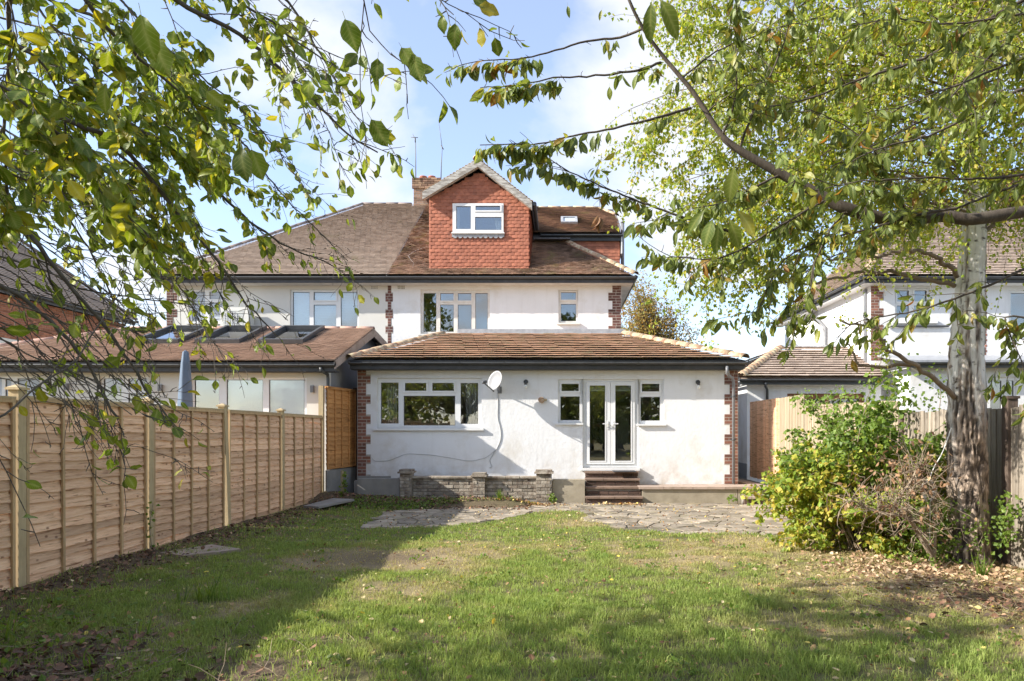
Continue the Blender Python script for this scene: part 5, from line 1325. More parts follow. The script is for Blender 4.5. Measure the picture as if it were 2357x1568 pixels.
def leaf_verts(w=.5, curl=.25, fold=.2, n=5, twist=0, peak=.45, holes=0, wav=0.0, seed=0):
    """leaf along +Y, length 1, 3 columns; returns V, F"""
    rr = random.Random(seed); vs = []; 
    for i in range(n+1):
        t = i/n
        hw = w/2*(math.sin(math.pi*min(1, t/peak*.5)) if t < peak else math.cos(math.pi/2*((t-peak)/(1-peak))**1.25))
        if i == 0 or i == n: hw = .004
        z = -curl*t*t; tw = twist*t
        for sdx in (-1, 0, 1):
            x = sdx*hw*(1+rr.uniform(-.16, .12)); zz_ = z+abs(sdx)*hw*fold+wav*math.sin(t*9+sdx)*abs(sdx)
            vs.append((x*math.cos(tw)-(zz_-z)*math.sin(tw), t*math.cos(curl*t*.8), zz_*math.cos(tw)+x*math.sin(tw)))
    fs = []
    for i in range(n):
        for k in range(2):
            a = i*3+k; fs.append((a, a+1, a+4, a+3))
    # short stalk
    b = len(vs); vs += [(-.008, -.28, .02), (.008, -.28, .02), (.008, 0, 0), (-.008, 0, 0)]; fs.append((b, b+1, b+2, b+3))
    rb_ = np.zeros((len(vs), 3), np.float32); rb_[1:3*(n+1):3, 0] = 1; rb_[b:, 0] = 1; rb_[:b, 1] = np.abs(np.array(vs)[:b, 0]); rb_[:b, 1][1::3] = 0; rb_[:b, 2] = np.repeat(np.arange(n+1)/n, 3)
    return np.array(vs, np.float32), np.array(fs, np.int32), rb_
def simple_leaf(w=.7, fold=.15):
    v = np.array([(0, 0, 0), (w/2, .45, fold), (0, 1, -.08), (-w/2, .45, fold), (0, .45, 0)], np.float32)
    return v, np.array([(0, 1, 4), (1, 2, 4), (2, 3, 4), (3, 0, 4)], np.int32), np.array([[0, 0, 0], [0, .3, .4], [0, 0, 1], [0, .3, .4], [1, 0, .4]], np.float32)
def frame(d, nrm):
    d = d.normalized(); sd = d.cross(nrm)
    sd = sd.normalized() if sd.length > 1e-5 else d.orthogonal().normalized()
    n2 = sd.cross(d); return Matrix((sd, d, n2)).transposed()
class Leaves:
    def __init__(s): s.it = []
    def add(s, p, d, nrm, size, kind=0): s.it.append((p, frame(d, nrm), size, kind))
    def joined(s, name, protos, mat_, parent=None, items=None):
        items = s.it if items is None else items
        if not items: return None
        VV, FF, RB_ = [], [], []; off = 0
        for k, (pv_, pf, prb) in enumerate(protos):
            sel = [q for q in items if q[3] % len(protos) == k]
            if not sel: continue
            Mx = np.array([np.array(q[1])*q[2] for q in sel], np.float32); T = np.array([tuple(q[0]) for q in sel], np.float32)
            v = np.einsum('nij,vj->nvi', Mx, pv_)+T[:, None, :]
            nv = len(pv_); f = pf[None]+(np.arange(len(sel))*nv)[:, None, None]+off
            VV.append(v.reshape(-1, 3)); FF.append(f.reshape(-1, pf.shape[1])); off += nv*len(sel); RB_.append(np.tile(prb, (len(sel), 1)))
        o = put(name, mesh_np(name, np.vstack(VV), FF if len({f.shape[1] for f in FF}) > 1 else np.vstack(FF), mat_, False, dict(zip(('rib', 'lx', 'ly'), np.concatenate(RB_).T.copy()))), parent)
        o['kind'] = 'stuff'; return o
    def split(s, protos, mat_, parent, n=300, name='foliage'):
        """the n leaves that show largest become parts, the rest one mesh"""
        c = Vector((0, 0, CAMZ)); ok = []; out = []
        for q in s.it:
            p = q[0]
            vis = p.y > .3 and -.05*2357 < U0+F*p.x/p.y < 1.05*2357 and -80 < V0-F*(p.z-CAMZ)/p.y < 1650
            fc = abs((q[1] @ Vector((0, 0, 1))).dot((p-c).normalized()))
            (ok if vis else out).append((q, q[2]*(.35+fc)/max(.3, (p-c).length)))
        ok.sort(key=lambda t: -t[1])
        pm = [mesh_np('leaf', v, f, mat_, True, dict(zip(('rib', 'lx', 'ly'), rb2.T.copy()))) for v, f, rb2 in protos]
        for q, _ in ok[:n]:
            put('leaf', pm[q[3] % len(pm)], parent, tuple(q[0]), quat=q[1].to_quaternion(), scale=(q[2],)*3)
        s.joined(name, protos, mat_, parent, [q for q, _ in ok[n:]]+[q for q, _ in out])
def grow(start, d, L, seg=5, wob=.12, droop=0.0, tgt=None):
    p = Vector(start); d = Vector(d).normalized(); out = [p.copy()]
    for i in range(seg):
        d = (d+rv(wob)+Vector((0, 0, -droop))+(tgt*.1 if tgt else Vector())).normalized(); p = p+d*(L/seg); out.append(p.copy())
    return out

# ---- apple tree overhanging from the left
AT = thing('apple_tree', 'apple tree reaching in from the upper left with long bare twigs and green yellowing leaves', 'tree', (-4.3, 1.3, 0))
APR = [leaf_verts(.62, .30, .25, 8, .3, .42, wav=.04, seed=3), leaf_verts(.68, .15, .12, 8, -.2, .45, wav=.05, seed=4), leaf_verts(.42, .6, .3, 6, .6, .4), leaf_verts(.62, .4, .1, 6, 0, .5, wav=.035), leaf_verts(.36, .8, .5, 6, -.8, .42)]
limbs = [  # (u, v, Y) points in the direction of growth, start radius, end radius
 ([(330, -60, 3.0), (400, 0, 3.05), (560, 80, 3.2), (680, 190, 3.3), (750, 260, 3.35), (830, 335, 3.4), (868, 352, 3.45)], .017, .004, 1.0),
 ([(150, -60, 2.6), (200, 0, 2.65), (222, 47, 2.7), (305, 119, 2.8), (395, 201, 2.9), (481, 248, 3.0), (560, 300, 3.1)], .013, .003, 1.0),
 ([(-60, 60, 3.2), (7, 90, 3.3), (108, 143, 3.4), (151, 250, 3.5), (155, 376, 3.6), (190, 470, 3.6)], .011, .003, .8),
 ([(100, 120, 4.0), (202, 215, 4.05), (300, 290, 4.15), (438, 357, 4.3), (500, 440, 4.4), (568, 505, 4.5), (661, 571, 4.6), (727, 592, 4.7), (790, 625, 4.7)], .022, .004, 1.0),
 ([(250, 300, 3.6), (330, 390, 3.65), (386, 463, 3.7), (449, 537, 3.75), (494, 590, 3.8), (531, 645, 3.85), (555, 690, 3.9), (597, 727, 3.95), (634, 772, 4.0)], .017, .004, .5),
 ([(-40, 470, 3.0), (61, 528, 3.05), (119, 605, 3.1), (169, 671, 3.15), (225, 729, 3.2), (254, 766, 3.2), (299, 827, 3.25), (341, 909, 3.3)], .016, .006, .22),
 ([(-50, 620, 2.9), (40, 681, 2.95), (106, 724, 3.0), (159, 782, 3.0), (196, 830, 3.05), (230, 885, 3.1), (270, 965, 3.1)], .015, .006, .15),
 ([(-60, 575, 3.4), (0, 589, 3.45), (106, 620, 3.5), (172, 660, 3.5), (238, 679, 3.6), (340, 690, 3.7), (430, 700, 3.8)], .009, .003, .4),
 ([(-40, 1000, 2.4), (34, 938, 2.5), (106, 872, 2.6), (185, 824, 2.7), (220, 753, 2.8), (260, 700, 2.9)], .006, .003, .12),
 ([(160, 260, 3.9), (259, 341, 4.0), (359, 431, 4.1), (431, 521, 4.2), (470, 600, 4.3), (520, 700, 4.35)], .012, .003, .8),
 ([(20, -60, 2.3), (22, 0, 2.3), (20, 120, 2.4), (18, 234, 2.5), (4, 340, 2.6), (20, 480, 2.6)], .012, .004, .7),
 ([(820, -60, 2.5), (837, 0, 2.5), (848, 67, 2.55), (869, 98, 2.6), (899, 128, 2.6)], .004, .002, .9),
 ([(990, -50, 2.7), (1007, 0, 2.7), (1030, 18, 2.7), (1046, 36, 2.7)], .004, .002, .6),
 ([(640, -40, 3.6), (700, 60, 3.7), (760, 160, 3.8), (800, 240, 3.9), (840, 300, 3.9)], .010, .003, .8),
 ([(500, -60, 2.6), (560, 20, 2.65), (640, 60, 2.7), (700, 110, 2.8), (770, 150, 2.9)], .008, .003, .9),
 ([(0, 200, 4.6), (120, 290, 4.6), (240, 400, 4.7), (330, 520, 4.8), (400, 640, 4.8), (440, 740, 4.8)], .014, .003, .55),
 ([(-60, 330, 3.8), (60, 400, 3.9), (160, 500, 3.9), (230, 610, 4.0), (270, 720, 4.0), (310, 820, 4.0)], .012, .003, .35),
 ([(300, 60, 4.8), (420, 160, 4.9), (540, 300, 5.0), (640, 440, 5.0), (720, 520, 5.0), (800, 600, 5.0)], .014, .003, .8),
 ([(-40, 160, 2.2), (60, 240, 2.2), (150, 330, 2.3), (250, 400, 2.4)], .007, .003, .9),
 ([(250, 480, 4.4), (330, 560, 4.4), (420, 660, 4.5), (470, 760, 4.5), (520, 830, 4.5)], .009, .003, .4),
 ([(30, -60, 3.4), (120, 60, 3.5), (230, 160, 3.5), (330, 250, 3.6), (420, 320, 3.7)], .010, .003, .9),
 ([(-60, 250, 4.3), (60, 330, 4.3), (180, 380, 4.4), (300, 450, 4.4), (420, 560, 4.5)], .010, .003, .9),
 ([(230, -60, 4.2), (330, 60, 4.3), (450, 170, 4.4), (560, 250, 4.5), (650, 360, 4.5), (700, 430, 4.5)], .010, .003, .9),
 ([(-60, 20, 4.6), (80, 60, 4.6), (220, 100, 4.7), (360, 200, 4.8), (480, 330, 4.8)], .010, .003, .9),
 ([(420, -60, 4.0), (540, 20, 4.1), (640, 120, 4.2), (720, 260, 4.2)], .008, .003, .9),
 ([(-60, 740, 3.3), (20, 790, 3.3), (90, 850, 3.4), (150, 900, 3.5)], .006, .003, .1),
]
for kq in range(16):
    v0 = 300+kq*36+R.uniform(-15, 15); ee = R.uniform(230, 420); Y0 = R.uniform(2.6, 4.2)
    limbs.append(([(-60, v0, Y0), (40, v0+25+R.uniform(-20, 30), Y0), (130, v0+80+R.uniform(-30, 40), Y0+.1), (ee*.75, v0+150+R.uniform(-40, 50), Y0+.2), (ee, v0+210+R.uniform(-50, 50), Y0+.2)], .005, .002, .08))
trunkb = Vector((-5.0, .4, 0)); fork = Vector((-4.5, 1.1, 2.3))
TT = MB(); TT.tube(smooth([(-4.75, -.2, -.1), (-4.7, -.1, .6), (-4.5, .1, 1.4), (-4.3, .3, 2.3)]), [.17-.06*i/18 for i in range(19)], 12, cap=False); TT.obj('trunk', M['applewood'], AT)
fork = Vector((-4.3, .3, 2.3))
tw = Tubes(); LV = Leaves()
def leafy(pts, LV, dens, size, down=.7, spread=.7, kinds=5, droopy=0):
    L_ = sum((b_-a).length for a, b_ in zip(pts, pts[1:])); n = max(1, int(L_*dens+R.random()))
    for _ in range(n):
        t = R.random()**.8*(len(pts)-1); i = min(int(t), len(pts)-2); p = pts[i].lerp(pts[i+1], t-i)
        d = ((pts[i+1]-pts[i]).normalized()*.5+rv(spread)+Vector((0, 0, -down))).normalized()
        nrm = (rv(.55)+Vector((-.2, -.35, .55))).normalized()
        LV.add(p+d*size*.28, d, nrm, size*R.uniform(.6, 1.25), R.randrange(kinds))
def spurs(pts, tw, dens):
    L_ = sum((b_-a).length for a, b_ in zip(pts, pts[1:]))
    for _ in range(int(L_*dens)):
        t = R.random()*(len(pts)-1); i = min(int(t), len(pts)-2); p = pts[i].lerp(pts[i+1], t-i)
        tw.add(grow(p, (pts[i+1]-pts[i]).normalized()*.5+rv(.7), R.uniform(.02, .06), 2, .3), .003, .0015, 3)
def dfac(p):
    u = U0+F*p.x/max(.3, p.y); v = V0-F*(p.z-CAMZ)/max(.3, p.y)
    return (.32+2.0*float(1-sstep(np.array([u]), 200, 760)[0]))*(1.3-1.12*float(sstep(np.array([v]), 400, 700)[0]))
for pts, r0, r1, lf in limbs:
    w_ = [Vector(P(*q)) for q in pts]
    mid = fork.lerp(w_[0], .55)+Vector((0, 0, .35))
    q0 = chaik([fork, mid, *w_]); n0 = min(range(len(q0)), key=lambda i_: (q0[i_]-w_[0]).length)
    r0 *= .72
    m = MB(); rr = [r0*(1.5-.5*min(1, i/max(1, n0)))+(r1*.8-r0)*max(0, (i-n0))/(len(q0)-n0) for i in range(len(q0))]
    q0 = [p+rv(.0035) for p in q0]
    m.tube(q0, rr, 7, cap=False); m.obj('branch', M['applewood'], AT)
    vis = q0[max(0, n0-2):]; total = sum((b_-a).length for a, b_ in zip(vis, vis[1:]))
    ns = int(total*(9 if lf > .2 else 5))
    for k in range(ns):
        t = (k+R.random())/ns*(len(vis)-1); i = min(int(t), len(vis)-2); p = vis[i].lerp(vis[i+1], t-i); tg = (vis[i+1]-vis[i]).normalized()
        d = (tg*1.1+rv(.36)+Vector((.1, .05, -.12))); L1 = R.uniform(.15, .75)*(1.1-.6*t/len(vis))
        sb = grow(p, d, L1, 5, .14, .05); tw.add(sb, max(r1*.7, .0024), .0013, 4); spurs(sb, tw, 10)
        leafy(sb[1:], LV, lf*dfac(sb[2])*26, .069)
        for _ in range(R.randint(1, 3)):
            j = R.randint(1, 4); s2 = grow(sb[j], (sb[j]-sb[j-1]).normalized()*.8+rv(.45)+Vector((.1, 0, -.1)), R.uniform(.08, .28), 4, .18, .05)
            tw.add(s2, .0022, .0012, 3); leafy(s2, LV, lf*dfac(s2[2])*29, .067); spurs(s2, tw, 8)
# a few large leaves nearest the lens
for (u, v, Y, s_, a) in ((925, 135, 1.75, .062, -60), (950, 150, 1.7, .066, -75), (555, 365, 1.5, .075, -85), (580, 370, 1.55, .07, -70), (325, 60, 1.35, .085, -80), (350, 110, 1.4, .08, -70), (1085, 20, 1.7, .05, -20), (1100, 38, 1.7, .055, -15), (1018, 62, 1.8, .045, -90), (1048, 80, 1.8, .065, -95),
                         (245, 220, 1.6, .065, -110), (475, 235, 1.7, .055, -40), (160, 440, 1.8, .06, -60), (870, 160, 2.0, .065, -95), (795, 70, 1.7, .08, -70), (855, 300, 2.0, .085, -60)):
    an = math.radians(a); LV.add(Vector(P(u, v-25, Y)), Vector((math.cos(an), R.uniform(-.2, .2), math.sin(an))), Vector((R.uniform(-.4, .2), -1, R.uniform(0, .5))), s_, R.randrange(2))
# unseen rest of the crown, above and left, added to shade the lawn
for kq in range(96):
    e = Vector((R.uniform(-6.3, -.6), R.uniform(-3.0, 1.0), R.uniform(3.6, 5.8))) if kq < 46 else Vector((R.uniform(-9.5, -4.3), R.uniform(1.6, 4.6), R.uniform(2.9, 5.4)))
    if kq >= 46: e.x = min(e.x, -e.y*.86-.75)
    if e.y > .2 and kq < 46: e.x = min(e.x, -1.2-e.y); e.z = max(e.z, CAMZ+1.0*e.y+1.3)
    q0 = smooth([fork, fork.lerp(e, .5)+rv(.25), e], 4); tw.add(q0, .03, .006, 5)
    for k in range(8):
        p = q0[R.randint(3, 8)]; s2 = grow(p, rv(1)+Vector((.3, 0, .1)), R.uniform(.3, .8), 4, .2); tw.add(s2, .005, .002, 3); leafy(s2, LV, 26, .075)
print('apple leaves', len(LV.it))
tw.obj('twigs', M['applewood'], AT); LV.split(APR, M['appleleaf'], AT, 300)

# ---- cherry tree from the right
CT = thing('cherry_tree', 'cherry tree with one thick dark limb sweeping in from the right and drooping serrated leaves', 'tree', (6.1, 4.4, 0))
CPR = [leaf_verts(.44, .30, .2, 6, .2, .5), leaf_verts(.40, .5, .35, 6, -.3, .5), leaf_verts(.46, .2, .1, 6, .1, .48, wav=.02), leaf_verts(.34, .7, .5, 6, .5, .52)]
tw = Tubes(); LV = Leaves()
CY = 4.6
main = [(2620, 440, 4.9), (2500, 470, 4.8), (2357, 487, 4.75), (2236, 505, 4.7), (2168, 497, 4.7), (2067, 508, 4.65), (1950, 481, 4.6), (1899, 455, 4.6), (1798, 401, 4.6), (1697, 343, 4.6), (1660, 310, 4.6), (1626, 259, 4.6), (1593, 209, 4.6), (1562, 172, 4.6), (1525, 128, 4.6), (1481, 67, 4.55), (1448, 0, 4.5), (1430, -60, 4.5)]
mp_ = smooth([P(*q) for q in main], 4); nn = len(mp_)
def mr(i):
    t = i/nn; return .043-.008*t if t < .35 else (.040-.022*((t-.35)/.25) if t < .6 else .018-.010*(t-.6)/.4)
MB().tube(mp_, [mr(i) for i in range(nn)], 12, cap=False).obj('branch', M['cherrywood'], CT)
MB().tube(smooth([(6.4, 4.5, -.1), (6.35, 4.5, 1.0), (6.1, 4.6, 2.2), (5.3, 4.9, 3.1), tuple(mp_[0])], 5), [.16-.11*i/20 for i in range(21)], 12, cap=False).obj('trunk', M['cherrywood'], CT)
MB().tube(smooth([(6.35, 4.5, 1.2), (6.5, 4.2, 3.0), (6.2, 3.8, 4.8), (5.6, 3.6, 6.2)], 5), [.13-.08*i/15 for i in range(16)], 10, cap=False).obj('trunk', M['cherrywood'], CT)
cl = [
 ([(1522, 143, 4.6), (1475, 162, 4.5), (1390, 173, 4.5), (1323, 177, 4.5), (1273, 178, 4.5), (1225, 192, 4.45), (1165, 199, 4.4), (1105, 202, 4.4)], .009, .9, 'tip'),
 ([(1478, 67, 4.6), (1434, 88, 4.7), (1387, 88, 4.7), (1323, 101, 4.7), (1273, 118, 4.7), (1225, 130, 4.7), (1178, 138, 4.6), (1104, 138, 4.6), (1062, 150, 4.6)], .009, .9, 'tip'),
 ([(1589, 249, 4.6), (1508, 273, 4.5), (1424, 293, 4.4), (1357, 305, 4.4), (1306, 316, 4.4), (1239, 333, 4.4), (1172, 332, 4.3), (1104, 334, 4.3)], .010, .9, 'tip2'),
 ([(1700, 540, 4.5), (1620, 515, 4.5), (1552, 495, 4.5), (1475, 465, 4.5), (1380, 428, 4.5), (1323, 401, 4.5), (1273, 374, 4.5), (1246, 352, 4.5)], .010, .9, 'all'),
 ([(2450, -40, 5.2), (2357, 0, 5.1), (2269, 47, 5.1), (2185, 104, 5.0), (2101, 148, 5.0), (2017, 168, 5.0), (1916, 209, 4.9), (1840, 235, 4.9), (1740, 250, 4.8)], .016, .5, 'all'),
 ([(2450, 170, 4.4), (2357, 202, 4.4), (2286, 236, 4.4), (2168, 303, 4.4), (2101, 323, 4.3), (2034, 337, 4.3), (1940, 380, 4.3)], .012, .5, 'all'),
 ([(2360, 60, 4.8), (2236, 165, 4.8), (2168, 252, 4.8), (2101, 290, 4.8), (2000, 340, 4.7), (1900, 390, 4.7)], .009, .5, 'all'),
 ([(2480, 380, 4.2), (2380, 400, 4.2), (2269, 414, 4.2), (2152, 407, 4.2), (2034, 414, 4.1), (1966, 418, 4.1), (1880, 440, 4.1)], .010, .6, 'all'),
 ([(2480, 380, 5.0), (2300, 440, 5.0), (2150, 500, 5.0), (2074, 530, 4.9), (2000, 563, 4.9), (1910, 590, 4.9), (1830, 640, 4.9)], .011, .25, 'all'),
 ([(2200, 480, 4.6), (2100, 495, 4.6), (2015, 525, 4.5), (1895, 551, 4.5), (1805, 590, 4.5), (1769, 657, 4.4), (1740, 730, 4.4)], .010, .7, 'all'),
 ([(1899, 461, 4.6), (1830, 500, 4.5), (1760, 540, 4.4), (1700, 580, 4.4), (1640, 600, 4.3), (1560, 590, 4.3)], .010, .8, 'all'),
 ([(1798, 401, 4.6), (1720, 440, 4.5), (1660, 470, 4.4), (1600, 480, 4.3)], .010, 1.0, 'all'),
 ([(1950, 481, 4.6), (1900, 540, 4.5), (1860, 640, 4.4), (1880, 720, 4.4), (1830, 750, 4.4)], .008, .8, 'all'),
 ([(2480, 560, 4.4), (2357, 620, 4.4), (2269, 660, 4.4), (2190, 690, 4.4), (2100, 720, 4.4), (2000, 730, 4.4), (1945, 755, 4.4)], .011, .55, 'end'),
 ([(2480, 700, 4.6), (2400, 740, 4.6), (2300, 720, 4.6), (2330, 780, 4.6), (2357, 850, 4.5)], .010, .9, 'all'),
 ([(1700, 345, 4.6), (1745, 230, 4.6), (1800, 120, 4.6), (1830, 0, 4.6), (1840, -50, 4.6)], .009, .6, 'all'),
 ([(1660, 320, 4.6), (1700, 220, 4.5), (1690, 100, 4.4), (1698, 20, 4.3), (1690, -50, 4.3)], .008, .7, 'all'),
 ([(2500, 100, 4.0), (2357, 130, 4.0), (2200, 200, 4.0), (2080, 240, 4.0), (1990, 300, 4.0)], .010, .6, 'all'),
 ([(2101, 505, 4.6), (2050, 430, 4.5), (2010, 330, 4.4), (1930, 280, 4.4), (1860, 250, 4.3)], .008, .7, 'all'),
 ([(2450, 20, 3.9), (2300, 40, 3.9), (2180, 60, 3.9), (2060, 40, 3.8), (1960, 60, 3.8)], .008, .6, 'all'),
 ([(1570, 180, 4.6), (1640, 120, 4.7), (1720, 90, 4.7), (1800, 60, 4.7), (1900, 40, 4.7)], .007, .6, 'all'),
 ([(1626, 259, 4.6), (1700, 200, 4.5), (1760, 190, 4.4)], .006, .7, 'all'),
]
def hang(pts, dens, size=.088, t0=0):
    L_ = sum((b_-a).length for a, b_ in zip(pts, pts[1:])); n = int(L_*dens+R.random())
    for _ in range(n):
        t = (t0+(1-t0)*R.random())*(len(pts)-1); i = min(int(t), len(pts)-2); p = pts[i].lerp(pts[i+1], t-i)
        d = ((pts[i+1]-pts[i]).normalized()*.3+rv(.42)+Vector((-.12, 0, -.9))).normalized()
        LV.add(p+d*size*.28, d, rv(.8)+Vector((-.35, -.45, .25)), size*R.uniform(.6, 1.15), R.randrange(4))
for pts, r0, lf, mode in cl:
    q0 = [p+rv(.0025) for p in chaik([P(*q) for q in pts])]
    m = MB(); m.tube(q0, [r0*(1-.75*i/len(q0)) for i in range(len(q0))], 7, cap=False); m.obj('branch', M['cherrywood'], CT)
    n = len(q0); tot = sum((b_-a).length for a, b_ in zip(q0, q0[1:]))
    spurs(q0, tw, 7)
    if mode in ('tip', 'tip2'):
        hang(q0[int(n*.55):], 120, .11); hang(q0[:int(n*.25)], 26, .095)
        if mode == 'tip2': hang(q0[int(n*.4):], 45)
    elif mode == 'end': hang(q0[n//2:], 26*lf); 
    else: hang(q0, 42*lf)
    ns = int(tot*(4.5 if mode.startswith('tip') else 12))
    for k in range(ns):
        t = (k+R.random())/ns*(n-1); i = min(int(t), n-2)
        if mode.startswith('tip') and t < n*.25 and R.random() < .5: continue
        if mode == 'end' and t < n*.35: continue
        if mode.startswith('tip') and .25*n < t < .6*n: continue
        p = q0[i].lerp(q0[i+1], t-i); tg = (q0[i+1]-q0[i]).normalized()
        sb = grow(p, tg*.9+rv(.5)+Vector((-.1, 0, -.15)), R.uniform(.1, .42)*(.5 if mode.startswith('tip') else 1), 5, .12, .04); tw.add(sb, .0032, .0015, 4); spurs(sb, tw, 8); hang(sb, (85 if mode.startswith('tip') else 58)*lf)
for (u, v, Y, s_, a) in ((1500, 20, 1.9, .10, -95), (1520, 15, 1.9, .11, -60), (1690, 400, 2.4, .12, -100), (1640, 520, 2.6, .11, -110), (1655, 525, 2.6, .12, -95), (1680, 520, 2.6, .12, -70), (1700, 500, 2.6, .12, -50), (1307, 28, 3.2, .05, -85), (1385, 38, 3.6, .05, -105), (1405, 130, 3.8, .055, -95), (1403, 215, 3.8, .07, -90), (2260, 330, 3.0, .08, -80), (2330, 350, 2.9, .085, -100), (1980, 240, 2.9, .09, -85), (1890, 290, 3.0, .09, -95), (1620, 500, 2.6, .1, -130)):
    an = math.radians(a); LV.add(Vector(P(u, v-15, Y)), Vector((math.cos(an), R.uniform(-.2, .2), math.sin(an))), Vector((R.uniform(-.4, .2), -1, R.uniform(0, .5))), s_, R.randrange(3))
for _ in range(60):
    e = Vector((R.uniform(1.2, 7.5), R.uniform(2.2, 6.2), R.uniform(4.4, 7.5)))
    if e.z-CAMZ < (V0+60)/F*e.y: e.z = CAMZ+(V0+60)/F*e.y+.4+R.random()
    st_ = Vector((6.3, 4.2, 4.2)); q0 = smooth([st_, st_.lerp(e, .5)+rv(.25), e], 4); tw.add(q0, .03, .006, 5)
    for k in range(5): s2 = grow(q0[R.randint(3, 8)], rv(1), R.uniform(.3, .8), 4, .2); tw.add(s2, .005, .002, 3); hang(s2, 16, .09)
print('cherry leaves', len(LV.it))
tw.obj('twigs', M['cherrywood'], CT); LV.split(CPR, M['cherryleaf'], CT, 300)
# withered bunch on one twig
WB = Leaves(); c = Vector(P(1377, 500, 4.4))
for _ in range(9): WB.add(c+rv(.012), Vector((R.gauss(0, .25), R.gauss(0, .2), -1)), rv(1), .085, R.randrange(4))
tw = Tubes(); tw.add(grow(Vector(P(1378, 428, 4.45)), Vector((0, 0, -1)), .17, 3, .05), .003, .002, 4)
o = tw.obj('withered_twig', M['cherrywood'], CT, stuff=False); WB.joined('withered_leaves', CPR, M['brownleaf'], CT)

# ---- birch
BT = thing('birch_tree', 'silver birch with fissured white trunk and small yellow green leaves beside the right fence', 'tree', (4.66, 7.8, 0))
path = smooth([P(2232, 1325, 7.8), P(2228, 1200, 7.8), P(2226, 1050, 7.8), P(2225, 850, 7.8), P(2232, 680, 7.8), P(2243, 500, 7.85), P(2240, 300, 7.9), P(2228, 60, 7.95), P(2235, -250, 8.0), P(2225, -700, 8.0)], 40)
n = len(path); k = 72; vs = np.zeros((n, k, 3), np.float32); rgh = np.zeros((n, k), np.float32); fis = np.zeros((n, k), np.float32)
TH = np.linspace(0, 2*math.pi, k, endpoint=False)
for i, p in enumerate(path):
    h = p.z; r = .198-.03*min(1, max(0, h)/2.2)-.029*max(0, min(h, 5)-2.2)-.015*max(0, h-5) + .14*math.exp(-max(0, h+.1)/.16)*.6
    r = max(r, .03)
    cxn, cyn = np.cos(TH)*3.0, np.sin(TH)*3.0
    f1 = fbm(cxn*1.3+h*1.5+5, cyn*1.3-h*1.2, 41, 4); f2 = fbm(cxn*3.6+h*5.5, cyn*3.6-h*5+9, 57, 3)
    plates = np.abs(fbm(cxn*2.5+9+1.5*h, cyn*2.5+h*1.9, 77, 3)-.5)*2.6
    lowf = sstep(np.array([1.75-h]), -1.1, .9)[0]
    m_ = np.clip(lowf*1.10+.14+(f1-.5)*4.5*(.55-lowf*.15), 0, 1); m_ = m_*m_*(3-2*m_)
    disp = m_*(.045*(np.minimum(plates*3, 1)-.6)+.03*(f2-.5))+(f2-.5)*.014
    but = 1+.16*math.exp(-max(0, h)/.25)*np.sin(TH*5+1)
    rr = (r*(1+.05*np.sin(TH*2+h)))*but+disp
    vs[i, :, 0] = p.x+np.cos(TH)*rr; vs[i, :, 1] = p.y+np.sin(TH)*rr; vs[i, :, 2] = p.z; rgh[i] = np.clip(m_+(plates < .12)*m_, 0, 1); fis[i] = np.clip(1-plates*5, 0, 1)*np.clip(m_+.15, 0, 1)
ii = np.arange(n*k).reshape(n, k); fa = np.stack([ii[:-1], np.roll(ii, -1, 1)[:-1], np.roll(ii, -1, 1)[1:], ii[1:]], -1).reshape(-1, 4)
put('trunk', mesh_np('trunk', vs.reshape(-1, 3), fa, M['birchbark'], True, {'rough': rgh.ravel(), 'fissure': fis.ravel()}), BT)
BLF = [simple_leaf(.75, .12), simple_leaf(.65, -.1), simple_leaf(.8, .25)]
LV = Leaves(); tw = Tubes()
bl = [
 ([(2201, 916, 7.75), (2147, 868, 7.5), (2093, 829, 7.3), (2039, 796, 7.2), (2018, 757, 7.1), (1990, 750, 7.0), (1933, 735, 7.0)], .030, 8),
 ([(2093, 844, 7.4), (2009, 844, 7.4), (1976, 835, 7.4), (1958, 799, 7.4), (1943, 796, 7.4)], .020, 0),
 ([(2204, 639, 7.75), (2183, 612, 7.6), (2147, 591, 7.5), (2099, 576, 7.4), (2054, 585, 7.3), (1997, 591, 7.2), (1900, 600, 7.1)], .030, 7),
 ([(2201, 657, 7.8), (2099, 636, 7.7), (2039, 626, 7.7), (1988, 627, 7.6), (1880, 650, 7.5), (1790, 650, 7.4)], .028, 9),
 ([(2235, 560, 7.85), (2300, 500, 8.0), (2357, 440, 8.2), (2450, 380, 8.4)], .03, 10),
]
for pts, r0, lf in bl:
    q0 = [p+rv(.012) for p in smooth([P(*q) for q in pts], 5)]
    MB().tube(q0, [r0*(1-.7*i/len(q0)) for i in range(len(q0))], 8, cap=False).obj('branch', M['birchtwig'], BT)
    for kx in range(lf):
        i = R.randint(len(q0)//3, len(q0)-1); s2 = grow(q0[i], rv(1)+Vector((-.3, 0, 0)), R.uniform(.3, .8), 5, .2, .15); tw.add(s2, .005, .0015, 4)
        for _ in range(22): t = R.random()*4.99; a = s2[int(t)].lerp(s2[int(t)+1], t % 1); LV.add(a+rv(.04), rv(.7)+Vector((0, 0, -.8)), rv(1), R.uniform(.028, .045), R.randrange(3))
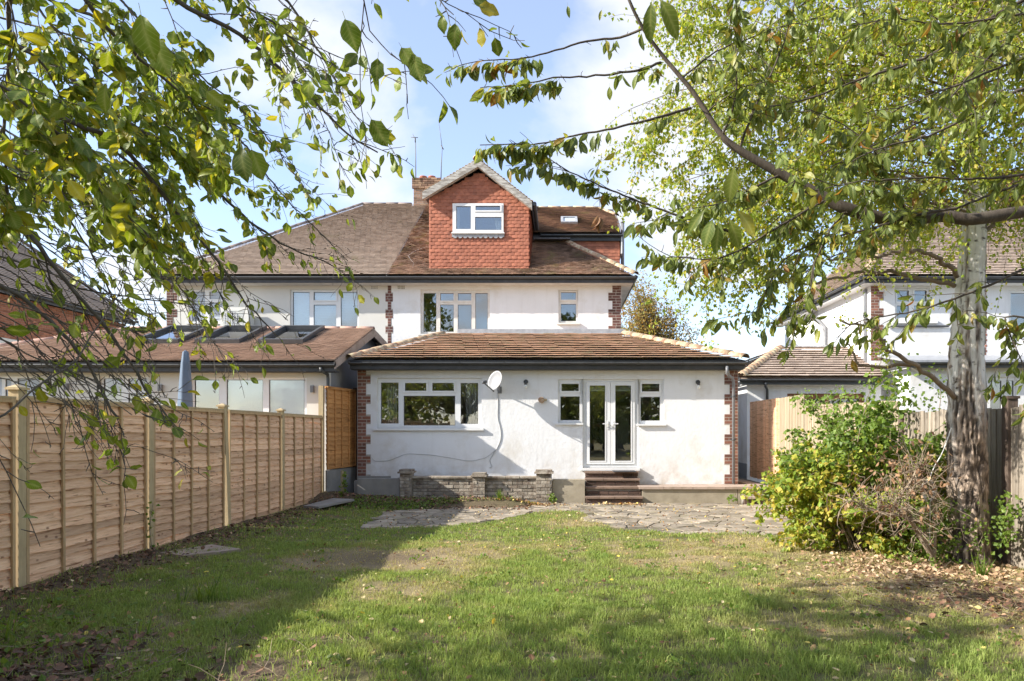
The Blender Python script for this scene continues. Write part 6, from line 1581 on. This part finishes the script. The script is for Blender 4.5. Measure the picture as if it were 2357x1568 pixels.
# main crown: rising limbs with hanging sprays
crown = []
for kx in range(118):
    zt_ = R.uniform(3.8, 8.6); i = min(range(n), key=lambda q: abs(path[q].z-zt_)); b0 = path[i].copy()
    an = R.uniform(0, 2*math.pi); Lb = R.uniform(1.2, 3.3)*(1.15 if math.cos(an) < 0 else .8)
    if math.cos(an) < -.3 and abs(math.sin(an)) < .8: Lb *= 1.15
    d = Vector((math.cos(an), math.sin(an)*.9, .55))
    q0 = grow(b0, d, Lb, 8, .10, .09); tw.add(q0, .014, .004, 5); crown.append(q0)
    for _ in range(int(Lb*8)):
        t = (.25+.75*R.random())*7.99; a = q0[int(t)].lerp(q0[int(t)+1], t % 1)
        s2 = grow(a, rv(.8)+Vector((d.x*.5, d.y*.5, -.1)), R.uniform(.4, 1.25), 6, .12, .32); tw.add(s2, .0035, .0012, 3)
        for _ in range(R.randint(24, 40)):
            t2 = (R.random()**.8)*5.99; c = s2[int(t2)].lerp(s2[int(t2)+1], t2 % 1); LV.add(c+rv(.035), rv(.6)+Vector((0, 0, -.8)), rv(1)+Vector((-.3, -.3, .3)), R.uniform(.034, .058), R.randrange(3))
# the low hanging spray left of the trunk
for (u, v, Y) in ((1520, 330, 6.8), (1560, 420, 6.8), (1600, 500, 7), (1640, 580, 7), (1560, 640, 6.8), (1680, 640, 7), (1620, 700, 7), (1700, 560, 6.6), (1720, 690, 7), (1530, 120, 7), (1580, 60, 7), (1640, 200, 7), (1700, 300, 7), (1800, 440, 6.5), (1660, 400, 6.8), (1500, 380, 7), (1740, 420, 7), (1600, 300, 7), (2200, 150, 7.1), (2260, 250, 7.1), (2310, 120, 7.1), (2180, 330, 7.1), (2320, 330, 7.2), (2130, 60, 7.1), (2240, 420, 7.2), (2060, 200, 6.9)):
    c0 = Vector(P(u, v, Y))
    src = Vector(path[min(range(n), key=lambda q: abs(path[q].z-(c0.z+1.2)))]); q0 = smooth([src, src.lerp(c0, .55)+Vector((0, 0, .7)), c0+Vector((0, 0, .15))], 5); tw.add(q0, .018, .003, 5)
    for _ in range(34):
        s2 = grow(q0[R.randint(4, 10)], rv(.9)+Vector((-.3, 0, -.2)), R.uniform(.25, .8), 5, .12, .3); tw.add(s2, .003, .0012, 3)
        for _ in range(34): t2 = R.random()*4.99; c = s2[int(t2)].lerp(s2[int(t2)+1], t2 % 1); LV.add(c+rv(.035), rv(.6)+Vector((0, 0, -.8)), rv(1)+Vector((-.3, -.3, .3)), R.uniform(.034, .056), R.randrange(3))
print('birch leaves', len(LV.it))
tw.obj('twigs', M['birchtwig'], BT); LV.joined('crown', BLF, M['birchleaf'], BT)
tw = Tubes()
RP = thing('rope', 'looped white rope hanging from the birch branch in front of the bush', 'rope', P(2140, 1290, 7.6))
tw.add(smooth([P(2190, 985, 7.6), P(2170, 1040, 7.6), P(2141, 1100, 7.6), P(2141, 1180, 7.6), P(2139, 1290, 7.6)], 5), .006, .006, 5)
for kx in range(4): a = kx*.02; tw.add(smooth([P(2140, 1100, 7.6), P(2128-kx*3, 1125, 7.58), P(2136, 1155, 7.58), P(2148+kx*2, 1135, 7.6), P(2141, 1100, 7.6)], 6), .006, .006, 5)
o = tw.obj('strand', M['rope'], RP, stuff=False)

# ---- the bush and the dead shrub before it
HB = thing('hazel_bush', 'large rounded bush with yellowing green leaves in front of the right fence', 'bush', (3.9, 8.9, 0))
HL = [simple_leaf(.85, .12), simple_leaf(.8, -.1), simple_leaf(.9, .2)]
tw = Tubes(); LY = Leaves(); LG = Leaves()
base = Vector((3.9, 8.9, .0))
for kx in range(270):
    an = R.uniform(0, 2*math.pi); rad = R.uniform(.2, 1.05)
    tip = Vector((3.85+math.cos(an)*rad*1.18, 8.9+math.sin(an)*rad*.85, R.uniform(.1, 1.7)))
    top = 1.72-.62*abs(tip.x-3.95)**1.6
    if tip.z > top: tip.z = top*R.uniform(.6, 1)
    if R.random() < .16: tip.z = min(tip.z+R.uniform(.15, .45), 2.0); 
    st_ = base+Vector((R.gauss(0, .25), R.gauss(0, .2), 0)); q0 = smooth([st_, st_.lerp(tip, .5)+Vector((0, 0, .25))+rv(.06), tip], 4); tw.add(q0, .009, .003, 4)
    for _ in range(6):
        i = R.randint(3, 8); s2 = grow(q0[i], (q0[i]-q0[i-1]).normalized()+rv(.6), R.uniform(.15, .38), 4, .15, .02); tw.add(s2, .003, .0015, 3)
        for _ in range(20):
            t = R.random()*3.99; c = s2[int(t)].lerp(s2[int(t)+1], t % 1)
            gr = (c.z > 1.2+R.gauss(0, .2)) or R.random() < .08
            (LG if gr else LY).add(c+rv(.03), rv(.7)+Vector((0, 0, -.35)), rv(.5)+Vector((-.3, -.25, .7)), R.uniform(.045, .085), R.randrange(3))
tw.obj('stems', M['deadwood'], HB); LY.joined('foliage', HL, M['hazelleaf'], HB); LG.joined('foliage', HL, M['greenleaf'], HB)
DSH = thing('dead_shrub', 'twiggy half dead shrub with bare stems and brown leaves between bush and birch', 'bush', (4.35, 7.9, 0))
tw = Tubes(); LB = Leaves(); LG = Leaves()
for q in ([P(2150, 1285, 7.55), P(2120, 1230, 7.5), P(2080, 1190, 7.4), P(2020, 1180, 7.4), P(1960, 1150, 7.4)], [P(2150, 1285, 7.55), P(2150, 1180, 7.6), P(2130, 1120, 7.6), P(2100, 1060, 7.6)], [P(2145, 1285, 7.5), P(2095, 1200, 7.5), P(2060, 1160, 7.5), P(2090, 1120, 7.5), P(2110, 1080, 7.5)]):
    MB().tube(smooth(q, 6), [.022-.014*i/(6*(len(q)-1)) for i in range(6*(len(q)-1)+1)], 7, cap=False).obj('stem', M['deadwood'], DSH)
    for p in smooth(q, 6)[6:]:
        for _ in range(3):
            s2 = grow(p, rv(1)+Vector((-.2, -.2, .3)), R.uniform(.15, .5), 5, .22); tw.add(s2, .0055, .0015, 4)
            for _ in range(3):
                s3 = grow(s2[R.randint(1, 5)], rv(1), R.uniform(.08, .25), 3, .25); tw.add(s3, .003, .0012, 3)
                for _ in range(2):
                    if R.random() < .3: LB.add(s3[R.randint(1, 3)]+rv(.01), rv(.6)+Vector((0, 0, -.7)), rv(1), R.uniform(.04, .075), R.randrange(3))
for _ in range(900):
    c = Vector((R.gauss(4.3, .28), R.gauss(7.75, .15), R.uniform(.02, .75))); LG.add(c, rv(1), rv(.5)+Vector((-.3, -.4, .6)), R.uniform(.035, .06), R.randrange(3))
for _ in range(170):
    c = Vector(P(R.gauss(2085, 55), R.gauss(1085, 38), R.uniform(7.4, 8.1))); LB.add(c, rv(.5)+Vector((0, 0, -.8)), rv(1), R.uniform(.04, .08), R.randrange(3))
tw.obj('twigs', M['deadwood'], DSH); LB.joined('brown_leaves', CPR, M['brownleaf'], DSH); LG.joined('green_leaves', HL, M['greenleaf'], DSH)

# ---- smaller plants
def ivy(name, label, pts, n, s0=.04, s1=.06, m='greenleaf', cat='ivy', sp=.06):
    T = thing(name, label, cat, pts[0]); L_ = Leaves(); t_ = Tubes(); q0 = smooth(pts, 6); t_.add(q0, .006, .003, 4)
    for _ in range(n):
        c = q0[R.randrange(len(q0))]+rv(sp); L_.add(c, rv(.8)+Vector((0, 0, -.5)), rv(.5)+Vector((-.6, -.5, .4)), R.uniform(s0, s1), R.randrange(3))
    t_.obj('stem', M['deadwood'], T, stuff=False); L_.joined('foliage', HL, M[m], T); return T
ivy('ivy', 'green ivy hanging on the weathered fence at the right edge', [P(2318, 1250, 7.4), P(2312, 1200, 7.4), P(2330, 1150, 7.4)], 190, sp=.055)
ivy('ivy', 'ivy creeping up the foot of the birch trunk', [P(2255, 1290, 7.5), P(2250, 1260, 7.55), P(2262, 1230, 7.55), P(2250, 1215, 7.55)], 60, .025, .04, sp=.05)
ivy('ivy', 'dark ivy sprig climbing the second visible fence post', [(-5.07, 8.55, .05), (-5.06, 8.5, .35), (-5.07, 8.58, .62)], 34, .04, .06, sp=.035)
ivy('climber', 'thin climbing plant trailing over the pale fence top', [(5.0, 14.3, 2.25), (4.95, 13.2, 2.05), (4.95, 12.2, 2.1), (4.95, 11.4, 2.15)], 260, .04, .07, sp=.11)
ivy('sapling', 'tall leafy shoots rising behind the bush in front of the white garage', [P(2050, 1000, 9.8), P(2060, 940, 9.8), P(2075, 900, 9.8), P(2055, 860, 9.8)], 240, .05, .09, cat='plant', sp=.14)
ivy('sapling', 'leafy shoots in front of the white wall right of the bush top', [P(2160, 960, 9.6), P(2165, 900, 9.6), P(2150, 860, 9.6)], 110, .04, .06, cat='plant', sp=.13)
ivy('weed', 'upright green weed at the foot of the left brick corner', [(-4.62, 14.7, .1), (-4.6, 14.7, .35), (-4.62, 14.68, .62)], 60, .05, .09, cat='plant', sp=.05)
ivy('weed', 'small green weed beside the low side step', [P(1680, 1150, 15.0), P(1690, 1145, 15)], 30, .05, .08, cat='plant', sp=.05)
ivy('weed', 'small green weed at the foot of the right hand pier', [P(1268, 1150, 15.0), P(1272, 1143, 15)], 34, .05, .08, cat='plant', sp=.05)
def blades(label, x, y, n, h, w=.012, m='greenleaf', name='bulb_leaves'):
    mb = MB(); z0 = float(gz(x, y))
    for _ in range(n):
        b0 = Vector((x+R.gauss(0, .03), y+R.gauss(0, .03), z0)); d = Vector((R.gauss(0, .25), R.gauss(0, .25), 1)); hh = h*R.uniform(.6, 1.1); q = grow(b0, d, hh, 5, .1, .04)
        sd = Vector((R.gauss(0, 1), R.gauss(0, .4), 0)).normalized()
        vs = []
        for i, p in enumerate(q): ww = w*(1-(i/5)**2)*.5+.0008; vs += [p-sd*ww, p+sd*ww]
        mb.add(vs, [(2*i, 2*i+1, 2*i+3, 2*i+2) for i in range(5)], True)
    return tag(mb.obj(name, M[m]), label, 'plant')
blades('clump of upright strap leaves in the shaded lawn, leftmost of the row', X(412, 6.0), 6.0, 6, .2)
blades('tall clump of strap leaves in the shaded lawn, middle of the row', X(465, 6.05), 6.05, 9, .27)
blades('tallest strap leaves in the shaded lawn, right end of the row', X(495, 6.1), 6.1, 7, .30)
blades('single short strap leaf in the grass right of the row', X(532, 6.1), 6.1, 3, .14)
blades('lone strap leaf standing left of and nearer than the row', X(325, 5.1), 5.1, 3, .17)
blades('bulb shoots in the leaf litter at the bottom left', X(200, 4.35), 4.35, 6, .20)
blades('pale strap leaves near the left edge of the picture', X(30, 4.9), 4.9, 9, .28)
blades('spiky grassy plant in front of the birch', X(2258, 7.1), 7.1, 34, .26, .010)
blades('tuft of tall grass beside the last brick pier', X(1150, 14.75), 14.75, 40, .24, .010)

# ---- autumn tree far behind, woodland behind the camera
FT = thing('autumn_tree', 'thin autumn tree with orange and yellow leaves beyond the white house', 'tree', (X(1510, 40), 40, 0))
tw = Tubes(); LV = Leaves(); b0 = Vector((X(1510, 40), 40, 0))
tw.add(smooth([b0, b0+Vector((.1, 0, 3)), b0+Vector((0, 0, 6.5))], 5), .25, .1, 7)
for _ in range(150):
    s_ = b0+Vector((0, 0, R.uniform(2.5, 6.5))); e = Vector((X(R.triangular(1410, 1610, 1470), 40), 40+R.uniform(-1.5, 1.5), 0)); uu = U0+F*e.x/40
    tp = 635+abs(uu-1465)*.95; e.z = Z(R.uniform(tp, 800), 40)
    q0 = smooth([s_, s_.lerp(e, .5)+rv(.3), e], 3); tw.add(q0, .03, .008, 4)
    for _ in range(6):
        s2 = grow(q0[R.randint(2, 6)], rv(1)+Vector((0, 0, .5)), R.uniform(.4, 1.1), 3, .2); tw.add(s2, .009, .004, 3)
        for _ in range(13): LV.add(s2[R.randint(1, 3)]+rv(.16), rv(1), rv(1), R.uniform(.08, .16), R.randrange(3))
tw.obj('branches', M['cherrywood'], FT); LV.joined('crown', HL, M['autumnleaf'], FT)
WD = Leaves(); tw = Tubes()
for _ in range(34):
    x, y = R.uniform(-12, 22), R.uniform(-22, -13); hh = R.uniform(7, 13)
    tw.add([Vector((x, y, 0)), Vector((x, y, hh*.8))], .2, .08, 6)
    for _ in range(1500):
        t = R.random(); rr_ = 2.9*math.sqrt(max(.05, 1-abs(2*t-.9)**2)); an = R.uniform(0, 6.28); q = R.random()**.5
        WD.add(Vector((x+math.cos(an)*rr_*q, y+math.sin(an)*rr_*q, .8+hh*t)), rv(1), rv(1), R.uniform(.2, .4), R.randrange(3))
o = WD.joined('woodland', HL, M['cherryleaf']); tag(o, 'belt of dark trees at the bottom of the garden, mirrored in the windows', 'trees')
tt = tw.obj('woodland_trunks', M['cherrywood'], o)
for kx, (za_, zb__) in enumerate(((770, 745), (785, 757), (800, 768))): pass

# ------------------------------------------------------------------ grass, litter
def scatter(n, y0, y1, seed):
    rs = np.random.default_rng(seed); y = rs.uniform(y0, y1, n); x = rs.uniform(-5.1, 5.05, n)
    return x, y, rs
def grass_layer(n, y0, y1, h0, w0, seed):
    x, y, rs = scatter(n, y0, y1, seed)
    uu = U0+F*x/y; keep = (uu > -60) & (uu < 2420) & ~in_poly(x, y, PATIO_UV)
    clump = fbm(x*5, y*5, 91, 3); so_ = soilf(x, y); dr_ = dryf(x, y)
    pr = np.clip((clump-.22)*2.6, .08, 1)*(1-.93*so_)*(1-.5*dr_)
    pr = np.where(y > 14.95, 0, pr)
    keep &= rs.random(len(x)) < pr
    x, y, clump, dr_ = x[keep], y[keep], clump[keep], dr_[keep]; m_ = len(x); z = gz(x, y)
    tuft = fbm(x*2.2+7, y*2.2, 95, 3)
    h = h0*(.3+1.2*rs.random(m_)**1.4)*(.5+1.2*tuft)*(1-.45*dr_); w = w0*(.7+.6*rs.random(m_))
    an = rs.uniform(0, 2*np.pi, m_); la = rs.uniform(0, 2*np.pi, m_); ln = h*rs.uniform(.1, .9, m_)*(1+.6*dr_)
    sxn, syn = np.cos(an)*w/2, np.sin(an)*w/2; lx, ly = np.cos(la)*ln, np.sin(la)*ln
    V = np.zeros((m_, 5, 3), np.float32)
    V[:, 0] = np.stack([x-sxn, y-syn, z-.005], -1); V[:, 1] = np.stack([x+sxn, y+syn, z-.005], -1)
    V[:, 2] = np.stack([x-sxn*.8+lx*.35, y-syn*.8+ly*.35, z+h*.6], -1); V[:, 3] = np.stack([x+sxn*.8+lx*.35, y+syn*.8+ly*.35, z+h*.6], -1)
    V[:, 4] = np.stack([x+lx, y+ly, z+h*(1-.25*(ln/h))], -1)
    b = (np.arange(m_)*5)[:, None]
    Q = b+np.array([0, 1, 3, 2]); T = b+np.array([2, 3, 4])
    dd = np.clip(dr_*.9+rs.random(m_)*.22+(clump < .42)*.15, 0, 1)
    return V.reshape(-1, 3), Q, T, np.repeat(dd, 5)
VV, QQ, TT_, DD = [], [], [], []; off = 0
for a in ((270000, 3.6, 6.4, .048, .0052, 1), (190000, 6.4, 9.4, .040, .006, 2), (130000, 9.4, 15.0, .036, .009, 3)):
    v, q, t, d = grass_layer(*a); VV.append(v); QQ.append(q+off); TT_.append(t+off); DD.append(d); off += len(v)
go = put('grass', mesh_np('grass', np.vstack(VV), [np.vstack(QQ), np.vstack(TT_)], M['grass'], False, {'dry': np.concatenate(DD)})); go['kind'] = 'stuff'
tag(go, 'patchy green and straw coloured lawn grass', 'grass'); print('grass', off//5)
def litter(n, fn, m, name, label, s0, s1, seed, flat=.35):
    rs = random.Random(seed); L_ = Leaves()
    while len(L_.it) < n:
        x, y = fn(rs)
        if not (-5.1 < x < 5.0 and 3.7 < y < 15.1): continue
        L_.it.append((Vector((x, y, 0)), frame(Vector((rs.gauss(0, 1), rs.gauss(0, 1), rs.gauss(0, .25))), Vector((rs.gauss(0, flat), rs.gauss(0, flat), 1))), rs.uniform(s0, s1), rs.randrange(4)))
    xs = np.array([q[0].x for q in L_.it]); ys = np.array([q[0].y for q in L_.it]); zs = gz(xs, ys)
    pat = in_poly(xs, ys, PATIO_UV); zs = np.where(pat, -.064, zs+.018)
    L_.it = [(Vector((q[0].x, q[0].y, float(z_)+rs.uniform(0, .015))), *q[1:]) for q, z_ in zip(L_.it, zs)]
    o = L_.joined(name, [leaf_verts(.6, .3, .3, 3, .3), leaf_verts(.7, .1, .2, 3, -.3), leaf_verts(.5, .6, .4, 3, .5), leaf_verts(.8, -.3, .3, 3)], M[m]); return tag(o, label, 'leaves')
litter(2900, lambda r: (r.uniform(-5, 5), 3.8+11*r.random()**1.2), 'litter', 'fallen_leaves', 'scattered yellow and brown fallen leaves over the lawn', .024, .056, 5)
litter(1700, lambda r: (r.gauss(4.0, .7), r.gauss(7.45, .45)), 'paledry', 'fallen_leaves', 'thick drift of pale dry leaves around the birch and bush foot', .03, .065, 6, .7)
litter(900, lambda r: (4.8-abs(r.gauss(0, .9)), r.gauss(6.0, .45)), 'darklitter', 'twig_litter', 'brown leaf and twig litter at the right edge of the lawn', .03, .07, 16, .7)
litter(2400, lambda r: (-4.9+abs(r.gauss(0, 1.2)), 3.9+abs(r.gauss(0, .6))), 'darklitter', 'leaf_litter', 'dark leaf litter on bare soil at the bottom left', .03, .075, 7, .6)
litter(1500, lambda r: (-5.0+abs(r.gauss(0, .35)), r.uniform(5, 14.5)), 'darklitter', 'leaf_litter', 'brown leaves gathered along the foot of the left fence', .03, .065, 8, .6)
litter(1500, lambda r: (r.uniform(-4.8, -.6), r.gauss(14.5, .32)), 'darklitter', 'leaf_litter', 'brown leaves in the bed below the low brick wall', .035, .075, 9, .6)
litter(120, lambda r: (r.gauss(1.35, .3), 14.9-abs(r.gauss(0, .12))), 'litter', 'fallen_leaves', 'small heap of orange leaves at the foot of the steps', .04, .08, 10, .8)
litter(260, lambda r: (r.gauss(-.55, .35), r.gauss(14.75, .12)), 'litter', 'fallen_leaves', 'drift of dry leaves against the last brick pier', .04, .075, 12, .8)
litter(160, lambda r: (r.uniform(-3, 4.5), r.uniform(10.8, 14.9)), 'litter', 'fallen_leaves', 'loose leaves strewn over the crazy paving', .03, .06, 11)
GC = Leaves()
for _ in range(2600):
    x = R.uniform(-4.3, -.9); y = R.gauss(14.2, .28)
    if in_poly([x], [y], PATIO_UV)[0]: continue
    GC.add(Vector((x, y, float(gz(x, y))+R.uniform(.01, .07))), rv(1), rv(.4)+Vector((0, -.3, 1)), R.uniform(.025, .05), R.randrange(3))
for _ in range(500):
    x = -4.6+abs(R.gauss(0, .8)); y = R.uniform(4, 5.6); GC.add(Vector((x, y, float(gz(x, y))+R.uniform(.01, .07))), rv(1), rv(.4)+Vector((0, -.3, 1)), R.uniform(.03, .06), R.randrange(3))
for _ in range(150):
    cx2, cy2 = R.uniform(-4.4, 4.2), 4+R.random()**1.3*8
    for _ in range(R.randint(6, 16)):
        x, y = cx2+R.gauss(0, .05), cy2+R.gauss(0, .05)
        if in_poly([x], [y], PATIO_UV)[0]: continue
        GC.add(Vector((x, y, float(gz(x, y))+R.uniform(.015, .04))), rv(1), rv(.3)+Vector((0, -.2, 1)), R.uniform(.025, .055), R.randrange(3))
o = GC.joined('ground_cover', HL, M['greenleaf']); tag(o, 'low green ground cover weeds in the bed and corner', 'weeds')
tw = Tubes()
for _ in range(240):
    x, y = (R.uniform(-4.8, -1.5), R.uniform(3.9, 5.2)) if R.random() < .4 else (R.uniform(2.4, 4.9), R.uniform(5.4, 6.9))
    tw.add(grow(Vector((x, y, float(gz(x, y))+.02)), Vector((R.gauss(0, 1), R.gauss(0, 1), .12)), R.uniform(.1, .45), 4, .12, .02), .003, .0015, 3)
tag(tw.obj('fallen_twigs', M['deadwood']), 'thin fallen twigs lying in the litter', 'twigs')
MS = MB()
def moss(x, y, z, r_):
    n = 6; vs = [(x+r_*math.cos(2*math.pi*i/n)*R.uniform(.7, 1.2), y+r_*math.sin(2*math.pi*i/n)*R.uniform(.7, 1.2), z-.01) for i in range(n)]+[(x, y, z+r_*.5)]
    MS.add(vs, [(i, (i+1) % n, n) for i in range(n)], True)
for _ in range(420):
    x, y = R.uniform(-4.6, 2.0), 18.9+abs(R.gauss(0, .5)); 
    if x > 2.0-(y-18.9)*.85 or (-3.7 < x < -.8 and y > 19.15): continue
    moss(x, y, roofz(y)+.03, R.uniform(.012, .04))
for _ in range(260): x = R.uniform(-4.7, -3.7); y = 18.9+abs(R.gauss(0, 1.2)); moss(x, y, roofz(y)+.03, R.uniform(.015, .045))
for _ in range(330): x = R.uniform(xl0, xr0); moss(x, YX-.02+abs(R.gauss(0, .04)), ZX+.045, R.uniform(.01, .026))
MS.obj('moss', M['moss'], H)['kind'] = 'stuff'
